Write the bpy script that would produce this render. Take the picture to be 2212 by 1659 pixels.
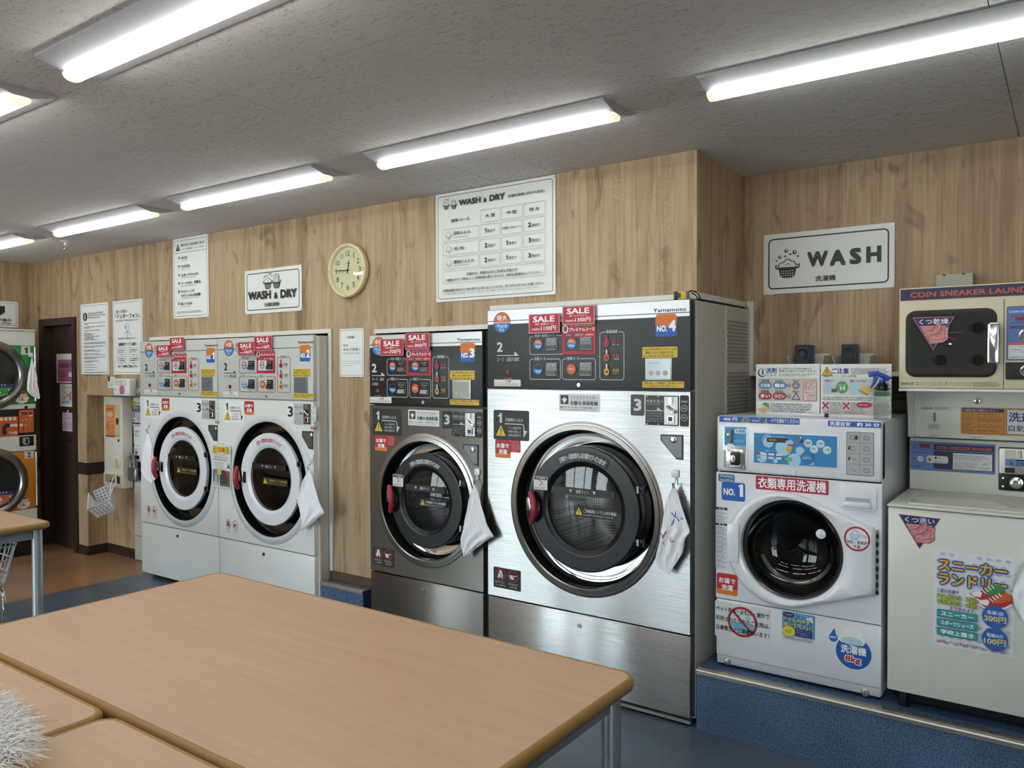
import bpy, bmesh, math, random
from mathutils import Vector, Matrix
for o in list(bpy.data.objects): bpy.data.objects.remove(o)
SC = bpy.context.scene
COL = SC.collection
PI = math.pi
# ------------------------------------------------------------------ camera
FPX, YAW, PIT, ROL, EYE = 1701.384, 0.61882177, -0.01793463, 0.00266472, 1.5
_cy, _sy, _cp, _sp, _cr, _sr = math.cos(YAW), math.sin(YAW), math.cos(PIT), math.sin(PIT), math.cos(ROL), math.sin(ROL)
_fw = Vector((-_sy*_cp, _cy*_cp, _sp)); _ri = Vector((_cy, _sy, 0)); _dn = -_ri.cross(_fw)
C_R = _cr*_ri + _sr*_dn; C_D = -_sr*_ri + _cr*_dn; C_F = _fw
cam = bpy.data.cameras.new('camera'); camo = bpy.data.objects.new('camera', cam); COL.objects.link(camo)
cam.sensor_width = 36.0; cam.sensor_fit = 'HORIZONTAL'; cam.lens = FPX*36/2212; cam.clip_start = 0.05
mw = Matrix.Identity(4)
for i in range(3):
    mw[i][0] = C_R[i]; mw[i][1] = -C_D[i]; mw[i][2] = -C_F[i]
mw[2][3] = EYE
camo.matrix_world = mw
SC.camera = camo
# ------------------------------------------------------------------ world, exposure
W = bpy.data.worlds.new('World'); SC.world = W; W.use_nodes = True
_bg = W.node_tree.nodes['Background']; _bg.inputs[0].default_value = (0.86, 0.93, 1.0, 1); _bg.inputs[1].default_value = 10.0
SC.view_settings.view_transform = 'Standard'; SC.view_settings.look = 'None'; SC.view_settings.gamma = 1
SC.view_settings.use_curve_mapping = False
SC.view_settings.exposure = 0.14
LAMP = 16.0          # emission of the ceiling light diffusers
try:
    SC.cycles.use_denoising = True; SC.cycles.max_bounces = 6; SC.cycles.diffuse_bounces = 4; SC.cycles.glossy_bounces = 4; SC.cycles.transmission_bounces = 5; SC.cycles.use_adaptive_sampling = True; SC.cycles.adaptive_threshold = 0.025; SC.cycles.transparent_max_bounces = 12
    SC.cycles.sample_clamp_indirect = 6.0; SC.cycles.caustics_reflective = False; SC.cycles.caustics_refractive = False
except Exception: pass
# ------------------------------------------------------------------ measured planes (metres; camera stands at x=0,y=0)
def ray(px, py): return C_R*((px-1106)/FPX) + C_D*((py-829.5)/FPX) + C_F
def onY(px, py, Y): d = ray(px, py); t = Y/d.y; return (d.x*t, d.z*t+EYE)      # -> x,z on a wall-parallel plane
def onX(px, py, X): d = ray(px, py); t = X/d.x; return (d.y*t, d.z*t+EYE)      # -> y,z
def onZ(px, py, Z): d = ray(px, py); t = (Z-EYE)/d.z; return (d.x*t, d.y*t)    # -> x,y
FY, WY, BY = 3.10, 3.20, 3.80     # machine fronts, wall with the machine openings, recessed wall on the right
CEIL = 2.435
# ------------------------------------------------------------------ materials
def s2l(c): return c/12.92 if c <= 0.04045 else ((c+0.055)/1.055)**2.4
def rgb(h):
    h = h.lstrip('#'); h = h if len(h) == 6 else ''.join(c*2 for c in h); return tuple(s2l(int(h[i:i+2], 16)/255) for i in (0, 2, 4)) + (1,)
MATS = {}
def mat(name, hexc='#808080', rough=0.5, metal=0.0, emit=0.0, coat=0.0, spec=0.5):
    if name in MATS: return MATS[name]
    m = bpy.data.materials.new(name); m.use_nodes = True
    b = m.node_tree.nodes['Principled BSDF']
    b.inputs['Base Color'].default_value = rgb(hexc); b.inputs['Roughness'].default_value = rough
    b.inputs['Metallic'].default_value = metal; b.inputs['Specular IOR Level'].default_value = spec
    if coat: b.inputs['Coat Weight'].default_value = coat; b.inputs['Coat Roughness'].default_value = 0.08
    if emit: b.inputs['Emission Color'].default_value = rgb(hexc); b.inputs['Emission Strength'].default_value = emit
    MATS[name] = m; return m
def ink(h): return mat('ink_'+h.lstrip('#'), h, 0.45)
def nt(m): return m.node_tree.nodes, m.node_tree.links, m.node_tree.nodes['Principled BSDF']
def N(nodes, t, **kw):
    n = nodes.new(t)
    for k, v in kw.items():
        if k.startswith('i_'): n.inputs[k[2:].replace('_', ' ')].default_value = v
        else: setattr(n, k, v)
    return n
def ramp(nodes, stops):
    r = nodes.new('ShaderNodeValToRGB'); e = r.color_ramp.elements
    while len(e) < len(stops): e.new(0.5)
    for i, (p, h) in enumerate(stops): e[i].position = p; e[i].color = rgb(h) if isinstance(h, str) else h
    return r
def coords(nodes, links, scale, rot=(0, 0, 0)):
    t = nodes.new('ShaderNodeTexCoord'); mp = nodes.new('ShaderNodeMapping'); mp.inputs['Scale'].default_value = scale; mp.inputs['Rotation'].default_value = rot
    links.new(t.outputs['Object'], mp.inputs['Vector']); return mp.outputs['Vector']
def bump(nodes, links, bsdf, out, strength, dist=0.002):
    b = nodes.new('ShaderNodeBump'); b.inputs['Strength'].default_value = strength; b.inputs['Distance'].default_value = dist
    links.new(out, b.inputs['Height']); links.new(b.outputs['Normal'], bsdf.inputs['Normal'])
def wood_wall():
    m = mat('wood_panel', '#a98c66', 0.55); n, l, b = nt(m)
    v1 = coords(n, l, (9, 9, 0.7)); a = N(n, 'ShaderNodeTexNoise', i_Scale=1.0, i_Detail=4.0, i_Roughness=0.6, i_Distortion=0.35); l.new(v1, a.inputs['Vector'])
    v2 = coords(n, l, (85, 85, 1.8)); g = N(n, 'ShaderNodeTexNoise', i_Scale=1.0, i_Detail=3.0, i_Roughness=0.65, i_Distortion=0.2); l.new(v2, g.inputs['Vector'])
    v3 = coords(n, l, (7, 7, 2.6)); k = N(n, 'ShaderNodeTexNoise', i_Scale=1.2, i_Detail=2.0, i_Distortion=1.2); l.new(v3, k.inputs['Vector'])
    r1 = ramp(n, [(0.30, '#9c8062'), (0.45, '#b59a7a'), (0.56, '#c2a988'), (0.70, '#ae9273')])
    l.new(a.outputs['Fac'], r1.inputs['Fac'])
    r2 = ramp(n, [(0.30, '#a8967f'), (0.58, '#ffffff')]); l.new(g.outputs['Fac'], r2.inputs['Fac'])
    r3 = ramp(n, [(0.28, '#8a6f55'), (0.40, '#ffffff')]); l.new(k.outputs['Fac'], r3.inputs['Fac'])
    x1 = N(n, 'ShaderNodeMix', data_type='RGBA', blend_type='MULTIPLY'); x1.inputs['Factor'].default_value = 0.42
    l.new(r1.outputs[0], x1.inputs['A']); l.new(r2.outputs[0], x1.inputs['B'])
    x2 = N(n, 'ShaderNodeMix', data_type='RGBA', blend_type='MULTIPLY'); x2.inputs['Factor'].default_value = 0.5
    l.new(x1.outputs['Result'], x2.inputs['A']); l.new(r3.outputs[0], x2.inputs['B'])
    v4 = coords(n, l, (60, 60, 110)); w = N(n, 'ShaderNodeTexNoise', i_Scale=1.5, i_Detail=2.0, i_Distortion=2.5); l.new(v4, w.inputs['Vector'])
    v5 = coords(n, l, (5, 5, 0.5)); bd = N(n, 'ShaderNodeTexNoise', i_Scale=1.0, i_Detail=2.0); l.new(v5, bd.inputs['Vector']); rb = ramp(n, [(0.50, (0, 0, 0, 1)), (0.60, (1, 1, 1, 1))]); l.new(bd.outputs['Fac'], rb.inputs['Fac'])
    rw = ramp(n, [(0.42, '#8d7558'), (0.50, '#ffffff'), (0.62, '#ffffff')]); l.new(w.outputs['Fac'], rw.inputs['Fac'])
    fm = N(n, 'ShaderNodeMath', operation='MULTIPLY'); fm.inputs[1].default_value = 0.38; l.new(rb.outputs[0], fm.inputs[0])
    x3 = N(n, 'ShaderNodeMix', data_type='RGBA', blend_type='MULTIPLY'); l.new(fm.outputs[0], x3.inputs['Factor']); l.new(x2.outputs['Result'], x3.inputs['A']); l.new(rw.outputs[0], x3.inputs['B'])
    l.new(x3.outputs['Result'], b.inputs['Base Color'])
    bump(n, l, b, w.outputs['Fac'], 0.16, 0.003)
    return m
def speckle(name, base, dots, rough, sc=220, bumpy=0.05, coat=0.0):
    m = mat(name, base, rough, coat=coat); n, l, b = nt(m)
    v = coords(n, l, (1, 1, 1)); a = N(n, 'ShaderNodeTexNoise', i_Scale=sc, i_Detail=2.0, i_Roughness=0.7); l.new(v, a.inputs['Vector'])
    c = N(n, 'ShaderNodeTexNoise', i_Scale=3.0, i_Detail=3.0); l.new(v, c.inputs['Vector'])
    r = ramp(n, [(0.38, base), (0.62, dots)]); l.new(a.outputs['Fac'], r.inputs['Fac'])
    r2 = ramp(n, [(0.3, '#d8d8d8'), (0.7, '#ffffff')]); l.new(c.outputs['Fac'], r2.inputs['Fac'])
    x = N(n, 'ShaderNodeMix', data_type='RGBA', blend_type='MULTIPLY'); x.inputs['Factor'].default_value = 1.0
    l.new(r.outputs[0], x.inputs['A']); l.new(r2.outputs[0], x.inputs['B']); l.new(x.outputs['Result'], b.inputs['Base Color'])
    if bumpy: bump(n, l, b, a.outputs['Fac'], bumpy, 0.001)
    return m
def ceiling_mat():
    m = mat('ceiling_board', '#d3d4d5', 0.8); n, l, b = nt(m)
    v = coords(n, l, (14, 34, 20)); a = N(n, 'ShaderNodeTexNoise', i_Scale=2.6, i_Detail=2.0, i_Roughness=0.5, i_Distortion=1.2); l.new(v, a.inputs['Vector'])
    r = ramp(n, [(0.33, (0, 0, 0, 1)), (0.39, (1, 1, 1, 1))]); l.new(a.outputs['Fac'], r.inputs['Fac'])
    bump(n, l, b, r.outputs[0], 1.0, 0.006)
    return m
def brushed(name, hexc, rough):
    m = mat(name, hexc, rough, 1.0); n, l, b = nt(m)
    v = coords(n, l, (6, 6, 1400)); a = N(n, 'ShaderNodeTexNoise', i_Scale=1.0, i_Detail=1.0); l.new(v, a.inputs['Vector'])
    r = ramp(n, [(0.3, (rough*0.75,)*3+(1,)), (0.7, (rough*1.3,)*3+(1,))]); l.new(a.outputs['Fac'], r.inputs['Fac']); l.new(r.outputs[0], b.inputs['Roughness'])
    b.inputs['Anisotropic'].default_value = 1.0; tv = n.new('ShaderNodeCombineXYZ'); tv.inputs[2].default_value = 1.0; l.new(tv.outputs[0], b.inputs['Tangent'])
    return m
def table_mat():
    m = mat('table_laminate', '#d0b094', 0.40); n, l, b = nt(m)
    v = coords(n, l, (1.6, 26, 8)); a = N(n, 'ShaderNodeTexNoise', i_Scale=1.5, i_Detail=5.0, i_Roughness=0.65, i_Distortion=0.2); l.new(v, a.inputs['Vector'])
    r = ramp(n, [(0.3, '#c4a282'), (0.7, '#d0af90')]); l.new(a.outputs['Fac'], r.inputs['Fac']); l.new(r.outputs[0], b.inputs['Base Color'])
    return m
def glass_mat(name, tint, ior=1.45, rough=0.0):
    m = bpy.data.materials.new(name); m.use_nodes = True; n = m.node_tree.nodes; l = m.node_tree.links; n.clear()
    o = n.new('ShaderNodeOutputMaterial'); t = n.new('ShaderNodeBsdfTransparent'); g = n.new('ShaderNodeBsdfGlossy'); f = n.new('ShaderNodeFresnel'); x = n.new('ShaderNodeMixShader')
    t.inputs[0].default_value = rgb(tint); g.inputs['Roughness'].default_value = rough; n.remove(f); r0 = ((ior-1)/(ior+1))**2
    lw = n.new('ShaderNodeLayerWeight'); lw.inputs[0].default_value = 0.5; pw = n.new('ShaderNodeMath'); pw.operation = 'POWER'; pw.inputs[1].default_value = 5.0; ml = n.new('ShaderNodeMath'); ml.operation = 'MULTIPLY_ADD'; ml.inputs[1].default_value = 1-r0; ml.inputs[2].default_value = r0
    l.new(lw.outputs['Facing'], pw.inputs[0]); l.new(pw.outputs[0], ml.inputs[0]); l.new(ml.outputs[0], x.inputs[0]); l.new(t.outputs[0], x.inputs[1]); l.new(g.outputs[0], x.inputs[2]); l.new(x.outputs[0], o.inputs[0])
    MATS[name] = m; return m
def perf_drum():
    m = mat('drum_steel', '#8d9092', 0.30, 1.0); n, l, b = nt(m)
    v = coords(n, l, (1, 1, 1)); a = N(n, 'ShaderNodeTexVoronoi', i_Scale=75.0, i_Randomness=0.0); l.new(v, a.inputs['Vector'])
    r = ramp(n, [(0.28, '#202020'), (0.36, '#b9bcbe')]); l.new(a.outputs['Distance'], r.inputs['Fac']); l.new(r.outputs[0], b.inputs['Base Color'])
    return m
M_WOOD = wood_wall(); M_BLUE = speckle('blue_vinyl', '#455566', '#6a7c8e', 0.30, 230, 0.03); M_STEPBLUE = speckle('blue_step_vinyl', '#31496f', '#63809f', 0.5, 170, 0.05)
M_BROWN = speckle('brown_vinyl', '#a27a59', '#b08664', 0.28, 200, 0.02); M_CEIL = ceiling_mat()
M_STEEL = brushed('brushed_steel', '#cbcccc', 0.33); M_STEEL_D = brushed('brushed_steel_dark_reflection', '#86837e', 0.38); M_RING = mat('ring_steel', '#a5a19b', 0.28, 1.0)  # second brushed steel: same metal, base colour darkened to stand for dim reflections
M_MIRROR = mat('polished_steel', '#dfe2e4', 0.06, 1.0); M_CHROME = mat('chrome', '#d6d8da', 0.12, 1.0); M_ALU = mat('aluminium', '#c3c1ba', 0.33, 1.0)
M_TABLE = table_mat(); M_EDGE = mat('table_edging', '#a07c45', 0.4); M_LEG = mat('silver_leg', '#b9bec4', 0.32, 0.6); M_APRON = mat('grey_apron', '#8f9aa6', 0.5)
M_WHITE = mat('white_enamel', '#e6e8e6', 0.28); M_GREYW = mat('grey_enamel', '#c9ccc8', 0.32); M_SIDE = mat('side_enamel', '#c6c4bc', 0.22); M_PLAST = mat('white_plastic', '#e8eaf0', 0.22, coat=0.3)
M_CREAM = mat('cream_enamel', '#d9d0b2', 0.3); M_BEIGE = mat('beige_enamel', '#dcddd3', 0.3); M_DARK = mat('dark_panel', '#35383b', 0.42); M_BLACK = mat('black_plastic', '#0e0f11', 0.32)
M_RUBBER = mat('black_rubber', '#0b0b0c', 0.5); M_RED = mat('red_handle', '#a52f3a', 0.35); M_TRIM = mat('white_trim', '#dfe0da', 0.4); M_DBROWN = mat('dark_brown_trim', '#33241b', 0.5)
M_MBROWN = mat('brown_baseboard', '#5a4030', 0.5); M_DOOR = mat('brown_door', '#3a2b24', 0.5); M_SIGN = mat('sign_board', '#eef1f0', 0.45); M_TOWEL = mat('towel_cotton', '#f6f7fc', 0.9)
M_GLASS = glass_mat('clear_glass', '#f4f8f7', 1.45); M_GLASSD = glass_mat('tinted_glass', '#e2e0dc', 1.6); M_GLASSW = glass_mat('bowl_glass', '#d8dcdc', 1.5); M_WIN = glass_mat('window_glass', '#f2f7f6', 1.3)
M_DRUM = perf_drum(); M_DRUMD = mat('dark_drum', '#2a2a2b', 0.4, 0.8); M_NAVY = mat('navy_paint', '#1f2a5c', 0.5)
# ------------------------------------------------------------------ mesh building
ORG = {}
def tag(o, label=None, cat=None, group=None, kind=None):
    if label: o['label'] = label
    if cat: o['category'] = cat
    if group: o['group'] = group
    if kind: o['kind'] = kind
    return o
def thing(name, loc, label, cat, group=None):
    o = bpy.data.objects.new(name, None); COL.objects.link(o); o.location = loc; o.empty_display_size = 0.1
    ORG[o.name] = Vector(loc); return tag(o, label, cat, group)
class MB:
    def __init__(s): s.v = []; s.f = []; s.m = []; s.mats = []
    def mi(s, m):
        if m not in s.mats: s.mats.append(m)
        return s.mats.index(m)
    def add(s, vs, fs, m):
        o = len(s.v); k = s.mi(m); s.v += [tuple(p) for p in vs]
        for f in fs: s.f.append([o+i for i in f]); s.m.append(k)
        return s
    def box(s, x0, x1, y0, y1, z0, z1, m):
        return s.add([(x0, y0, z0), (x1, y0, z0), (x1, y1, z0), (x0, y1, z0), (x0, y0, z1), (x1, y0, z1), (x1, y1, z1), (x0, y1, z1)],
                     [(3, 2, 1, 0), (4, 5, 6, 7), (0, 1, 5, 4), (1, 2, 6, 5), (2, 3, 7, 6), (3, 0, 4, 7)], m)
    def rbox(s, x0, x1, y0, y1, z0, z1, m, r=0.01, seg=2):
        bm = bmesh.new(); bmesh.ops.create_cube(bm, size=1)
        for v in bm.verts: v.co = ((x0+x1)/2+v.co.x*(x1-x0), (y0+y1)/2+v.co.y*(y1-y0), (z0+z1)/2+v.co.z*(z1-z0))
        bmesh.ops.bevel(bm, geom=bm.edges[:], offset=r, segments=seg, profile=0.5, affect='EDGES')
        bm.verts.index_update(); vs = [v.co[:] for v in bm.verts]; fs = [[v.index for v in f.verts] for f in bm.faces]; bm.free()
        return s.add(vs, fs, m)
    def prism(s, pl, pts, d0, d1, m, bev=0.0):
        a = sum(pts[i][0]*pts[(i+1) % len(pts)][1]-pts[(i+1) % len(pts)][0]*pts[i][1] for i in range(len(pts)))
        if a < 0: pts = pts[::-1]
        n = len(pts)
        rings = [(pts, d0)]
        if bev: rings += [(pts, d1-bev), (poff(pts, -bev*0.3), d1-bev*0.3), (poff(pts, -bev), d1)]
        else: rings += [(pts, d1)]
        vs = []; fs = []
        for p, d in rings: vs += [pl3(pl, u, v, d) for u, v in p]
        for k in range(len(rings)-1):
            for i in range(n): fs.append((k*n+i, k*n+(i+1) % n, (k+1)*n+(i+1) % n, (k+1)*n+i))
        fs.append(tuple(range((len(rings)-1)*n, len(rings)*n))); fs.append(tuple(range(n-1, -1, -1)))
        return s.add(vs, fs, m)
    def lathe(s, c, axis, prof, m, n=48, a0=0, a1=2*PI):
        """prof: (r, h) along axis"""
        ax = Vector(axis).normalized(); t = Vector((0, 0, 1)) if abs(ax.z) < 0.9 else Vector((1, 0, 0)); e1 = ax.cross(t).normalized(); e2 = ax.cross(e1)
        full = abs(a1-a0-2*PI) < 1e-6; k = n if full else n+1
        vs = []; fs = []
        for r, h in prof:
            for i in range(k):
                a = a0+(a1-a0)*i/n; vs.append(Vector(c)+ax*h+(e1*math.cos(a)+e2*math.sin(a))*max(r, 1e-5))
        for j in range(len(prof)-1):
            for i in range(n):
                i2 = (i+1) % k; fs.append((j*k+i, j*k+i2, (j+1)*k+i2, (j+1)*k+i))
        return s.add(vs, fs, m)
    def cyl(s, p0, p1, r, m, n=16, r1=None):
        p0 = Vector(p0); p1 = Vector(p1); h = (p1-p0).length; r1 = r if r1 is None else r1
        return s.lathe(p0, p1-p0, [(0, 0), (r, 0), (r1, h), (0, h)], m, n)
    def tube(s, pts, r, m, n=8, closed=False, caps=True):
        pts = [Vector(p) for p in pts]; k = len(pts); vs = []; fs = []; prev = None
        for i, p in enumerate(pts):
            if closed: t = pts[(i+1) % k]-pts[i-1]
            else: t = pts[min(i+1, k-1)]-pts[max(i-1, 0)]
            t.normalize()
            if prev is None: e = t.cross(Vector((0, 0, 1)) if abs(t.z) < 0.9 else Vector((1, 0, 0))).normalized()
            else: e = (prev-t*prev.dot(t)).normalized()
            prev = e; b = t.cross(e); rr = r[i] if isinstance(r, (list, tuple)) else r
            for j in range(n): a = 2*PI*j/n; vs.append(p+(e*math.cos(a)+b*math.sin(a))*rr)
        for i in range(k if closed else k-1):
            i2 = (i+1) % k
            for j in range(n): j2 = (j+1) % n; fs.append((i*n+j, i*n+j2, i2*n+j2, i2*n+j))
        if caps and not closed: fs.append(tuple(range(n-1, -1, -1))); fs.append(tuple(range((k-1)*n, k*n)))
        return s.add(vs, fs, m)
    def plate_hole(s, x0, x1, z0, z1, cx, cz, r, y0, y1, m, n=64):
        """wall-parallel plate y0(front)..y1 with a round hole"""
        ang = sorted(set([2*PI*i/n for i in range(n)] + [math.atan2(z-cz, x-cx) % (2*PI) for x in (x0, x1) for z in (z0, z1)]))
        inn = [(cx+r*math.cos(a), cz+r*math.sin(a)) for a in ang]; out = []
        for a in ang:
            c, t = math.cos(a), math.sin(a); k = 1e9
            if c > 1e-9: k = min(k, (x1-cx)/c)
            if c < -1e-9: k = min(k, (x0-cx)/c)
            if t > 1e-9: k = min(k, (z1-cz)/t)
            if t < -1e-9: k = min(k, (z0-cz)/t)
            out.append((cx+k*c, cz+k*t))
        q = len(ang); vs = [(x, y0, z) for x, z in inn]+[(x, y0, z) for x, z in out]+[(x, y1, z) for x, z in out]+[(x, y1, z) for x, z in inn]; fs = []
        for i in range(q):
            j = (i+1) % q
            for a, b in ((0, 1), (1, 2), (3, 0)): fs.append((a*q+i, a*q+j, b*q+j, b*q+i)[::-1])
        return s.add(vs, fs, m)
    def build(s, name, parent=None, loc=None, smooth=True, ang=35):
        me = bpy.data.meshes.new(name)
        if parent is not None: o0 = ORG[parent.name]
        else: o0 = Vector(loc) if loc is not None else Vector((0, 0, 0))
        me.from_pydata([(x-o0.x, y-o0.y, z-o0.z) for x, y, z in s.v], [], s.f)
        for m in s.mats: me.materials.append(m)
        me.polygons.foreach_set('material_index', s.m)
        if smooth:
            me.polygons.foreach_set('use_smooth', [True]*len(s.f)); me.update()
            me.set_sharp_from_angle(angle=math.radians(ang))
        me.update()
        ob = bpy.data.objects.new(name, me); COL.objects.link(ob)
        if parent is not None: ob.parent = parent
        else: ob.location = o0
        ORG[ob.name] = o0
        return ob
def struct(name, mb, parent=None, **k):
    o = mb.build(name, parent, smooth=False)
    if parent is None: o['kind'] = 'structure'
    return o
def poff(pts, d):
    n = len(pts); out = []
    for i in range(n):
        p0 = Vector(pts[i-1]); p1 = Vector(pts[i]); p2 = Vector(pts[(i+1) % n]); a = (p1-p0).normalized(); b = (p2-p1).normalized()
        nn = Vector((a.y, -a.x))+Vector((b.y, -b.x)); nn = nn.normalized() if nn.length > 1e-6 else Vector((a.y, -a.x))
        k = max(0.5, nn.dot(Vector((a.y, -a.x)))); q = p1+nn*(d/k); out.append((q.x, q.y))
    return out
def pl3(pl, u, v, d):
    if pl[0] == 'Y': return (u, pl[1]-d, v)
    if pl[0] == 'X': return (pl[1]+d, u, v)
    if pl[0] == 'Z': return (u, v, pl[1]+d)
    o, e1, e2, nn = pl[1:]; return tuple(o+e1*u+e2*v+nn*d)
def rr_pts(b, r, seg=4):
    u0, v0, u1, v1 = b; r = min(r, abs(u1-u0)/2*0.999, abs(v1-v0)/2*0.999); out = []
    for cx, cy, a in ((u1-r, v1-r, 0), (u0+r, v1-r, PI/2), (u0+r, v0+r, PI), (u1-r, v0+r, 1.5*PI)):
        for i in range(seg+1): t = a+PI/2*i/seg; out.append((cx+r*math.cos(t), cy+r*math.sin(t)))
    return out
# ------------------------------------------------------------------ print (lettering, pictograms) laid on real surfaces
class Zm:
    """reads a position on one real plane of the room; ox,oy,s = crop of the survey picture"""
    def __init__(s, ox, oy, sc, pl): s.ox, s.oy, s.sc, s.pl = ox, oy, sc, pl
    def pt(s, x, y):
        p = (s.ox+x/s.sc, s.oy+y/s.sc)
        return onY(*p, s.pl[1]) if s.pl[0] == 'Y' else onX(*p, s.pl[1])
    def box(s, x0, y0, x1, y1):
        a = s.pt(x0, y0); b = s.pt(x0, y1); c = s.pt(x1, (y0+y1)/2); return (a[0], b[1], c[0], a[1])
    def pts(s, L): return [s.pt(*p) for p in L]
_G = {}
def glyph(t, bold=0.0, res=2):
    k = (t, bold, res)
    if k in _G: return _G[k]
    c = bpy.data.curves.new('t', 'FONT'); c.body = t; c.resolution_u = res; c.fill_mode = 'FRONT'
    o = bpy.data.objects.new('t', c); me = o.to_mesh()
    V = [(v.co.x, v.co.y) for v in me.vertices]; F = [tuple(p.vertices) for p in me.polygons]
    o.to_mesh_clear(); bpy.data.objects.remove(o); bpy.data.curves.remove(c)
    xs = [p[0] for p in V] or [0, 1]; ys = [p[1] for p in V] or [0, 1]
    e = bold if bold >= 0.004 else 0.0
    _G[k] = (V, F, (min(xs)-e, min(ys)-e, max(xs)+e, max(ys)+e)); return _G[k]
def weight(bold):
    """heavier lettering: the letter overprinted with small shifts"""
    if bold < 0.004: return [(0, 0)]
    if bold < 0.012: return [(bold, bold*0.6), (-bold, -bold*0.6)]
    if bold <= 0.055: return [(x*bold*0.85, y*bold*0.85) for x in (-1, 1) for y in (-1, 1)]
    return [(bold*k*math.cos(i*PI/4), bold*k*math.sin(i*PI/4)) for k in (0.5, 1.0) for i in range(8)]
class Dec(MB):
    STEP = 0.00008
    def __init__(s, pl, d0=0.001): super().__init__(); s.pl = pl; s.d = d0; s.top = d0; s.last = None; s.rnd = random.Random(7)
    def sh(s, pts, faces, col, kind='s', k=0):
        if k == 0 and not (kind == 't' and s.last == 't'): s.d = s.top+s.STEP
        s.last = kind; m = col if not isinstance(col, str) else ink(col); d = s.d+k*0.00004; s.top = max(s.top, d)
        s.add([pl3(s.pl, u, v, d) for u, v in pts], faces, m); return s
    def poly(s, pts, col):
        a = sum(pts[i][0]*pts[(i+1) % len(pts)][1]-pts[(i+1) % len(pts)][0]*pts[i][1] for i in range(len(pts)))
        if a < 0: pts = pts[::-1]
        return s.sh(pts, [tuple(range(len(pts)))], col)
    def rect(s, b, col): return s.poly([(b[0], b[1]), (b[2], b[1]), (b[2], b[3]), (b[0], b[3])], col)
    def rrect(s, b, r, col): return s.poly(rr_pts(b, r), col)
    def frame(s, b, r, w, col, gap=None):
        o = rr_pts(b, r); i = rr_pts((b[0]+w, b[1]+w, b[2]-w, b[3]-w), max(r-w, 0.0005)); n = len(o)
        fs = [(k, (k+1) % n, n+(k+1) % n, n+k) for k in range(n)]
        return s.sh(o+i, fs, col)
    def ell(s, c, rx, ry, col, n=28, a0=0, a1=2*PI):
        return s.poly([(c[0]+rx*math.cos(a0+(a1-a0)*i/n), c[1]+ry*math.sin(a0+(a1-a0)*i/n)) for i in range(n if a1-a0 > 6.2 else n+1)], col)
    def ring(s, c, rx, ry, w, col, n=32):
        o = [(c[0]+rx*math.cos(2*PI*i/n), c[1]+ry*math.sin(2*PI*i/n)) for i in range(n)]; q = [(c[0]+(rx-w)*math.cos(2*PI*i/n), c[1]+(ry-w)*math.sin(2*PI*i/n)) for i in range(n)]
        return s.sh(o+q, [(k, (k+1) % n, n+(k+1) % n, n+k) for k in range(n)], col)
    def line(s, pts, w, col, closed=False):
        P = [Vector(p) for p in pts]; n = len(P); L = []; R = []
        for i in range(n):
            if closed: t0 = (P[i]-P[i-1]); t1 = (P[(i+1) % n]-P[i])
            else: t0 = P[i]-P[max(i-1, 0)]; t1 = P[min(i+1, n-1)]-P[i]
            t0 = t0 if t0.length > 1e-9 else t1; t1 = t1 if t1.length > 1e-9 else t0
            a = t0.normalized(); b = t1.normalized(); nn = Vector((-a.y-b.y, a.x+b.x)); nn = nn.normalized() if nn.length > 1e-6 else Vector((-a.y, a.x))
            k = w/2/max(0.45, nn.dot(Vector((-a.y, a.x)))); L.append((P[i]+nn*k)[:]); R.append((P[i]-nn*k)[:])
        q = n if closed else n-1
        return s.sh(L+R, [(i, n+i, n+(i+1) % n, (i+1) % n) for i in range(q)], col)
    def text(s, t, b, col, bold=0.0, keep=None, res=2):
        """fit the ink of t into box b; keep='l','c','r' keeps the letter proportions at that alignment"""
        if t == '1':
            s.last = None; return s.poly([at(b, *p) for p in ((.45, 0), (1, 0), (1, 1), (.55, 1), (.40, .86), (0, .76), (0, .60), (.45, .68))], col)
        V, F, bb = glyph(t, bold, res)
        sx = (b[2]-b[0])/max(bb[2]-bb[0], 1e-6); sy = (b[3]-b[1])/max(bb[3]-bb[1], 1e-6); u0 = b[0]
        if keep:
            sx2 = min(sx, sy*1.0); w = sx2*(bb[2]-bb[0])
            u0 = {'l': b[0], 'c': (b[0]+b[2]-w)/2, 'r': b[2]-w}[keep]; sx = sx2
        for k, (a, c) in enumerate(weight(bold)): s.sh([(u0+(x+a-bb[0])*sx, b[1]+(y+c-bb[1])*sy) for x, y in V], F, col, 't', k)
        return s
    def otext(s, t, b, col, ocol, bold=0.02, ob=0.06, **k):
        V, F, bb = glyph(t, ob, 2); w = b[2]-b[0]; h = b[3]-b[1]; V0, F0, b0 = glyph(t, bold, 2)
        ex = w*((bb[2]-bb[0])/(b0[2]-b0[0])-1)/2; ey = h*((bb[3]-bb[1])/(b0[3]-b0[1])-1)/2
        s.text(t, (b[0]-ex, b[1]-ey, b[2]+ex, b[3]+ey), ocol, ob); s.last = None
        return s.text(t, b, col, bold)
    def arc(s, t, c, r, h, a0, a1, col, bold=0.0):
        """text along an arc, from angle a0 to a1 (degrees, clockwise when a0>a1)"""
        n = len(t)
        for i, ch in enumerate(t):
            a = math.radians(a0+(a1-a0)*i/(n-1)); V, F, bb = glyph(ch, bold, 2); ph = a-PI/2; k = h/0.95
            for kk, (sx, sy) in enumerate(weight(bold)):
              pts = []
              for x, y in V:
                x = (x+sx-0.48)*k; y = (y+sy-0.36)*k; pts.append((c[0]+r*math.cos(a)+x*math.cos(ph)-y*math.sin(ph), c[1]+r*math.sin(a)+x*math.sin(ph)+y*math.cos(ph)))
              s.sh(pts, F, col, 't', kk)
        return s
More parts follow.
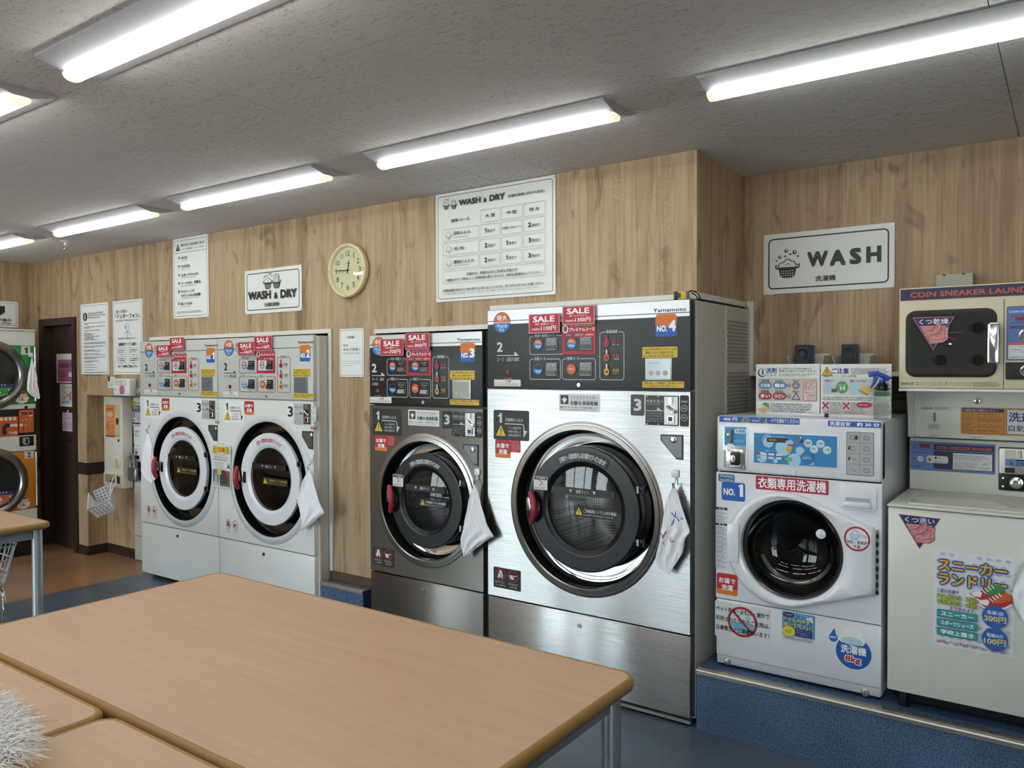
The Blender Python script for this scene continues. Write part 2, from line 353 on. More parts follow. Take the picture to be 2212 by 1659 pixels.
    def fine(s, b, rows, col, fill=0.62, wide=1.0, ends=None):
        """print too small to read: rows of small broken marks"""
        H = (b[3]-b[1])/rows; h = H*fill; P = []; F = []
        for k in range(rows):
            v = b[3]-H*(k+1)+(H-h)/2; e = (ends[k] if ends else 1-0.22*s.rnd.random()*(k == rows-1 or s.rnd.random() < 0.3)); u = b[0]; end = b[0]+(b[2]-b[0])*e
            while u < end-h*0.4:
                w = min(h*wide*(0.75+0.3*s.rnd.random()), end-u)
                for (a0, a1, c0, c1) in ((0, .86, .82, 1), (0, .86, .40, .58), (.1, .8, 0, .16), (.36, .52, 0, 1), (.0, .14, .2, .9)):
                    if s.rnd.random() < 0.72:
                        o = len(P); P += [(u+w*a0, v+h*c0), (u+w*a1, v+h*c0), (u+w*a1, v+h*c1), (u+w*a0, v+h*c1)]; F.append((o, o+1, o+2, o+3))
                u += w*1.06
                if s.rnd.random() < 0.06: u += h*0.5
        return s.sh(P, F, col, 't') if P else s
    def put(s, name, parent): return s.build(name, parent, smooth=False)
def sub(b, x0, y0, x1, y1):
    """sub-box of b in fractions, y from the bottom"""
    w = b[2]-b[0]; h = b[3]-b[1]; return (b[0]+w*x0, b[1]+h*y0, b[0]+w*x1, b[1]+h*y1)
def at(b, x, y): return (b[0]+(b[2]-b[0])*x, b[1]+(b[3]-b[1])*y)
def sticker(parent, pl, surf, b, col, r=0.004, name='sticker', th=0.0006, label=None):
    o = MB().prism(pl, rr_pts(b, r), surf, surf+th, ink(col) if isinstance(col, str) else col).build(name, parent, smooth=False)
    if label: o['label'] = label
    return o, Dec(pl, surf+th+0.0001)
# ================================================================== the setting
XL, XR, YF, YB = -7.40, 3.20, -3.00, 4.60
struct('floor', MB().box(-5.60, XR, YF, YB, -0.06, 0, M_BLUE))
struct('floor_left', MB().box(XL, -5.60, YF, YB, -0.06, 0, M_BROWN))
ceil = struct('ceiling', MB().box(XL, XR, YF, YB, CEIL+0.014, CEIL+0.08, mat('ceiling_backing', '#8a8680', 0.9)))
_xs = [XL, -6.385, -4.36, -2.34, -0.184, 1.97, XR]; _ys = [YF, -1.0, 0.31, 1.62, 2.93, YB]
for i in range(len(_xs)-1):
    for j in range(len(_ys)-1):
        g = 0.0012
        MB().box(_xs[i]+g, _xs[i+1]-g, _ys[j]+g, _ys[j+1]-g, CEIL, CEIL+0.014, M_CEIL).build('ceiling_panel', ceil, smooth=False)
# wall with the machine openings: one mesh around door, niche and machines
w = MB(); WT = WY+0.10
N_X0, N_X1, N_Z = -6.515, -5.56, 1.306
for x0, x1, z0, z1 in ((XL, -7.29, 0, CEIL), (-7.29, -6.666, 1.945, CEIL), (-6.666, N_X0, 0, CEIL), (N_X0, N_X1, N_Z, CEIL), (N_X1, -3.612, 1.724, CEIL),
                       (-3.612, -3.225, 0.25, CEIL), (-3.225, -2.40, 1.712, CEIL), (-2.40, -1.31, 1.803, CEIL)):
    w.box(x0, x1, WY, WT, z0, z1, M_WOOD)
w.box(-1.41, -1.31, WT, BY, 1.803, CEIL, M_WOOD)                 # return of the wall above the largest machine
w.box(N_X0-0.08, N_X0, WT, 3.46, 0, N_Z, M_WOOD); w.box(N_X0-0.08, N_X1, 3.36, 3.46, 0, N_Z, M_WOOD); w.box(N_X0, N_X1, WT, 3.46, N_Z, N_Z+0.1, M_WOOD)
w.box(-3.612, -3.225, WT, 3.5, 0.25, CEIL, mat('service_wall', '#6f6b63', 0.8))
struct('wall_back', w)
w = MB(); w.box(-1.31, XR, BY, BY+0.1, 1.488, CEIL, M_WOOD); w.box(-1.31, -1.265, BY, BY+0.1, 1.468, 1.488, M_WOOD); w.box(0.10, XR, BY, BY+0.1, 0.25, 1.488, M_WOOD)
struct('wall_back_right', w)
struct('wall_service', MB().box(XL, XR, YB, YB+0.1, 0, CEIL+.08, mat('service_wall', '#6f6b63', 0.8)))
struct('wall_left', MB().box(XL-0.1, XL, YF, YB, 0, CEIL+.08, M_WOOD))
struct('wall_right', MB().box(XR, XR+0.1, YF, YB, 0, CEIL+.08, M_WOOD))
# shop front behind the viewer: glazing that lights the room
w = MB(); w.box(XL, XR, YF-0.12, YF, 2.12, CEIL+.08, mat('front_wall', '#a7a297', 0.7)); w.box(XL, XR, YF-0.12, YF, 0, 0.06, M_ALU)
w.box(XL, -7.15, YF-0.12, YF, 0.06, 2.12, mat('front_wall', '#a7a297', 0.7)); w.box(-4.64, -4.30, YF-0.14, YF+0.06, 0.06, 2.12, mat('front_column', '#6f6a62', 0.6)); w.box(-3.55, 1.0, YF-0.12, YF, 0.06, 2.12, mat('front_wall', '#a7a297', 0.7)); w.box(2.6, XR, YF-0.12, YF, 0.06, 2.12, mat('front_wall', '#a7a297', 0.7))
struct('wall_front', w)
mull = [-7.15, -6.2, -5.25, -4.64, None, -4.30, -3.55, None, 1.0, 1.8, 2.6]  # rightmost two panes are unseen, added to brighten the machines' right-hand sides
k = 0
for a, b in zip(mull[:-1], mull[1:]):
    if a is None or b is None: continue
    k += 1
    f = MB(); t = 0.028
    f.box(a, a+t, YF-0.07, YF-0.01, 0.06, 2.12, M_ALU); f.box(b-t, b, YF-0.07, YF-0.01, 0.06, 2.12, M_ALU); f.box(a+t, b-t, YF-0.07, YF-0.01, 0.06, 0.11, M_ALU); f.box(a+t, b-t, YF-0.07, YF-0.01, 2.07, 2.12, M_ALU)
    wo = struct('window_%d' % k, f)
    MB().box(a+t, b-t, YF-0.045, YF-0.04, 0.11, 2.07, M_WIN).build('pane', wo, smooth=False)
struct('ground_outside', MB().box(-40, 40, -60, YF-0.12, -0.16, -0.10, mat('concrete_paving', '#c4c4c0', 0.9)))
# raised step on the right and between the machines
st = struct('floor_step', MB().box(-1.268, XR, FY, YB, 0.0, 0.25, M_STEPBLUE))
st['label'] = 'raised step covered in speckled blue vinyl'
def nosing(x0, x1, y, z, parent, n):
    m = MB(); pr = [(y-0.006, z-0.016), (y, z-0.016), (y, z), (y+0.044, z), (y+0.044, z+0.003), (y+0.004, z+0.0042), (y-0.003, z+0.003), (y-0.006, z-0.002)]
    q = len(pr); m.add([(x, a, b) for x in (x0, x1) for a, b in pr], [(i, (i+1) % q, q+(i+1) % q, q+i) for i in range(q)]+[tuple(range(q-1, -1, -1)), tuple(range(q, 2*q))], M_ALU)
    for r in range(5): m.box(x0, x1, y+0.008+r*0.007, y+0.011+r*0.007, z+0.003, z+0.0056, M_ALU)
    o = m.build('step_nosing', parent, smooth=False)
    for i in range(n): MB().cyl((x0+0.04+i*(x1-x0-0.08)/(n-1), y+0.027, z+0.004), (x0+0.04+i*(x1-x0-0.08)/(n-1), y+0.027, z+0.0066), 0.0045, mat('screw_head', '#5b5850', 0.5, 0.8), 10).build('screw', o)
nosing(-1.268, 1.5, FY, 0.25, st, 9)
pl_ = MB().box(-3.612, -3.256, FY+0.015, WT, 0, 0.25, M_STEPBLUE)
st2 = struct('floor_step_between', pl_); MB().box(-3.256, -3.2535, FY+0.015, WY+0.05, 0, 0.249, M_NAVY).build('side_face', st2, smooth=False)
nosing(-3.612, -3.256, FY+0.015, 0.25, st2, 3)
# trims: white frames round the openings, brown boards and rails
def trim(n, *bx, m=M_TRIM):
    b = MB()
    for q in bx: b.box(*q, m)
    return struct('trim_%d' % n, b)
trim(1, (-5.555, -3.589, WY-0.012, WY-0.0005, 1.722, 1.747), (-3.614, -3.589, WY-0.012, WY-0.0005, 0.303, 1.722))
trim(2, (-3.228, -2.405, WY-0.012, WY-0.0005, 1.708, 1.732))
trim(3, (-2.407, -1.309, WY-0.012, WY-0.0005, 1.799, 1.824), (-1.309, -1.297, WY-0.012, 3.772, 1.803, 1.827))
trim(4, (-1.295, -1.262, BY-0.014, BY-0.0005, 1.804, 1.830), (-1.287, -1.262, BY-0.014, BY-0.0005, 1.468, 1.804), (-1.262, 0.1, BY-0.014, BY-0.0005, 1.468, 1.488))
struct('baseboard_back', MB().box(-3.612, -3.2, WY-0.008, WY-0.0005, 0.25, 0.303, M_MBROWN))
b = MB(); b.box(-6.666, N_X0+0.006, WY-0.008, WY-0.0005, 0, 0.075, M_DBROWN); b.box(N_X0+0.0005, N_X0+0.008, WY, 3.36, 0, 0.075, M_DBROWN); b.box(N_X0, N_X1, 3.352, 3.3595, 0, 0.075, M_DBROWN)
struct('baseboard_left', b)
zr1 = onY(180, 999, WY)[1]; zr0 = onY(180, 1024, WY)[1]
trim(5, (-6.666, N_X0+0.008, WY-0.010, WY-0.0005, zr0, zr1), (N_X0+0.0005, N_X0+0.010, WY, 3.36, zr0, zr1), (N_X0, N_X1, 3.350, 3.3595, zr0, zr1), m=M_DBROWN)
trim(6, (XL, -7.29, WY-0.010, WY-0.0005, zr0, zr1), m=M_DBROWN)
# recess behind the washers on the right: pipe space
struct('wall_recess', MB().box(-1.25, 0.12, 4.30, 4.34, 0.25, 1.488, mat('recess_wall', '#8b887c', 0.7)))
# door
fr = MB(); D = 3.36
for x0, x1 in ((-7.29, -7.215), (-6.715, -6.666)): fr.box(x0, x1, WY-0.02, D, 0, 1.945, M_DBROWN)
fr.box(-7.215, -6.715, WY-0.02, D, 1.885, 1.945, M_DBROWN)
fr.box(-7.215, -7.17, WY+0.06, D, 0, 1.885, M_DBROWN)
d1 = struct('door_1', fr)
MB().box(-7.17, -6.715, WY+0.045, WY+0.085, 0.008, 1.883, M_DOOR).build('door_leaf', d1, smooth=False)
h = MB(); zx, zz = onY(157, 950, WY+0.03); h.cyl((zx+0.05, WY+0.045, zz), (zx+0.05, WY-0.0, zz), 0.009, M_CHROME, 12); h.tube([(zx+0.055, WY, zz), (zx-0.06, WY, zz)], 0.008, M_CHROME, 10)
h.build('door_handle', d1)
# ------------------------------------------------------------------ ceiling lights
def light(x0, y0, label):
    L, Wd, H, bw = 1.168, 0.21, 0.028, 0.052; x1 = x0+L; yc = y0+Wd/2; z = CEIL
    t = thing('ceiling_light', (x0+L/2, yc, z), label, 'ceiling light', 'ceiling lights in rows')
    m = MB(); wh = mat('light_housing', '#bcbfc6', 0.45); pr = [(y0, z), (y0, z-0.008), (yc-bw/2, z-H), (yc+bw/2, z-H), (y0+Wd, z-0.008), (y0+Wd, z)]; q = 6
    m.add([(x, a, b) for x in (x0, x1) for a, b in pr], [((i+1) % q, i, q+i, q+(i+1) % q) for i in range(q)]+[tuple(range(q)), tuple(range(2*q-1, q-1, -1))], wh)
    m.build('housing', t, smooth=False)
    e = mat('led_diffuser', '#fffef8', 0.4, emit=LAMP); r = bw/2+0.004; n = 12; ys = [(yc-r*math.cos(PI*i/n), z-H-0.002-0.022*math.sin(PI*i/n)**0.8) for i in range(n+1)]
    d = MB(); d.add([(x, a, b) for x in (x0+0.022, x1-0.022) for a, b in ys], [(i+1, i, n+1+i, n+2+i) for i in range(n)], e)
    d.build('diffuser', t)
    for xa, xb in ((x0+0.004, x0+0.022), (x1-0.022, x1-0.004)):
        ys2 = [(a, b-0.0015) for a, b in ys]; c = MB()
        c.add([(x, a, b) for x in (xa, xb) for a, b in ys2], [(i+1, i, n+1+i, n+2+i) for i in range(n)]+[tuple(range(n+1)), tuple(range(2*n+1, n, -1)), (0, n, 2*n+1, n+1)], mat('light_end_cap', '#f6f3d8', 0.4, emit=0.75))
        c.build('end_cap', t)
_lx = [(-0.985, 'first'), (-2.49, 'second'), (-3.995, 'third'), (-5.46, 'fourth'), (-7.02, 'fifth')]
for x, nm in _lx:
    light(x, 2.40, 'long white ceiling light of the row beside the machine wall, %s from the right' % nm)
light(-2.50, 1.09, 'large nearest white ceiling light crossing the top left of the picture')
light(-4.0, 1.09, 'white ceiling light cut off by the left edge of the picture')
for x in (-0.99, -5.46): light(x, 1.09, 'white ceiling light of the nearer row outside the picture')
for y in (-0.21, -1.51):
    for x, nm in _lx[:4]: light(x, y, 'white ceiling light in the rows above and behind the viewer')
sx, sy = onZ(142, 527, CEIL-0.02)
t = thing('ceiling_detector', (sx, sy, CEIL), 'small white sprinkler head on the ceiling near the door', 'sprinkler')
m = MB(); m.lathe((sx, sy, CEIL), (0, 0, -1), [(0, 0), (0.035, 0), (0.035, 0.004), (0.012, 0.008), (0.012, 0.03), (0, 0.03)], M_WHITE, 20); m.build('escutcheon', t)
m = MB(); m.lathe((sx, sy, CEIL-0.03), (0, 0, -1), [(0.004, 0), (0.004, 0.02), (0.016, 0.022), (0.016, 0.026), (0, 0.026)], M_CHROME, 14); m.build('deflector', t)
# ================================================================== large washer-dryers
PF = ('Y', FY)
WASHDRY = {
 4: dict(X0=-2.356, X1=-1.297, XS=-1.283, Zt=1.793, Zs=1.409, Zb=0.384, c=(-1.815, 0.864), Ro=0.385, Ri=0.360, Rd=0.289, Rg=0.194, st=True, size='特大',
   zp=(1040, 620, 3.687), zd=(1040, 840, 3.771), badge=(98, 232), two=(125, 172), arrow=(125, 300), sel=(125, 302), led=(195, 228), caut=(102, 313), boxA=(385, 650), card=(645, 913),
   wash=(385, 635), dry=(645, 913), temp=(943, 1140), no=(1387, 1556), y1=(1282, 1562), disp=(1306, 1520), y2=(1282, 1615), logo=(1367, 1632), lock=778,
   s1=(100, 170, 388, 410), oyu=(113, 410, 237, 557), red=(238, 418, 318, 515), pla=(632, 38, 965, 180), three=(1217, 45, 1327, 216), coin=(1338, 52, 1608, 292), strip=(1617, 52, 1690, 305),
   pocket=[(1460, 370), (1645, 375), (1645, 580), (1590, 574), (1462, 420)], plock=(1567, 413), ban=(100, 1445, 320, 1610), lines=('35分 60分', '25分 80分', '35分 26分', '25分 5分'), yen=('1100', '1300', '600', '100')),
 3: dict(X0=-3.177, X1=-2.386, XS=-2.372, Zt=1.694, Zs=1.3095, Zb=0.3875, c=(-2.772, 0.812), Ro=0.338, Ri=0.312, Rd=0.252, Rg=0.160, st=True, size='中型',
   zp=(780, 690, 5.027), zd=(780, 690, 5.027), badge=(122, 268), two=(118, 172), arrow=(120, 260), sel=(120, 250), led=(163, 197), caut=(97, 330), boxA=(283, 505), card=(495, 768),
   wash=(283, 512), dry=(527, 763), temp=(778, 960), no=(1080, 1240), y1=(967, 1235), disp=(995, 1195), y2=(965, 1283), logo=(1045, 1295), lock=677,
   s1=(127, 965, 435, 1245), oyu=(152, 1255, 285, 1422), red=(283, 1262, 370, 1370), pla=(513, 978, 850, 1148), three=(882, 993, 983, 1180), coin=(990, 1000, 1248, 1265), strip=(1252, 1005, 1317, 1283),
   pocket=[(1110, 1352), (1275, 1360), (1275, 1590), (1230, 1582), (1110, 1400)], plock=(1217, 1412), ban=None, lines=('35分 60分', '35分 80分', '35分 26分', '12分 8分'), yen=('700', '900', '500', '100')),
 2: dict(X0=-4.586, X1=-3.645, XS=-3.620, Zt=1.710, Zs=1.3195, Zb=0.400, c=(-4.062, 0.824), Ro=0.392, Ri=0.357, Rd=0.288, Rg=0.194, st=False, size='大型',
   zp=(470, 700, 7.54), zd=(290, 690, 2.766), badge=(107, 264), two=(108, 160), arrow=(108, 303), sel=(108, 305), led=(180, 222), caut=(90, 330), boxA=(355, 650), card=(642, 938),
   wash=(355, 638), dry=(650, 943), temp=(973, 1187), no=(1342, 1512), y1=(1232, 1515), disp=(1245, 1465), y2=(1230, 1568), logo=(1300, 1572), lock=797,
   s1=(532, 484, 657, 614), oyu=(659, 488, 715, 568), red=None, pla=None, three=(914, 500, 952, 590), coin=(957, 499, 1058, 624), strip=(1060, 520, 1088, 612),
   pocket=[(1005, 667), (1070, 669), (1070, 776), (1045, 772), (1005, 700)], plock=(1060, 690), ban=(540, 1188, 630, 1275), lines=('25分 60分', '25分 80分', '25分 26分', '25分 5分'), yen=('900', '1100', '500', '100')),
}
WASHDRY[1] = dict(WASHDRY[2]); DX12 = -0.9475
LBL = {1: 'white front-loading washer-dryer numbered 1 next to the change machine', 2: 'white front-loading washer-dryer numbered 2 with a towel on its right edge',
       3: 'dark-reflecting stainless washer-dryer numbered 3, the narrowest of the four', 4: 'large bright stainless washer-dryer numbered 4, the biggest machine'}
def washdry(no):
    K = WASHDRY[no]; dx = DX12 if no == 1 else 0.0; X0, X1, XS, Zt, Zs, Zb = K['X0']+dx, K['X1']+dx, K['XS']+dx, K['Zt'], K['Zs'], K['Zb']; st = K['st']
    cx, cz = K['c'][0]+dx, K['c'][1]; Ro, Ri, Rd, Rg = K['Ro'], K['Ri'], K['Rd'], K['Rg']
    if no == 1: XS = X1+0.004
    zp = Zm(*K['zp'], PF); zd = Zm(*K['zd'], PF)
    U = lambda k: tuple(zp.pt(x, 600)[0]+dx for x in K[k]); Vf = lambda f: Zs+f*(Zt-Zs)
    def B(k, v0, v1): u = U(k); return (u[0], Vf(v0), u[1], Vf(v1))
    def DB(k): b = zd.box(*K[k]); return (b[0]+dx, b[1], b[2]+dx, b[3])
    T = thing('washer_dryer', ((X0+X1)/2, 3.5, 0.0), LBL[no], 'washer dryer', 'coin washer-dryers along the wall')
    face = (M_STEEL if no == 4 else M_STEEL_D) if st else M_WHITE; DP = FY+0.028; g = 0.0035
    # body shell
    m = MB(); bk = 3.97; sd = M_SIDE
    m.box(XS-0.003, XS, DP, bk, 0.03, Zt-0.004, sd); m.box(X0, X0+0.003, DP, bk, 0.03, Zt-0.004, sd); m.box(X0+0.003, XS-0.003, DP, bk, Zt-0.007, Zt-0.004, sd); m.box(X0+0.003, XS-0.003, bk-0.003, bk, 0.03, Zt-0.007, sd); m.box(X0+0.003, XS-0.003, DP, bk, 0.03, 0.033, sd)
    fl = M_BLACK if st else sd
    m.box(X0+0.004, XS-0.0032, DP+0.001, DP+0.004, Zs-0.03, Zs+0.03, fl); m.box(X0+0.004, XS-0.0032, DP+0.001, DP+0.004, Zb-0.03, Zb+0.03, fl)
    if XS-X1 > 0.006: m.box(X1-0.002, XS-0.0032, DP-0.004, DP+0.0005, 0.05, Zt-0.006, mat('flange_dark', '#4c4a47', 0.4, 0.6) if st else M_SIDE)
    m.build('body', T, smooth=False)
    f = MB()
    for x in (X0+0.05, XS-0.05): f = MB(); f.cyl((x, DP+0.06, 0), (x, DP+0.06, 0.032), 0.025, M_BLACK, 12); f.build('foot', T)
    if no == 4: MB().box(-1.62, XS-0.01, FY-0.004, DP, 0.012, 0.026, M_ALU).build('foot_rail', T, smooth=False)
    # front panels
    cp = MB(); pc = (mat('panel_charcoal', '#3d4144', 0.45) if no == 4 else mat('panel_black', '#1c1e20', 0.42)) if st else M_GREYW
    cp.rbox(X0, X1, FY, DP, Zs+g, Zt, pc, 0.004, 2); cpo = cp.build('control_panel', T)
    fp = MB().plate_hole(X0, X1, Zb+g, Zs-g, cx, cz, Ri+0.002, FY, DP, face); fpo = fp.build('front_panel', T)
    bp = MB().rbox(X0, X1, FY, DP, 0.035, Zb-g, face, 0.004, 2); bpo = bp.build('base_panel', T)
    # door surround
    AX = (0, -1, 0); C0 = (cx, FY, cz)
    if st:
        MB().lathe(C0, AX, [(Ro+0.016, 0.0), (Ro+0.008, 0.003), (Ro, 0.0035), (Ro-0.002, 0.010), (Ri+0.004, 0.013), (Ri, 0.008), (Ri-0.001, -0.01)], M_RING, 96).build('door_ring', T)
    else:
        MB().lathe(C0, AX, [(Ro+0.012, 0.0), (Ro+0.004, 0.006), (Ri+0.010, 0.012), (Ri+0.003, 0.009), (Ri, 0.0), (Ri, -0.01)], mat('ring_enamel', '#cdd2d3', 0.3), 96).build('door_ring', T)
    Rc = Rd-0.008
    MB().lathe(C0, AX, [(Ri-0.001, 0.006), (Ri-0.004, -0.012), (Ri-0.004, -0.060), (Ri-0.016, -0.070)], M_BLACK, 96).build('recess_wall', T)
    MB().lathe(C0, AX, [(Ri-0.016, -0.070), (Ri-0.03, -0.074), (Rc-0.02, -0.072)], M_MIRROR if st else mat('black_gloss', '#15100e', 0.08, 0.0, coat=0.6), 96).build('recess_dish', T)
    MB().lathe(C0, AX, [(Rc-0.004, -0.073), (Rc, -0.06), (Rc, -0.022)], M_RUBBER, 80).build('door_collar', T)
    dm = M_BLACK if st else M_PLAST
    door = MB().lathe(C0, AX, [(Rd-0.006, -0.026), (Rd, -0.020), (Rd, -0.006), (Rd-0.002, -0.001), (Rd-0.005, 0.0), (Rd-0.008, 0.0), (Rg+0.027, 0.0), (Rg+0.024, 0.0), (Rg+0.021, -0.001), (Rg+0.019, -0.0018), (Rg+0.002, -0.009), (Rg-0.001, -0.012), (Rg-0.001, -0.024)], dm, 96).build('door', T, ang=24)
    if not st: MB().lathe(C0, AX, [(Rg+0.0035, -0.0085), (Rg-0.003, -0.0115)], M_BLACK, 80).build('glass_seal', door)
    MB().lathe(C0, AX, [(0, 0.002), (Rg*0.25, 0.001), (Rg*0.5, -0.002), (Rg*0.75, -0.0072), (Rg*0.9, -0.0112), (Rg-0.001, -0.0140)], M_GLASSD, 64).build('door_glass', door)
    MB().lathe(C0, AX, [(Rg+0.004, -0.026), (Rg+0.012, -0.075), (Rg+0.07, -0.10), (Rg+0.08, -0.12), (Rg+0.08, -0.50), (Rg*0.6, -0.52), (0, -0.50)], M_DRUM if st else M_DRUMD, 64).build('drum', T)
    # handle, bracket, hinges
    hx = cx-Rd*(0.90 if st else 0.985); hz = cz-0.015 if no == 4 else cz-0.01; hh = 0.070
    br = MB(); br.rbox(hx-0.045 if st else hx-0.018, hx-0.004 if st else hx+0.03, FY-0.010, FY+0.004, hz-0.024 if not st else hz-0.02, hz+0.046, M_CHROME, 0.004); br.box(hx+0.0 if st else hx+0.03, hx+0.012 if st else hx+0.05, FY-0.006, FY, hz-0.03, hz+0.04, M_BLACK)
    br.build('handle_bracket', door)
    hp = []
    for i in range(13):
        a = -1+2*i/12; hp.append((hx-0.014+0.034*(1-a*a)*(1.0 if st else 0.25)+0.004*a, FY-0.016-0.022*(1-a*a), hz-a*hh))
    MB().tube(hp, [0.012+0.004*(1-(-1+2*i/12)**4) for i in range(13)], M_RED, 12).build('handle', door)
    for dz in (0.115, -0.115):
        hgx = cx+Rd*0.955; q = MB(); q.rbox(hgx-0.012, hgx+0.035, FY-0.004, FY+0.012, cz+dz-0.014, cz+dz+0.012, M_BLACK, 0.004); q.cyl((hgx+0.034, FY-0.004, cz+dz-0.018), (hgx+0.034, FY-0.004, cz+dz+0.016), 0.009, M_BLACK, 14); q.cyl((hgx+0.006, FY-0.006, cz+dz-0.016), (hgx+0.006, FY-0.006, cz+dz+0.014), 0.008, M_CHROME if st else M_BLACK, 12)
        q.build('hinge', door)
    # ---------------- control panel print
    d = Dec(PF, 0.0006); LT = '#d9dbdc' if st else '#24262a'; FRA = '#c3c6c8' if st else None
    if st:
        d.rect((X0+0.003, Vf(0.816), X1-0.003, Vf(0.994)), mat('panel_white', '#dcdfe0', 0.3, 0.35)); d.rect((X0+0.003, Vf(0.852), X1-0.003, Vf(0.861)), '#2a2c2e')
    else: d.rect((X0+0.004, Vf(0.806), X1-0.003, Vf(0.815)), '#26282b')
    lb = B('logo', 0.872, 0.915); d.text('Yamamoto', lb, '#26282b', 0.02)
    b = B('badge', 0.7, 0.97); bc = ((b[0]+b[2])/2, Vf(0.836)); br_ = (b[2]-b[0])/2
    d.ell(bc, br_, br_, '#232323', 40); d.ell((bc[0], bc[1]+0.0), br_*0.95, br_*0.95, '#d46a3c', 32, 0, PI); d.ell(bc, br_*0.96, br_*0.96, '#2f7fc6', 32, PI, 2*PI); d.rect((bc[0]-br_, bc[1]-0.0016, bc[0]+br_, bc[1]+0.0016), '#26282b' if not st else '#e8e8e8')
    d.text(K['size'], (bc[0]-br_*0.58, bc[1]+br_*0.16, bc[0]+br_*0.58, bc[1]+br_*0.72), '#ffffff', 0.02); d.text('Wash&', (bc[0]-br_*0.62, bc[1]-br_*0.48, bc[0]+br_*0.62, bc[1]-br_*0.12), '#e9f2fb', 0.0); d.text('Dry', (bc[0]-br_*0.28, bc[1]-br_*0.90, bc[0]+br_*0.28, bc[1]-br_*0.52), '#e9f2fb', 0.0)
    if not st: d.text('洗濯乾燥機', (bc[0]+br_*1.35, Vf(0.835), bc[0]+br_*4.6, Vf(0.915)), '#4a4c50', 0.0); d.text('Wash & Dry', (bc[0]+br_*1.35, Vf(0.755), bc[0]+br_*3.4, Vf(0.785)), '#4a4c50')
    d.text('2', B('two', 0.465, 0.59), LT, 0.03)
    a = B('arrow', 0.412, 0.47); d.rect((a[0], a[1]+0.001, a[2], a[1]+0.0045), LT); d.poly([(a[2]-0.026, a[3]), (a[2], a[1]+0.001), (a[2]-0.026, a[1]+0.001)], LT)
    if no == 3: d.text('コース・温度', B('sel', 0.345, 0.39), LT); s_ = B('sel', 0.275, 0.32); d.text('の選択', (s_[0], s_[1], s_[0]+(s_[2]-s_[0])*0.52, s_[3]), LT)
    else: d.text('コース・温度の選択', B('sel', 0.345, 0.395), LT)
    l = B('led', 0.17, 0.225); lc = ((l[0]+l[2])/2, (l[1]+l[3])/2); d.text('ドラム洗浄', (lc[0]-0.022, Vf(0.118), lc[0]+0.022, Vf(0.138)), LT)
    q = MB(); q.lathe((lc[0], FY, lc[1]), AX, [(0.013, 0), (0.013, 0.003), (0.009, 0.004), (0.009, 0.007), (0, 0.009)], mat('lamp_red_dark', '#8d1b22', 0.25), 16); q.build('indicator_lamp', cpo)
    pcol = pc
    bxA = (B('boxA', .42, .655)[0], Vf(.42), B('card', 0, 1)[2], Vf(.655)); bxW = B('wash', .114, .371); bxD = B('dry', .114, .371); bxT = B('temp', .115, .674)
    wl = 0.0032
    for bx, cc, hd in ((bxA, FRA or '#9a4040', '洗濯＋乾燥コース'), (bxW, FRA or '#3b5f8e', '洗濯コース'), (bxD, FRA or '#c1503f', '乾燥コース'), (bxT, FRA or '#c1503f', '乾燥温度')):
        d.frame(bx, 0.014, wl, cc)
        wdt = {'洗濯＋乾燥コース': 0.112, '洗濯コース': 0.062, '乾燥コース': 0.064, '乾燥温度': 0.056}[hd]*(0.92 if no == 3 else 1.0); cxm = bx[0]+(0.028 if hd != '乾燥温度' else (bx[2]-bx[0]-wdt)/2)
        d.rect((cxm-0.005, bx[3]-0.008, cxm+wdt+0.005, bx[3]+0.006), pcol); d.text(hd, (cxm, bx[3]-0.0075, cxm+wdt, bx[3]+0.0085), LT, 0.01)
    # premium course card
    cd = B('card', 0.42, 0.772); d.rrect(cd, 0.006, '#b3243a'); 
    d.ell(at(cd, 0.10, 0.86), 0.016, 0.019, '#efe6e0'); d.ell(at(cd, 0.10, 0.86), 0.010, 0.013, '#7b4a3a')
    d.text('プレミアムコース', sub(cd, 0.22, 0.78, 0.97, 0.90), '#ffffff', 0.035); d.fine(sub(cd, 0.24, 0.93, 0.97, 0.985), 1, '#f5dcd8', 0.85)
    for i, (hc, t_) in enumerate((('#2c3a86', '予洗い'), ('#3f8f4f', '洗濯すすぎ'), ('#d9673a', '温風仕上'))): r_ = sub(cd, 0.08+0.30*i, 0.615, 0.345+0.30*i, 0.685); d.rect(r_, hc); d.text(t_, sub(r_, 0.12, 0.2, 0.88, 0.8), '#ffffff')
    d.rect(sub(cd, 0.09, 0.12, 0.90, 0.58), pc if st else '#d9dbd6')
    # course icons and selector buttons
    OR, BL = '#d9673a', '#2f8fd0'; wA = 'Dry' if st else '乾燥'; wB = 'Wash' if st else '洗濯'
    def icon(c, r, kind):
        if kind == 'both': d.ell(c, r, r, OR, 20, 0, PI); d.ell(c, r, r, BL, 20, PI, 2*PI)
        if kind == 'dry': d.ell(c, r, r, OR)
        if kind == 'wash': d.ring(c, r, r, 0.0012, BL); d.poly([(c[0]+r*math.cos(PI+PI*i/16), c[1]+r*math.sin(PI+PI*i/16)) for i in range(17)]+[(c[0]+r-r*2*i/8, c[1]+(0.003 if i % 2 else 0)) for i in range(1, 8)], BL)
        if kind == 'both': d.text(wA, (c[0]-r*.5, c[1]+r*.18, c[0]+r*.5, c[1]+r*.62), '#ffffff', 0.01)
        if kind in ('both', 'wash'): d.text(wB, (c[0]-r*.62, c[1]-r*.62, c[0]+r*.62, c[1]-r*.18), '#ffffff', 0.01)
        if kind == 'dry': d.text(wA, (c[0]-r*.5, c[1]-r*.22, c[0]+r*.5, c[1]+r*.24), '#ffffff', 0.01)
    d2 = Dec(PF, 0.0085)
    WW = bxW[2]-bxW[0]; DW = bxD[2]-bxD[0]
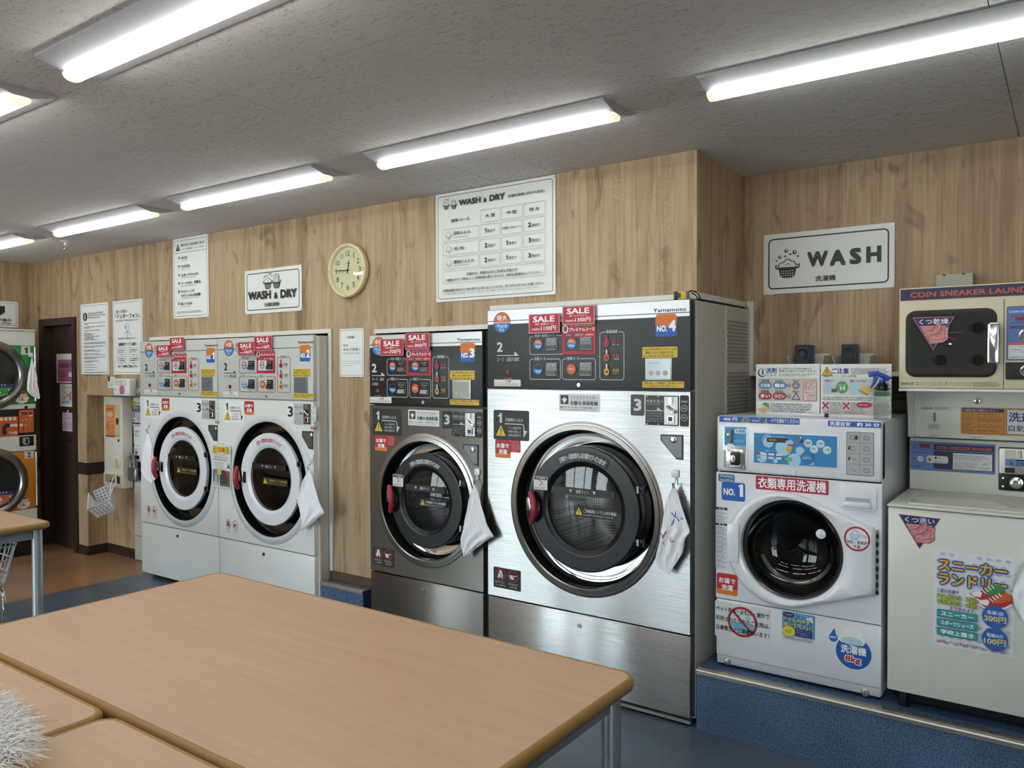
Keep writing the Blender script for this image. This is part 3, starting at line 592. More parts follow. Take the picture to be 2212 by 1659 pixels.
    for bx0, wd_, kind, v0, v1, ln, ye in ((bxW[0], WW, 'both', .4727, .6253, 0, 0), (bxD[0], DW, 'both', .4727, .6253, 1, 1), (bxW[0], WW, 'wash', .1644, .3216, 2, 2), (bxD[0], DW, 'dry', .1644, .3216, 3, 3)):
        vc = Vf((v0+v1)/2); r = min(0.024, wd_*0.16); icon((bx0+wd_*0.285, vc), r, kind)
        ub = (bx0+wd_*0.53, Vf(v0), bx0+wd_*0.89, Vf(v1)); q = MB()
        q.rbox(ub[0], ub[2], FY-0.004, FY+0.002, ub[1], ub[3], mat('button_frame', '#8e9091', 0.3, 0.9) if st else mat('button_frame_grey', '#8a8c88', 0.4, 0.3), 0.002)
        q.box(ub[0]+0.003, ub[2]-0.003, FY-0.0055, FY-0.003, ub[1]+(ub[3]-ub[1])*0.42, ub[3]-0.003, mat('button_display', '#141517', 0.15))
        q.prism(('X', ub[0]+0.003), [(FY-0.003, ub[1]+0.003), (FY-0.016, ub[1]+0.005), (FY-0.010, ub[1]+(ub[3]-ub[1])*0.40), (FY-0.003, ub[1]+(ub[3]-ub[1])*0.42)], 0, ub[2]-ub[0]-0.006, M_CHROME if st else mat('button_dark', '#3b3c3c', 0.3, 0.5))
        q.build('course_button', cpo, smooth=False)
        d2.text(K['lines'][ln], (ub[0]+0.008, Vf(v0+(v1-v0)*0.72), ub[2]-0.008, Vf(v0+(v1-v0)*0.86)), '#d6d8d8'); d2.text(K['yen'][ye]+'円', (ub[0]+0.014, Vf(v0+(v1-v0)*0.53), ub[2]-0.014, Vf(v0+(v1-v0)*0.64)), '#a9abab')
    # thermometers
    tu = bxT[0]+(bxT[2]-bxT[0])*0.30; tw = (bxT[2]-bxT[0])
    for vv, cc, tl, t2 in ((.544, '#b3313f', '高温', '綿・麻'), (.378, '#c9653f', '中温', '一般衣類'), (.212, '#d8b24a', '低温', 'デリケート')):
        z = Vf(vv); top = '#b3313f' if vv > .5 else ('#e9eaea' if st else '#5a3a38')
        d.ell((tu, z), 0.0135, 0.0165, cc); d.rrect((tu-0.0042, z+0.006, tu+0.0042, z+0.036), 0.004, cc); d.rrect((tu-0.0034, z+0.017, tu+0.0034, z+0.035), 0.003, top)
        d.text(tl, (tu+tw*0.24, z-0.001, tu+tw*0.50, z+0.014), cc if st else '#2a2a2a', 0.01); d.text(t2, (tu+tw*0.24, z-0.011, tu+tw*0.50, z-0.004), LT)
        q = MB().lathe((tu, FY, z), AX, [(0.0085, 0), (0.0085, 0.005), (0.007, 0.007), (0, 0.008)], mat('temp_button', '#b04048', 0.2) if no == 4 else mat('temp_button_dark', '#7d1f24', 0.2), 16); q.build('temperature_button', cpo)
    d.put('lettering', cpo); d2.put('button_print', cpo)
    # number sticker
    nb = B('no', 0.60, 0.849); so, e = sticker(T, PF, 0.0006, nb, '#d9772c', 0.012, 'number_sticker')
    e.poly([at(nb, 0, 0.12)]+[at(nb, x, y) for x, y in ((0, .5), (.1, .52), (.25, .5), (.42, .43), (.6, .44), (.78, .52), (.9, .54), (1, .53), (1, .12))]+[at(nb, .97, .03), at(nb, .9, 0), at(nb, .1, 0), at(nb, .03, .03)], '#2560b8')
    e.text('NO.', sub(nb, 0.06, 0.22, 0.56, 0.50), '#ffffff', 0.045); e.text(str(no), sub(nb, 0.62 if no > 1 else .72, 0.22, 0.97, 0.72), '#ffffff', 0.05); e.put('lettering', so)
    yb = B('y1', .3675, .4886); so, e = sticker(T, PF, 0.0006, yb, '#dcb83c', 0.003, 'notice_sticker'); e.text('ドラムの中が汚れていないことを', sub(yb, .03, .66, .97, .9), '#2a2620', 0.015); e.text('確認してからご利用ください', sub(yb, .09, .35, .90, .59), '#2a2620', 0.015); e.fine(sub(yb, .03, .06, .97, .24), 1, '#4a4430', .9); e.put('lettering', so)
    yb = B('y2', .0344, .1066); so, e = sticker(T, PF, 0.0006, yb, '#dcb83c', 0.003, 'notice_sticker'); e.text('洗濯物の量によって乾燥時間が、表示時間より12分程', sub(yb, .03, .56, .97, .88), '#2a2620', 0.01, res=1); e.text('長くなる場合があります(除く乾燥コース)。', sub(yb, .03, .12, .80, .44), '#2a2620', 0.01, res=1); e.put('lettering', so)
    # caution sticker
    cb = B('caut', .03, .114); so, e = sticker(T, PF, 0.0006, cb, '#e8e8e4', 0.002, 'caution_sticker'); e.frame(sub(cb, .03, .15, .36, .58), 0.001, 0.001, '#6a5a3a'); e.text('プレミアム', sub(cb, .05, .22, .34, .50), '#5a4a2a'); e.text('ご注意', sub(cb, .40, .58, .64, .92), '#b02030', 0.03); e.fine(sub(cb, .40, .12, .96, .5), 2, '#555a7a'); e.put('lettering', so)
    # display
    db = B('disp', .1135, .3635); q = MB(); q.rbox(db[0], db[2], FY-0.005, FY+0.002, db[1], db[3], mat('display_frame', '#c9cccd', 0.3, 0.5) if st else mat('display_frame_grey', '#7d807e', 0.5), 0.003); dso = q.build('display', T)
    dsc = {4: '#cfdde3', 3: '#aab3a6'}.get(no, '#6c7074'); e = Dec(PF, 0.0052); e.rect((db[0]+0.007, db[1]+0.007, db[2]-0.007, db[3]-0.007), mat('screen_%d' % (no if st else 0), dsc, 0.12)); 
    if st:
        e.fine(sub(db, .15, .74, .62, .82), 1, '#9aa6aa')
        for i, cc in enumerate(('#c3b9a4', '#9fb6cf', '#c9a79a')): e.ell(at(db, .24+.26*i, .33), 0.011, 0.011, cc)
    e.put('screen', dso)
    lk = (zp.pt(K['lock'], 700)[0]+dx, Vf(.056))
    MB().lathe((lk[0], FY, lk[1]), AX, [(0.0105, 0), (0.0105, 0.004), (0.0085, 0.006), (0.002, 0.006), (0.002, 0.004), (0, 0.004)], M_CHROME, 20).build('key_lock', T)
    MB().lathe(((X0+X1)/2-0.005, FY, Zb-0.055 if no == 4 else Zb-0.05), AX, [(0.0105, 0), (0.0105, 0.004), (0.0085, 0.006), (0.002, 0.006), (0.002, 0.004), (0, 0.004)], M_CHROME if st else mat('lock_dark', '#3a3a38', .4, .6), 20).build('base_lock', T)
    # ---------------- front panel stickers
    SB = '#1b1d1f' if st else '#eff1f1'; SI = '#d6d8d8' if st else '#1f2124'
    s1 = DB('s1'); so, e = sticker(T, PF, 0.0006, s1, SB, 0.008, 'step_one_sticker')
    e.text('1', sub(s1, .13, .57, .24, .90), SI, 0.03); e.text('洗濯物を入れる', sub(s1, .34, .62, .83, .74), SI, 0.01)
    e.line([at(s1, .33, .545), at(s1, .82, .545), at(s1, .86, .50), at(s1, .86, .16)], 0.0045, SI); e.poly([at(s1, .86, .34), at(s1, .955, .34), at(s1, .86, .10)], SI)
    if not st: e.poly([at(s1, .055, .115), at(s1, .365, .115), at(s1, .21, .53)], '#2a2a2a')
    e.poly([at(s1, .07, .13), at(s1, .35, .13), at(s1, .21, .50)], '#e0bf2e'); e.text('!', sub(s1, .195, .17, .225, .40), '#1c1c1c', 0.02)
    for i, t_ in enumerate(('ペット用品不可', '油等が付着した', '衣類は乾燥不可')): e.text(t_, sub(s1, .42, .37-.12*i, .78, .455-.12*i), SI if st else '#8f3a4a')
    e.put('lettering', so)
    ob = DB('oyu'); so, e = sticker(T, PF, 0.0006, ob, '#b8282e', 0.009, 'hot_wash_sticker', label='red and orange hot-water wash sticker')
    e.poly([at(ob, 0, .08), at(ob, 0, .26), at(ob, .2, .24), at(ob, .5, .19), at(ob, .8, .24), at(ob, 1, .30), at(ob, 1, .08), at(ob, .95, .02), at(ob, .88, 0), at(ob, .12, 0), at(ob, .05, .02)], '#dd7d2c'); e.text('お湯で', sub(ob, .10, .54, .90, .80), '#ffffff', 0.035); e.text('洗濯', sub(ob, .24, .20, .78, .47), '#ffffff', 0.035); e.put('lettering', so)
    if K['red']:
        rb = DB('red'); so, e = sticker(T, PF, 0.0006, rb, '#b5232f', 0.002, 'small_red_sticker'); e.fine(sub(rb, .08, .06, .94, .95), 7, '#e9b9b6', .55); e.put('lettering', so)
    if K['pla']:
        pb = DB('pla'); so, e = sticker(T, PF, 0.0006, pb, '#e7eaea', 0.003, 'ion_drying_sticker'); e.rect(sub(pb, .04, .40, .24, .92), '#2c2c2e')
        for (gx, gy) in ((.14, .74), (.10, .67), (.14, .67), (.18, .67), (.12, .60), (.16, .60), (.14, .53)): e.ell(at(pb, gx, gy), 0.0048*(1 if no == 4 else .9), 0.0048*(1 if no == 4 else .9), '#f2f2f2', 10)
        e.fine(sub(pb, .06, .42, .22, .455), 1, '#cccccc'); e.line([at(pb, .145, .80), at(pb, .155, .86)], 0.001, '#f2f2f2')
        e.text('プラズマクラスター', sub(pb, .28, .70, .96, .90), '#3a3c40', 0.01); e.rect(sub(pb, .28, .645, .96, .658), '#b03a42'); e.text('衣類を清潔乾燥', sub(pb, .28, .36, .96, .60), '#2e3034', 0.02); e.text('機内にイオンを放出して衣類を除菌します', sub(pb, .03, .17, .97, .29), '#3a3c40', res=1); e.fine(sub(pb, .03, .06, .97, .13), 1, '#77797c'); e.put('lettering', so)
    tb = DB('three'); so, e = sticker(T, PF, 0.0006, tb, '#4a4d50' if no == 4 else SB, 0.007, 'step_three_sticker'); e.text('3', sub(tb, .22, .22, .80, .80) if st else sub(tb, .1, .1, .95, .8), SI, 0.03); e.put('lettering', so)
    kb = DB('coin'); q = MB().prism(PF, rr_pts(kb, 0.004), 0.0, 0.003, M_DARK if st else mat('coin_panel_grey', '#c4c7c7', .4), 0.001); co = q.build('coin_panel', T)
    e = Dec(PF, 0.0032); e.text('料金を投入', sub(kb, .03, .75, .55, .87), SI if st else '#2a2c30'); e.fine(sub(kb, .05, .68, .50, .72), 1, SI); e.rect(sub(kb, .03, .475, .55, .495), SI); e.poly([at(kb, .36, .60), at(kb, .55, .475), at(kb, .36, .475)], SI)
    for i, t_ in enumerate(('コインはゆっくり投入', '※おつりはでません', '※一度入れたコインは', '戻りません')): e.text(t_, sub(kb, .04, .37-.085*i, .53, .415-.085*i), SI if st else '#6a5a62')
    for fx in (.06, .40, .94): 
        for fy in (.04, .96): e.ell(at(kb, fx, fy), 0.003, 0.003, '#c9cbcb' if st else '#3a3a3a', 10)
    e.put('lettering', co)
    mp = sub(kb, .575, .03, .985, .97); q = MB(); q.prism(PF, rr_pts(mp, 0.003), 0.003, 0.006, mat('coin_steel', '#b3b4b2', .38, .9) if st else mat('coin_mech_dark', '#6f6f6c', .25, .9), 0.001)
    sl = sub(mp, .40, .74, .62, .97); q.box(sl[0], sl[2], FY-0.016, FY-0.006, sl[1], sl[3], M_CHROME); lv = at(mp, .55, .55); q.tube([(lv[0]-0.02, FY-0.012, lv[1]+0.014), (lv[0]+0.012, FY-0.014, lv[1]-0.008)], 0.0045, M_CHROME, 8); q.lathe((lv[0]+0.013, FY-0.006, lv[1]-0.009), AX, [(0.009, 0), (0.009, 0.010), (0, 0.011)], M_CHROME, 14)
    rt = sub(mp, .25, .08, .76, .36); q.rbox(rt[0], rt[2], FY-0.012, FY-0.006, rt[1], rt[3], M_CHROME, 0.002); q.box(rt[0]+0.006, rt[2]-0.006, FY-0.0125, FY-0.0115, rt[1]+0.006, rt[3]-0.008, M_BLACK); q.build('coin_mechanism', co, smooth=False)
    pb = DB('strip'); so, e = sticker(T, PF, 0.0006, pb, SB if st else '#e9ebeb', 0.007, 'coin_sticker')
    w_ = (pb[2]-pb[0])*.36
    for k_, (yy, tt) in enumerate(((.58, '100'), (.28, '500')) if st else ((.62, '100'), (.18, '500'))): c_ = at(pb, .5, yy); e.ring(c_, w_, w_, 0.0018, SI); e.text(tt, (c_[0]-w_*.55, c_[1]-w_*.3, c_[0]+w_*.55, c_[1]+w_*.3), SI)
    e.text('使用硬貨', sub(pb, .14, .76 if st else .88, .86, .83 if st else .95), SI); e.put('lettering', so)
    if not st:
        rl = zd.box(1055, 640, 1085, 656); rl = (rl[0]+dx, rl[1], rl[2]+dx, rl[3]); so, e = sticker(T, PF, 0.0006, rl, '#b5232f', 0.002, 'small_red_label'); e.fine(sub(rl, .1, .15, .9, .9), 2, '#ffffff'); e.put('lettering', so)
    # recessed lock pocket
    pk = [(u+dx, v) for u, v in zd.pts(K['pocket'])]; q = MB().prism(PF, pk, 0.0, 0.0035, M_BLACK, 0.001); q.prism(PF, poff(pk[::-1] if True else pk, -0.006) if False else [(u*0.86+sum(p[0] for p in pk)/len(pk)*0.14, v*0.86+sum(p[1] for p in pk)/len(pk)*0.14) for u, v in pk], 0.0036, 0.0042, mat('pocket_face', '#1d1f21' if st else '#6d7070', .55 if st else .35, .0 if st else .7)); po = q.build('lock_pocket', T, smooth=False)
    pc_ = zd.pt(*K['plock']); MB().lathe((pc_[0]+dx, FY, pc_[1]), AX, [(0.0145, 0.003), (0.0145, 0.008), (0.011, 0.010), (0.004, 0.010), (0.004, 0.008), (0, 0.008)], M_CHROME, 22).build('pocket_lock', po)
    # prohibition sticker
    bb = DB('ban') if K['ban'] else Zm(780, 1000, 4.367, PF).box(113, 787, 312, 950); so, e = sticker(T, PF, 0.0006, bb, '#141516' if st else '#e9ebeb', 0.005, 'prohibition_sticker'); RD = '#b5333f'; IN = '#e8eaea' if st else '#55585c'
    for i_ in (0, 1):
        c_ = at(bb, .26+.46*i_, .66); R_ = (bb[2]-bb[0])*.185
        if i_ == 0: e.poly([(c_[0]+a_*R_, c_[1]+b_*R_) for a_, b_ in ((-.55, -.55), (-.5, .0), (-.32, .3), (-.3, .6), (0, .72), (.3, .6), (.32, .3), (.5, 0), (.55, -.55), (.2, -.6), (0, -.3), (-.2, -.6))], IN)
        else: e.poly([(c_[0]+a_*R_, c_[1]+b_*R_) for a_, b_ in ((-.7, .2), (.8, .2), (.8, .08), (.25, .08), (.2, -.5), (-.5, -.5))], IN)
        e.ring(c_, R_, R_, R_*.13, RD); e.line([(c_[0]-R_*.68, c_[1]+R_*.68), (c_[0]+R_*.68, c_[1]-R_*.68)], R_*.12, RD); e.fine(sub(bb, .06+.48*i_, .23, .46+.48*i_, .33), 2, IN); e.text(('ペット用品不可', '洗剤不要')[i_], sub(bb, (.07, .60)[i_], .09, (.44, .86)[i_], .18), IN)
    e.put('lettering', so)
    # door print
    DC = '#cfd1d1' if st else '#b0475c'; e = Dec(PF, 0.0015)
    if no == 4:
        for i in range(24): a0 = math.radians(122-64*i/24); a1 = math.radians(122-64*(i+1)/24); e.poly([(cx+r*math.cos(a), cz+r*math.sin(a)) for r, a in ((Rd-0.062, a0), (Rd-0.062, a1), (Rd-0.024, a1), (Rd-0.024, a0))], ('#2a2d2d', '#1d1f20', '#3a3d3b', '#232526')[(i*7) % 4])
    elif not st: e.poly([(cx+(Rd-0.028)*math.cos(math.radians(a)), cz+(Rd-0.028)*math.sin(math.radians(a))) for a in range(124, 55, -4)]+[(cx+(Rd-0.064)*math.cos(math.radians(a)), cz+(Rd-0.064)*math.sin(math.radians(a))) for a in range(56, 125, 4)], '#dde0e6')
    e.arc('洗剤・柔軟剤は自動で入ります', (cx, cz), Rd-0.045, 0.026 if st else 0.027, 117, 63, DC, 0.015); e.put('arc_print', door)
    if st:
        hb = {4: Zm(1040, 840, 3.771, PF).box(428, 708, 540, 815), 3: Zm(780, 1000, 4.367, PF).box(302, 103, 400, 215)}[no]; so, e = sticker(T, PF, 0.0022, hb, '#dfe2e2', 0.005, 'door_operation_sticker'); e.rect(sub(hb, .04, .74, .96, .97), '#2a2a2c'); e.text('ドア操作', sub(hb, .18, .79, .84, .93), '#ffffff'); e.line([at(hb, .42, .34), at(hb, .58, .42), at(hb, .62, .55), at(hb, .52, .66), at(hb, .40, .68)], 0.004, '#b5333f'); e.ring(at(hb, .38, .5), .010, .010, .0012, '#9a9a9a'); e.line([at(hb, .75, .36), at(hb, .75, .66)], 0.0016, '#2a2a2a'); e.fine(sub(hb, .06, .05, .92, .24), 2, '#2a2a2a'); e.put('lettering', so)
    gz = cz+Rg*0.40; gw = Rg*0.86; e = MB().prism(PF, [(cx-gw, gz-0.017), (cx+gw, gz-0.017), (cx+gw*0.98, gz+0.017), (cx-gw*0.98, gz+0.017)], 0.0022, 0.0028, mat('band_black', '#121212', .4)); so = e.build('level_line_sticker', T, smooth=False)
    e = Dec(PF, 0.003); e.text('標準ライン', (cx-0.034, gz-0.008, cx+0.034, gz+0.009), '#cfd1d1', 0.01)
    for sx_ in (-1, 1): e.poly([(cx+sx_*0.062-0.008, gz+0.008), (cx+sx_*0.062+0.008, gz+0.008), (cx+sx_*0.062, gz-0.007)], '#cfd1d1')
    e.put('lettering', so)
    wb = (cx-Rg*0.22 if st else cx-Rg*.30, cz-Rg*0.18, cx+Rg*0.93, cz+Rg*0.06); so, e = sticker(T, PF, 0.0022, wb, '#17181a', 0.002, 'warning_sticker', label='black warning label on the door glass'); hh_ = wb[3]-wb[1]; e.poly([(wb[0]+0.006, wb[1]+hh_*.18), (wb[0]+0.006+hh_*.8, wb[1]+hh_*.18), (wb[0]+0.006+hh_*.4, wb[1]+hh_*.92)], '#e6c22e'); e.text('!', (wb[0]+0.004+hh_*.38, wb[1]+hh_*.26, wb[0]+0.008+hh_*.42, wb[1]+hh_*.66), '#1a1a1a', .02); TC = '#e3e4e4' if st else '#c9a93a'
    e.text('ご利用前にドラム内を確認', (wb[0]+hh_*1.08, wb[1]+hh_*.46, wb[2]-0.006, wb[1]+hh_*.80), TC, 0.01); e.fine((wb[0]+hh_*1.08, wb[1]+hh_*.16, wb[2]-0.008, wb[1]+hh_*.32), 1, TC); e.put('lettering', so)
    if no == 4:   # perforated rear cover on the visible side, lower black cover
        m = MB(); m.box(XS, XS+0.004, 3.472, 3.79, 0.6, Zt-0.006, M_SIDE); pv = m.build('side_cover', T, smooth=False); h_ = MB()
        for blk in ((1.52, 1.72), (1.44, 1.50)):
            r = 0
            z = blk[1]
            while z > (blk[0] if blk[0] != 1.44 else 1.20):
                if not (1.4995 < z < 1.5205):
                    for i in range(13): y = 3.487+i*0.0212+(0.0106 if r % 2 else 0); h_.box(XS+0.0038, XS+0.0046, y, y+0.007, z-0.0075, z+0.0045, M_BLACK)
                z -= 0.0167; r += 1
        ho = h_.build('vent_holes', pv, smooth=False); ho['kind'] = 'stuff'
        q = MB(); q.box(XS, XS+0.004, 3.45, 3.79, 0.33, 0.60, mat('black_cover', '#1b1c1e', .5)); q.build('lower_side_cover', T, smooth=False)
    return T
for n_ in (1, 2, 3, 4): washdry(n_)
# ------------------------------------------------------------------ SALE placards
def sale(zm, bx, size, course, old, new, label, dx=0.0):
    b = Zm(*zm, PF).box(*bx); b = (b[0]+dx, b[1], b[2]+dx, b[3])
    t = thing('sale_sign', ((b[0]+b[2])/2, FY-0.011, b[1]), label, 'sale sign', 'red sale placards on the washer-dryers')
    MB().prism(PF, rr_pts(b, 0.003), 0.0115, 0.0150, mat('laminate_clear_edge', '#b98c92', .25)).build('laminate', t, smooth=False)
    e = Dec(PF, 0.0151); i = (b[0]+0.005, b[1]+0.005, b[2]-0.005, b[3]-0.005); e.rect(i, '#b51f37'); e.text('SALE', sub(i, .12, .58, .86, .93), '#ffffff', 0.03)
    e.text(size+' '+course, sub(i, .20, .40, .80, .54), '#f7e6e6', 0.01); e.text(old+'円→', sub(i, .08, .10, .42, .24), '#ffffff', 0.01); e.text(new+'円', sub(i, .40, .08, .90, .36), '#ffffff', 0.015); e.put('lettering', t)
ST, PR = '標準コース', 'プレミアムコース'
sale((300, 710, 8.295), (350, 300, 597, 515), '大型', ST, '1400', '900', 'lower red sale placard for 900 yen on the white machine beside the change machine')
sale((300, 710, 8.295), (588, 165, 842, 390), '大型', PR, '1700', '1100', 'upper red sale placard for 1100 yen on the white machine beside the change machine')
sale((470, 700, 7.54), (363, 297, 630, 518), '大型', ST, '1400', '900', 'lower red sale placard for 900 yen on the white machine nearer the clock')
sale((470, 700, 7.54), (628, 200, 915, 440), '大型', PR, '1700', '1100', 'upper red sale placard for 1100 yen on the white machine nearer the clock')
sale((780, 690, 5.027), (228, 216, 480, 398), '中型', ST, '1100', '700', 'lower red sale placard for 700 yen on the narrow dark machine')
sale((780, 690, 5.027), (498, 152, 763, 332), '中型', PR, '1400', '900', 'upper red sale placard for 900 yen on the narrow dark machine')
sale((1040, 620, 3.687), (390, 220, 637, 373), '特大', ST, '1700', '1100', 'lower red sale placard for 1100 yen on the largest stainless machine')
sale((1040, 620, 3.687), (657, 157, 915, 305), '特大', PR, '1900', '1300', 'upper red sale placard for 1300 yen on the largest stainless machine')
# ================================================================== front-loading clothes washer on the step
WFY = 3.19; PW = ('Y', WFY)
W1 = Zm(1520, 740, 4.809, PW); W2 = Zm(1520, 1000, 5.267, PW); W3 = Zm(1520, 1270, 5.267, PW)
def dome_door(T, pl, outer, c, Ri, m, th):
    """door plate: outline polygon with a round hole"""
    n = 96; out = []
    for i in range(n):
        a = 2*PI*i/n; dv = Vector((math.cos(a), math.sin(a))); best = 0
        for k in range(len(outer)):
            p = Vector(outer[k])-Vector(c); q = Vector(outer[(k+1) % len(outer)])-Vector(c); e = q-p; den = dv.x*e.y-dv.y*e.x
            if abs(den) < 1e-12: continue
            t = (p.x*e.y-p.y*e.x)/den; s_ = (p.x*dv.y-p.y*dv.x)/den
            if t > 0 and -1e-6 <= s_ <= 1+1e-6: best = max(best, t)
        out.append(best)
    rings = [(0, 0.0), (0, th*0.55), (0.006, th*0.85), (0.016, th)]; vs = []; fs = []
    for ins, d in rings: vs += [pl3(pl, c[0]+(r-ins)*math.cos(2*PI*i/n), c[1]+(r-ins)*math.sin(2*PI*i/n), d) for i, r in enumerate(out)]
    for r, d in ((Ri+0.018, th*0.96), (Ri+0.004, th*0.7), (Ri, th*0.4), (Ri, -0.02)): vs += [pl3(pl, c[0]+r*math.cos(2*PI*i/n), c[1]+r*math.sin(2*PI*i/n), d) for i in range(n)]
    for k in range(7):
        for i in range(n): j = (i+1) % n; fs.append((k*n+i, k*n+j, (k+1)*n+j, (k+1)*n+i))
    return MB().add(vs, fs, m).build('door', T)
def washer():
    X0, X1, Zb, Zt = -1.218, -0.577, 0.264, 1.3065; zh = W1.pt(118, 1335)[1]; zb = W3.pt(120, 106)[1]; AX = (0, -1, 0)
    T = thing('washing_machine', ((X0+X1)/2, 3.5, 0.25), 'white front-loading clothes washer with round glass door on the blue step', 'washing machine')
    m = MB(); y0, y1, z0, z1 = WFY+0.014, 3.74, Zb+0.003, Zt-0.012
    m.box(X0+.004, X0+.008, y0, y1, z0, z1, M_PLAST); m.box(X1-.004, X1, y0, y1, z0, z1, M_PLAST); m.box(X0+.008, X1-.004, y0, y1, z1-.004, z1, M_PLAST); m.box(X0+.008, X1-.004, y0, y1, z0, z0+.004, M_PLAST); m.box(X0+.008, X1-.004, y1-.004, y1, z0+.004, z1-.004, M_PLAST); m.build('body', T, smooth=False)
    MB().rbox(X0, X1, WFY, WFY+0.06, zh+0.002, Zt, M_PLAST, 0.012, 3).build('control_head', T)
    MB().rbox(X0+0.004, X1-0.004, WFY+0.0605, 3.73, Zt-0.014, Zt-0.002, M_PLAST, 0.004, 2).build('top_lid', T)
    cx, cz = -0.906, 0.783
    MB().plate_hole(X0, X1, zb+0.002, zh-0.002, cx, cz, 0.192, WFY, WFY+0.0138, M_PLAST).build('front_panel', T)
    q = MB().rbox(X0, X1, WFY, WFY+0.0138, Zb+0.034, zb-0.002, M_PLAST, 0.006, 2); q.rbox(X0+0.002, X1-0.002, WFY+0.004, WFY+0.0138, Zb, Zb+0.034, mat('kick_grey', '#c3c6cc', .35), 0.004, 2); q.build('base_panel', T)
    for x, y in ((265, 840), (1835, 1198)):
        p = W3.pt(x, y); MB().lathe((p[0], WFY+0.004, p[1]), AX, [(0.016, 0), (0.012, 0.004), (0.006, 0.005), (0.006, 0.007), (0, 0.007)], M_ALU, 16).build('base_screw', T)
    for x in (X0+0.06, X1-0.06):
        for y in (WFY+0.07, 3.68): MB().cyl((x, y, 0.25), (x, y, Zb+0.005), 0.022, M_BLACK, 12).build('foot', T)
    # door
    oc, R = (-0.935, 0.78), 0.231; out = [(-0.595, 0.656), (-0.595, 0.903)]+[(oc[0]+R*math.cos(math.radians(a)), oc[1]+R*math.sin(math.radians(a))) for a in range(70, 290, 5)]
    d = dome_door(T, PW, out, (cx, cz), 0.196, M_PLAST, 0.034)
    A0 = (cx, WFY, cz)
    MB().lathe(A0, AX, [(0.196, 0.012), (0.190, 0.020), (0.184, 0.014), (0.178, 0.002)], mat('chrome_dark', '#5a5a58', .18, .9), 72).build('glass_rim', d)
    MB().lathe(A0, AX, [(0.183, 0.006), (0.170, -0.016), (0.150, -0.040), (0.125, -0.060), (0.09, -0.076), (0.045, -0.086), (0, -0.089)], M_GLASSW, 64).build('door_glass', d)
    MB().lathe(A0, AX, [(0.178, -0.002), (0.168, -0.03), (0.150, -0.05), (0.145, -0.07)], mat('gasket_grey', '#151617', .4), 64).build('gasket', T)
    MB().lathe(A0, AX, [(0.146, -0.06), (0.19, -0.09), (0.20, -0.11), (0.20, -0.40), (0.10, -0.42), (0, -0.40)], M_DRUMD, 64).build('drum', T)
    MB().lathe(A0, AX, [(0.150, -0.050), (0.142, -0.056), (0.136, -0.060)], M_CHROME, 64, math.radians(20), math.radians(160)).build('bowl_rim', d)
    p = W2.pt(1325, 815); MB().lathe((p[0], WFY, p[1]), AX, [(0.019, -0.016), (0.019, -0.010), (0.016, -0.008), (0, -0.007)], M_PLAST, 20).build('white_disc', d)  # small white disc within the door opening
    hb = [W2.pt(325, 700), W2.pt(480, 715), W2.pt(470, 1185), W2.pt(335, 1165)]; hb = [(cx-0.252, cz-0.075), (cx-0.203, cz-0.078), (cx-0.203, cz+0.083), (cx-0.252, cz+0.080)]
    MB().prism(PW, hb, 0.030, 0.0375, M_PLAST, 0.003).build('door_grip', d)
    q = MB()
    hz = [W2.pt(1962, 760)[1], W2.pt(1962, 1495)[1]]
    q.box(-0.594, -0.588, WFY-0.006, WFY, hz[1], hz[0], M_BLACK)
    for i in range(16): z = hz[1]+(hz[0]-hz[1])*i/16; q.cyl((-0.5905, WFY-0.006, z+0.001), (-0.5905, WFY-0.006, z+(hz[0]-hz[1])/16-0.001), 0.0045, M_CHROME if i % 2 else M_BLACK, 8)
    q.build('hinge', d)
    # drawer
    b = W2.box(1543, 245, 1975, 520); o = MB().prism(PW, rr_pts(b, 0.018, 5), 0.0, 0.008, M_PLAST, 0.004).build('detergent_drawer', T)
    e = [at(b, .12, .14), at(b, .86, .14), at(b, .84, .52), at(b, .20, .52)]; MB().prism(PW, e, 0.0082, 0.0088, mat('drawer_recess', '#aeb1ba', .4)).prism(PW, [at(b, .12, .14), at(b, .86, .14), at(b, .85, .36), at(b, .15, .36)], 0.009, 0.020, M_PLAST, 0.005).build('drawer_grip', o)
    # head: strips, panel, coin recess, instruction plate
    b = W1.box(165, 762, 995, 822); so, e = sticker(T, PW, 0.0006, b, '#2a62b5', 0.002, 'price_strip'); e.text('400 円', sub(b, .05, .2, .23, .82), '#ffffff', .02); e.rect(sub(b, .268, 0, .271, 1), '#1d447e')
    def seg(txt, bx, col):
        n = len(txt); S = {'d': 'bcdeg', 'o': 'abcdef', 'r': 'eg', 'E': 'adefg', 'L': 'def', ' ': ''}
        for i, ch in enumerate(txt):
            c = sub(bx, i/n+.04/n, 0, (i+.82)/n, 1); t_ = .0022
            P = {'a': ((0, 1), (1, 1)), 'b': ((1, 1), (1, .5)), 'c': ((1, .5), (1, 0)), 'd': ((0, 0), (1, 0)), 'e': ((0, 0), (0, .5)), 'f': ((0, .5), (0, 1)), 'g': ((0, .5), (1, .5))}
            for s_ in S[ch]: e.line([at(c, *P[s_][0]), at(c, *P[s_][1])], t_, col)
    seg('door', sub(b, .285, .12, .42, .82), '#b9c24a'); e.text('または', sub(b, .43, .2, .50, .6), '#ffffff', .01); seg('E dL', sub(b, .51, .12, .635, .82), '#b9c24a'); e.text('⇨', sub(b, .64, .35, .665, .65), '#ffffff'); e.text('ドアを閉めてください!', sub(b, .672, .15, .99, .85), '#ffffff', .02); e.put('lettering', so)
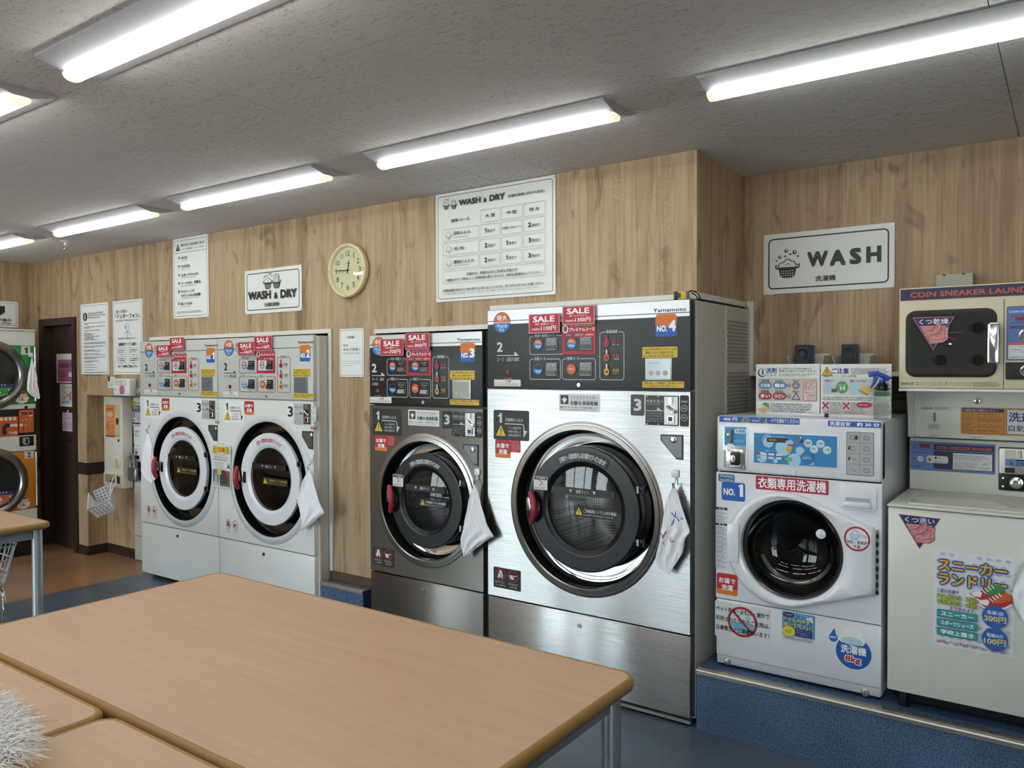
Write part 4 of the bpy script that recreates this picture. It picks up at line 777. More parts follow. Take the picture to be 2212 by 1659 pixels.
    b = W1.box(1293, 810, 1845, 868); so, e = sticker(T, PW, 0.0006, b, '#2a62b5', 0.002, 'time_strip'); e.text('洗濯目安', sub(b, .03, .12, .43, .88), '#ffffff', .02); e.text('約 30 分', sub(b, .55, .14, .97, .86), '#ffffff', .03); e.put('lettering', so)
    b = W1.box(200, 868, 450, 1310); q = MB().prism(PW, rr_pts(b, 0.008), 0, 0.003, M_CHROME, 0.001); q.prism(PW, rr_pts(sub(b, .04, .03, .98, .44), 0.003), 0.003, 0.005, mat('coin_recess_grey', '#8a8d90', .3, .6)); co = q.build('coin_recess', T, smooth=False)
    e = Dec(PW, 0.0032); u = sub(b, .08, .56, .99, .985); e.rect(u, '#3f9ad0'); e.rrect(sub(u, .46, .68, .97, .92), .006, '#e3f1f8'); e.text('洗濯機', sub(u, .50, .72, .93, .88), '#2a62b5', .02); e.ring(at(u, .14, .82), .011, .011, .0014, '#c9d3d8'); e.fine(sub(u, .48, .18, .95, .34), 3, '#cfe6f2'); e.put('lettering', co)
    lv = at(u, .28, .5); q = MB().tube([(lv[0], WFY-0.012, lv[1]-0.030), (lv[0]+0.004, WFY-0.014, lv[1]+0.030)], 0.005, M_CHROME, 10); q.lathe((lv[0]-0.004, WFY, lv[1]+0.006), AX, [(.008, .003), (.009, .012), (.006, .017), (0, .018)], M_CHROME, 14); q.box(lv[0]-.012, lv[0]+.014, WFY-.008, WFY-.003, lv[1]-.042, lv[1]-.030, M_CHROME); q.build('coin_lever', co)
    l_ = sub(b, .16, .04, .97, .48); q = MB().prism(PW, rr_pts(l_, .008), .005, .009, M_CHROME, .001); lc = at(l_, .48, .52); q.prism(PW, rr_pts((lc[0]-.020, lc[1]-.028, lc[0]+.022, lc[1]+.026), .008), .009, .018, M_BLACK, .004); q.prism(PW, rr_pts((lc[0]-.016, lc[1]-.018, lc[0]+.004, lc[1]+.014), .006), .018, .024, M_CHROME, .003)
    for fx in (.10, .90):
        for fy in (.08, .92): p = at(l_, fx, fy); q.lathe((p[0], WFY, p[1]), AX, [(.005, .009), (.004, .012), (0, .012)], M_CHROME, 10)
    q.build('coin_lock', co)
    b = W1.box(524, 937, 1388, 1245); q = MB().prism(PW, rr_pts((b[0]-.006, b[1]-.006, b[2]+.006, b[3]+.006), .008), 0, .002, M_PLAST, .001); po = q.build('display_panel', T); e = Dec(PW, .0021); e.rrect(b, .003, '#3487c4')
    e.ell(at(b, .17, .8), .022, .022, '#6fb2dd'); 
    for x, y, r in ((.37, .55, .032), (.18, .70, .021), (.45, .73, .012), (.57, .47, .017), (.50, .17, .026), (.10, .20, .022), (.70, .13, .012), (.27, .10, .009)): e.ell(at(b, x, y), r, r, '#a9d3ec')
    for x, y in ((.665, .74), (.81, .74), (.735, .56), (.885, .55)): e.ell(at(b, x, y), .0155, .0155, '#d4e6f0')
    for (x, y, t_, cc) in ((.665, .74, '標準', '#3a5f80'), (.81, .74, '1回', '#222'), (.735, .56, '念入', '#3a5f80'), (.885, .55, '少量', '#3a8f4a')):
        p = at(b, x, y); e.text(t_, (p[0]-.009, p[1]-.003, p[0]+.009, p[1]+.006), '#3a5f80' if cc == '#222' else cc, .02); e.fine((p[0]-.008, p[1]-.009, p[0]+.008, p[1]-.006), 1, '#7a94a8')
    e.rect(sub(b, .165, .72, .395, .86), '#2a241c'); e.text('400', sub(b, .18, .745, .285, .835), '#c7a25a', .01); e.text('888', sub(b, .295, .745, .385, .835), '#4a3b28'); e.text('料金／残り時間目安', sub(b, .165, .875, .38, .925), '#d9ecf6'); e.rect(sub(b, .40, .79, .43, .845), '#22282e')
    e.text('運転中', sub(b, .42, .615, .51, .69), '#b0303a', .03); e.ell(at(b, .435, .49), .0115, .0115, '#d9b53a'); e.fine(sub(b, .42, .46, .45, .52), 2, '#6a5a20'); e.text('洗濯コース', sub(b, .14, .405, .25, .455), '#d9ecf6')
    for i in range(3): e.rrect(sub(b, .09+.095*i, .275, .165+.095*i, .345), .002, '#eef2f4'); e.fine(sub(b, .10+.095*i, .295, .155+.095*i, .325), 1, '#333'); e.rrect(sub(b, .09+.095*i, .155, .155+.095*i, .225), .002, '#eef2f4'); e.fine(sub(b, .10+.095*i, .175, .145+.095*i, .205), 1, '#333333')
    e.rect(sub(b, .03, .275, .085, .345), '#b8434a'); e.rect(sub(b, .168, .275, .182, .345), '#b8434a'); e.rect(sub(b, .263, .275, .277, .345), '#b8434a'); e.rect(sub(b, .03, .155, .085, .225), '#4b9ab0'); e.rrect(sub(b, .385, .13, .475, .235), .004, '#6fae5a'); e.text('スタート', sub(b, .40, .155, .46, .21), '#eef2f4')
    dp = [at(b, .66, .50)]+[(at(b, .66, .27)[0]+.026*math.cos(t_), at(b, .66, .27)[1]+.026*math.sin(t_)) for t_ in [math.radians(a) for a in range(140, 401, 20)]]; e.poly(dp, '#2a78b8'); e.text('DEPOT', sub(b, .60, .22, .71, .28), '#cfe3f0', .02); e.fine(sub(b, .60, .295, .70, .325), 1, '#cfe3f0')
    e.put('lettering', po); p = at(b, .56, .84); MB().lathe((p[0], WFY, p[1]), AX, [(.0125, .002), (.0125, .006), (.010, .008), (.004, .008), (.004, .006), (0, .006)], M_CHROME, 20).build('key_lock', T)
    b = W1.box(1485, 925, 1768, 1370); so, e = sticker(T, PW, .0006, b, '#b4b7b8', .004, 'instruction_plate', .0012); e.frame(b, .004, .0016, '#3a3c3e'); e.rect(sub(b, .495, 0, .505, 1), '#4a4c4e')
    for i in (1, 2, 3): e.rect(sub(b, 0, i/4-.003, 1, i/4+.003), '#4a4c4e')
    for i in range(4):
        for j in range(2):
            c = sub(b, .5*j+.06, i/4+.05, .5*j+.44, i/4+.20); e.fine(sub(c, 0, .88, .08, 1), 1, '#333333')
            if i >= 2 or j == 1: e.frame(sub(c, .18, .15, .78, .8), .002, .001, '#4a4c4e'); e.ring(at(c, .45, .45), .007, .007, .001, '#4a4c4e')
            else: e.line([at(c, .2, .7), at(c, .6, .45), at(c, .85, .1)], .001, '#4a4c4e'); e.line([at(c, .55, .25), at(c, .85, .6)], .001, '#4a4c4e')
            if (i, j) in ((3, 0), (2, 0), (1, 0)): e.poly([at(c, .0 if i < 3 else .6, .3), at(c, .12 if i < 3 else .78, .9), at(c, .22 if i < 3 else .98, .6), at(c, .15 if i < 3 else .9, .2)], '#2a2a2a')
    e.put('lettering', so)
    b = W1.box(918, 1328, 958, 1378); MB().prism(PW, rr_pts(b, .003), 0, .006, M_PLAST, .002).build('head_catch', T)
    # stickers on the door front
    b = W2.box(206, 210, 472, 418); so, e = sticker(T, PW, .0006, b, '#2260b8', .008, 'number_sticker', label='blue machine number sticker'); tb = W2.box(168, 120, 352, 205); e.rrect(tb, .005, '#2e6fb0'); e.text('Washing', sub(tb, .10, .50, .92, .92), '#d8e7a0', .01); e.text('machine', sub(tb, .10, .06, .92, .42), '#d8e7a0', .01); e.text('NO.', sub(b, .08, .28, .58, .66), '#ffffff', .045); e.poly([at(b, .70, .80), at(b, .80, .92), at(b, .92, .92), at(b, .92, .26), at(b, .78, .26), at(b, .78, .76)], '#ffffff'); e.put('lettering', so)
    b = W2.box(595, 142, 1422, 295); so, e = sticker(T, PW, .0006, b, '#b02638', .004, 'clothes_only_banner'); e.text('衣類専用洗濯機', sub(b, .03, .10, .97, .92), '#ffffff', .02); e.put('lettering', so)
    b = W2.box(138, 495, 270, 1185); so, e = sticker(T, PW, .0006, b, '#e9ebf0', .002, 'caution_column'); e.rect(sub(b, 0, .955, 1, .998), '#222426'); e.text('注 意', sub(b, .25, .962, .75, .992), '#ffffff'); e.rect(sub(b, 0, .70, 1, .735), '#222426'); e.text('警 告', sub(b, .25, .706, .75, .73), '#ffffff')
    for y0, y1, n_ in ((.745, .95, 3), (.0, .69, 9)):
        for i in range(n_): c = sub(b, 0, y0+(y1-y0)*i/n_, 1, y0+(y1-y0)*(i+.9)/n_); e.ring(at(c, .09, .75), .0045, .0045, .0008, '#444444', 12); e.fine(sub(c, .20, .62, .75, .92), 1, '#333333', .8); e.fine(sub(c, .05, .02, .97, .56), 3, '#6a6c70')
    e.put('lettering', so)
    b = W2.box(150, 1242, 388, 1480); so, e = sticker(T, PW, .0006, b, '#c0322f', .010, 'hot_wash_sticker', label='red and orange hot-water wash sticker'); e.poly([at(b, 0, .08), at(b, 0, .28), at(b, .25, .26), at(b, .5, .20), at(b, .8, .26), at(b, 1, .33), at(b, 1, .08), at(b, .95, .02), at(b, .9, 0), at(b, .1, 0), at(b, .05, .02)], '#dd7d2c'); e.text('お湯で', sub(b, .10, .54, .90, .80), '#ffffff', .03); e.text('洗濯', sub(b, .24, .20, .78, .48), '#ffffff', .03); e.put('lettering', so)
    c = W2.pt(1768, 846); R = .0465; so = MB().lathe((c[0], WFY, c[1]), AX, [(R*1.04, .0345), (R*1.04, .0352), (0, .0352)], ink('#eceef2'), 40).build('no_detergent_sticker', T); e = Dec(PW, .0354); e.ring(c, R, R, R*.15, '#b02638', 40); e.poly([(c[0]+a*R, c[1]+b_*R) for a, b_ in ((-.52, .42), (.12, .36), (.0, -.08), (-.40, -.06))], '#bcdcf2'); e.line([(c[0]-.52*R, c[1]+.42*R), (c[0]-.40*R, c[1]-.06*R), (c[0], c[1]-.08*R), (c[0]+.12*R, c[1]+.36*R), (c[0]+.72*R, c[1]+.26*R), (c[0]+.70*R, c[1]+.14*R), (c[0]+.10*R, c[1]+.20*R)], .0014, '#2f6fae'); e.line([(c[0]+R*(-.15+.22*math.cos(t_)), c[1]+R*(.50+.2*math.sin(t_))) for t_ in [i*.4 for i in range(-1, 10)]], .0014, '#555555')
    e.otext('洗剤・柔軟剤', (c[0]-.80*R, c[1]-.44*R, c[0]+.80*R, c[1]-.14*R), '#1c1c1e', '#ffffff', .02, .11); e.otext('不要', (c[0]-.28*R, c[1]-.78*R, c[0]+.28*R, c[1]-.50*R), '#1c1c1e', '#ffffff', .02, .11); e.put('lettering', so)
    # base stickers
    b = W3.box(130, 135, 768, 540); so, e = sticker(T, PW, .0006, b, '#dfe3e6', .006, 'no_pet_items_sticker'); c = at(b, .50, .52); R = .063; e.ell((c[0], c[1]-.006), R*.8, R*.62, '#7db9dc', 24, PI, 2*PI); 
    for x, y, r in ((-.3, .35, .008), (.35, .3, .010), (-.1, .5, .005), (.4, .55, .006)): e.ell((c[0]+x*R, c[1]+y*R), r, r, '#9cc9e2')
    e.ring(c, R, R, R*.17, '#b03038', 44); e.line([(c[0]-R*.64, c[1]+R*.64), (c[0]+R*.64, c[1]-R*.64)], R*.16, '#b03038')
    for i, (t_, x1) in enumerate((('ペット用品・おむつ・屋外で', .97), ('利用されたもののご利用は、', .98), ('公衆衛生上ご遠慮願います！', .97))): e.text(t_, sub(b, .02, .72-.26*i, x1, .86-.26*i), '#151518', .022)
    e.put('lettering', so)
    b = W3.box(895, 258, 1265, 562); so, e = sticker(T, PW, .0006, b, '#e3eaee', .002, 'wipe_drum_sticker'); u = sub(b, 0, .13, 1, 1); e.rect(u, '#3f9ec8')
    for i in range(11):
        for j in range(9):
            if i in (0, 10) or j in (0, 8) or (i+j) % 2: e.ell(at(u, (i+.5)/11, (j+.5)/9), .0028, .0028, '#d5ecf4', 8)
    e.ell(at(u, .21, .89), .022, .010, '#3a3a86'); e.text('ご利用前に', sub(u, .09, .86, .33, .92), '#e8e8f4'); e.poly([at(u, .72, .86), at(u, .93, .94), at(u, .97, .72), at(u, .80, .74)], '#eef3f5'); e.otext('ドラムの中を', sub(u, .06, .62, .88, .80), '#ece38a', '#2a5a86', .03, .11); e.otext('拭いて下さい！', sub(u, .06, .40, .95, .58), '#ece38a', '#2a5a86', .03, .11)
    e.ell(at(u, .22, .20), .026, .020, '#e4d23a'); e.fine(sub(u, .12, .12, .33, .28), 2, '#4a4420'); e.rrect(sub(u, .42, .05, .94, .36), .004, '#2e2f7c'); e.text('特にボールペン', sub(u, .46, .27, .90, .33), '#d8d9ee'); e.text('汚れは洗えない', sub(u, .46, .18, .90, .24), '#d8d9ee'); e.text('ことがあります。', sub(u, .46, .09, .90, .15), '#d8d9ee'); e.fine(sub(b, .06, .01, .97, .115), 2, '#3a6a9a'); e.put('lettering', so)
    # round blue capacity sticker (its cartoon figure is left out: plain foam in a basin)
    c = W3.pt(1705, 735); R = .064; so = MB().prism(PW, [(c[0]+R*1.05*math.cos(math.radians(a)), c[1]+R*1.05*math.sin(math.radians(a))) for a in range(0, 360, 8)], .0006, .0012, ink('#e6ebf0')).build('capacity_sticker', T, smooth=False); e = Dec(PW, .0013); e.ell(c, R, R, '#2560b0', 44)
    dr = W3.pt(1475, 550); e.poly([(dr[0]+.004, dr[1]+.034)]+[(dr[0]+.0165*math.cos(math.radians(a)), dr[1]-.004+.0165*math.sin(math.radians(a))) for a in range(130, 411, 20)], '#2a6fbc'); e.text('DEPOT', (dr[0]-.013, dr[1]-.007, dr[0]+.013, dr[1]+.001), '#ffffff', .02)
    f = W3.pt(1690, 560)
    for x, y, r in ((-.030, -.010, .018), (.028, -.012, .018), (0, -.012, .022), (-.018, .012, .020), (.018, .012, .020), (0, .024, .018)): e.ell((f[0]+x, f[1]+y), r, r*.95, '#f3f5f6')
    e.ell((f[0], f[1]-.016), .040, .016, '#bfe0ee'); e.line([(f[0]-.040+.01*i, f[1]-.030+(.004 if i % 2 else 0)) for i in range(9)], .0014, '#4a6a86')
    e.text('洗濯機', (c[0]-R*.72, c[1]-R*.10, c[0]+R*.72, c[1]+R*.40), '#ffffff', .03); e.otext('8kg', (c[0]-R*.46, c[1]-R*.68, c[0]+R*.42, c[1]-R*.22), '#b02638', '#ffffff', .03, .13); e.put('lettering', so)
washer()
# information boards standing on the washer
PI1 = ('Y', 3.40); Zi = Zm(1520, 740, 4.809, PI1)
def board(bx, name, label, fn):
    b = Zi.box(*bx); zt = 1.3046; t = thing('notice_board', ((b[0]+b[2])/2, 3.405, zt), label, 'notice board'); b = (b[0], zt, b[2], b[3])
    q = MB().prism(PI1, rr_pts(b, .001), -.006, 0, mat('acrylic_board', '#e9ecea', .25)); q.build('panel', t, smooth=False); q = MB().box(b[0]+.01, b[2]-.01, 3.406, 3.46, zt, zt+.003, mat('acrylic_board', '#e9ecea', .25)); q.build('stand', t, smooth=False)
    e = Dec(PI1, .0003); fn(e, b); e.put('lettering', t)
def f1(e, b):
    c = at(b, .11, .84); e.ell((c[0]-.003, c[1]-.002), .019, .019, '#3a3f52'); e.ell(c, .0175, .0175, '#dfe4ee'); e.ring(c, .0175, .0175, .002, '#5a6a92'); e.text('i', (c[0]-.004, c[1]-.011, c[0]+.004, c[1]+.012), '#2a3a72', .05)
    e.text('洗剤', sub(b, .17, .82, .335, .93), '#25408e', .03); e.text('について', sub(b, .18, .755, .33, .81), '#25408e', .02); e.fine(sub(b, .37, .895, .93, .925), 1, '#39445e', .9); e.text('洗浄力は変わりはありません!', sub(b, .37, .835, .95, .89), '#8a7a2e', .02); e.fine(sub(b, .37, .755, .92, .815), 2, '#39445e')
    e.rect(sub(b, .03, .27, .97, .725), '#c9bfb2')
    for y, cc, t1, t2, dy in ((.58, '#3f8fc4', '少なめ', '軽め', 0), (.37, '#a32434', '多い', 'ひどい', 0)):
        for x, tt, hd in ((.05, t1, '洗濯物量'), (.28, t2, '汚れ具合')): r = sub(b, x, y-.065, x+.205, y+.065); e.rrect((r[0]-.001, r[1]-.001, r[2]+.001, r[3]+.001), .03, '#23375a'); e.rrect(r, .03, cc); e.text(tt, sub(r, .12, .2, .88, .8), '#ffffff', .03); e.text(hd, sub(b, x+.03, y+.075, x+.165, y+.115), '#2a2f45', .015)
        r = sub(b, .49, y-.06, .57, y+.06); e.poly([at(r, 0, .25), at(r, .5, .25), at(r, .5, 0), at(r, 1, .5), at(r, .5, 1), at(r, .5, .75), at(r, 0, .75)], '#8d8d90')
        e.text('泡立ち', sub(b, .585, y+.075, .695, y+.115), '#2a2f45', .015); c = at(b, .64, y)
        if y > .5: e.ring(c, .0155, .0155, .003, '#2e4590'); e.ring(c, .009, .009, .003, '#2e4590')
        else: e.line([(c[0]-.0155, c[1]-.013), (c[0]+.0155, c[1]-.013), (c[0], c[1]+.015)], .003, '#2e4590', True)
    r = sub(b, .755, .29, .955, .68); e.rrect(r, .005, '#c9636e'); e.rrect((r[0]+.002, r[1]+.002, r[2]-.002, r[3]-.002), .004, '#d6cabf'); e.fine(sub(r, .1, .52, .9, .93), 4, '#b5333f', .7)
    for i, t_ in enumerate(('安心して', 'ご利用', '下さい！')): e.text(t_, sub(r, .14+.06*i, .36-.15*i, .88-.02*i, .46-.15*i), '#a32434', .015)
    e.poly([at(b, .02, .10), at(b, .12, .02), at(b, .22, .09), at(b, .19, .17)], '#d8b878'); e.poly([at(b, .10, .20), at(b, .15, .245), at(b, .21, .22), at(b, .22, .10), at(b, .19, .15)], '#5a9a72'); e.fine(sub(b, .24, .05, .90, .235), 4, '#2f3a66', .7); e.text('DEPOT', sub(b, .82, .015, .95, .05), '#33353a', .02); e.fine(sub(b, .82, .06, .95, .075), 1, '#777777')
def f2(e, b):
    c = at(b, .09, .87); e.poly([(c[0]-.022, c[1]-.020), (c[0]+.022, c[1]-.020), (c[0], c[1]+.020)], '#6a5226'); e.poly([(c[0]-.018, c[1]-.0175), (c[0]+.018, c[1]-.0175), (c[0], c[1]+.015)], '#dca83a'); e.text('!', (c[0]-.002, c[1]-.012, c[0]+.002, c[1]+.006), '#3a2a10', .04)
    e.text('ご注意', sub(b, .155, .815, .41, .925), '#25408e', .03); e.fine(sub(b, .44, .80, .96, .925), 4, '#39445e', .7); e.text('適量を守って、上手にお洗濯!', sub(b, .04, .75, .52, .795), '#5a8f3a', .02); e.rect(sub(b, .03, .738, .97, .742), '#b9c24a'); e.rect(sub(b, .03, .42, .97, .725), '#c7cacb'); e.rect(sub(b, .395, .42, .402, .725), '#e9ecea'); e.text('衣類など', sub(b, .06, .655, .18, .705), '#25408e', .02); e.text('寝具・マットなど', sub(b, .43, .655, .66, .705), '#25408e', .02)
    e.poly([at(b, .05, .47), at(b, .07, .60), at(b, .14, .62), at(b, .18, .55), at(b, .14, .46)], '#a9c6dc'); e.poly([at(b, .16, .46), at(b, .24, .47), at(b, .24, .53), at(b, .16, .53)], '#5a5e62'); c = at(b, .315, .56); e.ell(c, .0235, .0245, '#4f9a5a'); e.text('ドラムの', (c[0]-.015, c[1]+.007, c[0]+.015, c[1]+.013), '#ffffff'); e.text('3/4', (c[0]-.011, c[1]-.013, c[0]+.012, c[1]+.005), '#ffffff', .02); e.poly([at(b, .20, .545), at(b, .27, .59), at(b, .27, .55)], '#4f9a5a')
    e.poly([at(b, .44, .50), at(b, .47, .62), at(b, .56, .60), at(b, .58, .46), at(b, .50, .43)], '#a9cfe4'); e.poly([at(b, .55, .53), at(b, .67, .61), at(b, .80, .53), at(b, .68, .44)], '#d8b878'); e.poly([at(b, .55, .53), at(b, .55, .49), at(b, .68, .40), at(b, .68, .44)], '#b08a4a'); c = at(b, .905, .55); e.ell(c, .022, .024, '#4f9a5a'); e.text('1/2', (c[0]-.011, c[1]-.010, c[0]+.011, c[1]+.008), '#ffffff', .02)
    e.rect(sub(b, .03, .40, .97, .404), '#b9c24a'); e.fine(sub(b, .03, .305, .80, .385), 2, '#39445e', .7); e.rect(sub(b, .03, .05, .97, .285), '#c9c4c0')
    for x in (.07, .37):
        c = at(b, x+.005, .21); 
        for s_ in (-1, 1): e.line([(c[0]-.0125, c[1]-s_*.0135), (c[0]+.0125, c[1]+s_*.0135)], .007, '#b5333f')
        e.fine(sub(b, x+.07, .12, x+.26, .275), 4, '#3a5f86', .7); e.fine(sub(b, x-.01, .055, x+.30, .115), 2, '#a32434', .7)
    e.ell(at(b, .63, .235), .030, .012, '#b5333f'); e.fine(sub(b, .56, .215, .70, .25), 1, '#f0d8d8')
board((545, 225, 1205, 712), 'a', 'white board about detergent with blue and red ovals standing on the washer', f1)
board((1217, 225, 1950, 735), 'b', 'white board with yellow warning triangle standing behind the spray bottle', f2)
# rolled sheet and dark clip lying on the washer
a = onZ(1725, 892, 1.315); z0 = 1.3046
t = thing('rolled_paper', (a[0]+.04, 3.33, z0), 'white rolled sheet with a navy end lying before the boards on the washer', 'paper roll')
MB().cyl((a[0], 3.33, z0+.0075), (a[0]+.125, 3.33, z0+.0075), .007, mat('paper_white', '#e6e7ea', .7), 12).build('roll', t); MB().cyl((a[0]+.1255, 3.33, z0+.008), (a[0]+.139, 3.33, z0+.008), .0082, M_NAVY, 14).build('end_band', t)
# spray bottle
ZB = Zm(1520, 740, 4.809, ('Y', 3.33)); bc = ZB.pt(1855, 780)[0]; by = 3.33; s_ = (ZB.pt(1855, 470)[1]-z0)
t = thing('spray_bottle', (bc, by, z0), 'clear plastic spray bottle with blue trigger on the washer', 'spray bottle'); r = (ZB.pt(1945, 650)[0]-ZB.pt(1765, 650)[0])/2
prof = [(0, .001), (r*.92, .001), (r, .006)]; z = .006
for i in range(5): prof += [(r, z+.001), (r, z+.017), (r*.955, z+.0185), (r*.955, z+.0205)]; z += .0215
prof += [(r, z), (r*.96, z+.008), (r*.55, z+.024), (r*.42, z+.030), (r*.42, s_)]
MBT = mat('bottle_pet', '#f4f8f8', .03, spec=.5); MBT.node_tree.nodes['Principled BSDF'].inputs['Transmission Weight'].default_value = 1.0; MBT.node_tree.nodes['Principled BSDF'].inputs['IOR'].default_value = 1.25
MB().lathe((bc, by, z0), (0, 0, 1), prof, MBT, 32).build('bottle', t)
BLU = mat('trigger_blue', '#2347a8', .3); h = z0+s_
MB().lathe((bc, by, h-.012), (0, 0, 1), [(0, 0), (r*.50, 0), (r*.50, .022), (r*.36, .028), (r*.34, .044), (0, .044)], BLU, 24).build('collar', t)
nz = ZB.pt(1720, 330); q = MB().prism(('Y', by-.012), [(nz[0], nz[1]-.012), (nz[0]-.004, nz[1]+.010), (nz[0]+.03, nz[1]+.013), (bc+.022, h+.046), (bc+.034, h+.040), (bc+.016, h+.026), (nz[0]+.03, nz[1]-.006)], -.024, 0, BLU, .004); q.build('spray_head', t)
MB().prism(('Y', by-.006), [(nz[0]+.016, nz[1]-.008), (nz[0]+.034, nz[1]-.010), (nz[0]+.022, nz[1]-.036), (nz[0]+.006, nz[1]-.056), (nz[0]+.003, nz[1]-.054), (nz[0]+.012, nz[1]-.034)], -.012, 0, BLU, .002).build('trigger', t)
# speakers on small white bins fixed to the wall
def bin_speaker(zx0, zx1, zt, lb, ls, sx0, sx1, stop):
    YB_ = 3.74; zb = Zm(1520, 740, 4.809, ('Y', 3.66)); A = zb.pt(zx0, 140); Bq = zb.pt(zx1, 140); zl = 1.50; ztop = A[1]
    t = thing('wall_bin', ((A[0]+Bq[0])/2, BY-.005, zl), lb, 'wall bin'); q = MB(); q.box(A[0]+.012, Bq[0]-.012, BY-.006, BY-.0006, zl, ztop+.012, M_BEIGE); q.box(A[0]+.014, Bq[0]-.014, 3.68, BY-.006, zl, zl+.003, M_BEIGE); q.build('back', t, smooth=False)
    for s_, x, nm in ((1, A[0], 'l'), (-1, Bq[0], 'r')):
        MB().add([(x+s_*.012, BY-.007, zl), (x, 3.65, ztop), (x+s_*.014, 3.68, zl), (x+s_*.004, BY-.007, ztop+.004), (x+s_*.015, BY-.007, zl), (x+s_*.003, 3.65, ztop), (x+s_*.017, 3.68, zl), (x+s_*.007, BY-.007, ztop+.004)],
                 [(0, 2, 1, 3), (4, 7, 5, 6), (2, 6, 5, 1), (1, 5, 7, 3), (0, 3, 7, 4), (0, 4, 6, 2)], M_BEIGE).build('side', t, smooth=False)
    MB().box(A[0]+.018, Bq[0]-.018, 3.679, 3.682, zl+.003, zl+.022, M_BEIGE).build('front_lip', t, smooth=False)
    zs = Zm(1520, 740, 4.809, ('Y', 3.69)); c0 = zs.pt(sx0, 30); c1 = zs.pt(sx1, 30); z1 = zs.pt(sx0, stop)[1]; z0_ = zl+.0035
    t = thing('speaker', ((c0[0]+c1[0])/2, 3.72, z0_), ls, 'speaker', 'pair of small speakers in wall bins'); NB = mat('speaker_navy', '#1c3a7a', .35)
    MB().rbox(c0[0], c1[0], 3.690, 3.765, z0_, z1, NB, .005).build('cabinet', t); MB().rbox(c0[0]+.004, c1[0]-.004, 3.686, 3.6905, z0_+.004, z1-.004, M_BLACK, .001, 1).build('grille', t)
    xm, zm = (c0[0]+c1[0])/2, z1-.043; MB().lathe((xm, 3.686, zm), (0, -1, 0), [(.024, 0), (.024, .003), (.021, .003), (.008, -.004), (0, -.002)], M_RUBBER, 28).build('cone', t)
    e = Dec(('Y', 3.6858), .0001); e.fine((xm-.016, z0_+.008, xm+.012, z0_+.013), 1, '#8f98a8'); e.put('lettering', t)
bin_speaker(870, 1255, 110, 'white bin on the wall holding the left speaker', 'small navy speaker in the bin nearer the big machine', 945, 1112, 25)
bin_speaker(1335, 1735, 110, 'white bin on the wall holding the right speaker', 'small navy speaker in the bin nearer the sneaker dryer', 1428, 1583, 16)
# ================================================================== sneaker washer, dispenser and dryer on the right edge
XA, XZ = -0.553, 0.05
def shoes_triangle(e, zm, pts, label_pts, txt, s):
    P = zm.pts(pts); e.poly(P, '#c98086'); cxy = (sum(p[0] for p in P)/3, sum(p[1] for p in P)/3); Q = [(cxy[0]+(p[0]-cxy[0])*.94, cxy[1]+(p[1]-cxy[1])*.94) for p in P]; e.poly(Q, '#2b2f66'); a, b, c = Q
    f = lambda t_, u: (a[0]+(b[0]-a[0])*u+(c[0]-a[0])*t_*(1)-(b[0]-a[0])*0, 0)
    h = a[1]-c[1]
    def row(t_): return (a[0]+(c[0]-a[0])*t_, b[0]+(c[0]-b[0])*t_, a[1]-h*t_)
    r0, r1 = row(.26), row(.84); i = .004
    e.poly([(r0[0]+i, r0[2]), (r0[1]-i, r0[2]), (r1[1]-i*.3, r1[2]), (r1[0]+i*.3, r1[2])], '#d08c8c')
    t0, t1 = row(.04), row(.22); w = b[0]-a[0]; e.text(txt, (t0[0]+w*.12, t1[2], t0[1]-w*.10, t0[2]), '#f3f3f6', .015)
    def shoe(x, y, k):
        o = [(0, 0), (.05, -.16), (.30, -.26), (.75, -.22), (1, -.02), (1.0, .1), (.97, .30), (1.02, .62), (.70, .66), (.66, .52), (.45, .28), (.18, .18), (.02, .10)]
        S = [(x+p*k, y+q*k) for p, q in o]; e.poly(S, '#d89090'); e.line(S, .0016*s, '#4a2a36', True); e.line([(x+.04*k, y-.02*k), (x+.35*k, y-.1*k), (x+.98*k, y+.06*k)], .0014*s, '#4a2a36')
        for j in range(5): e.line([(x+(.34+.08*j)*k, y+(.2+.09*j)*k), (x+(.50+.075*j)*k, y+(.10+.085*j)*k)], .0018*s, '#3a222c')
        e.line([(x+.78*k, y-.1*k), (x+.82*k, y+.6*k)], .0012*s, '#4a2a36')
    shoe(r0[0]+w*.14, r0[2]-h*.26, w*.42); shoe(r0[0]+w*.25, r0[2]-h*.42, w*.50)
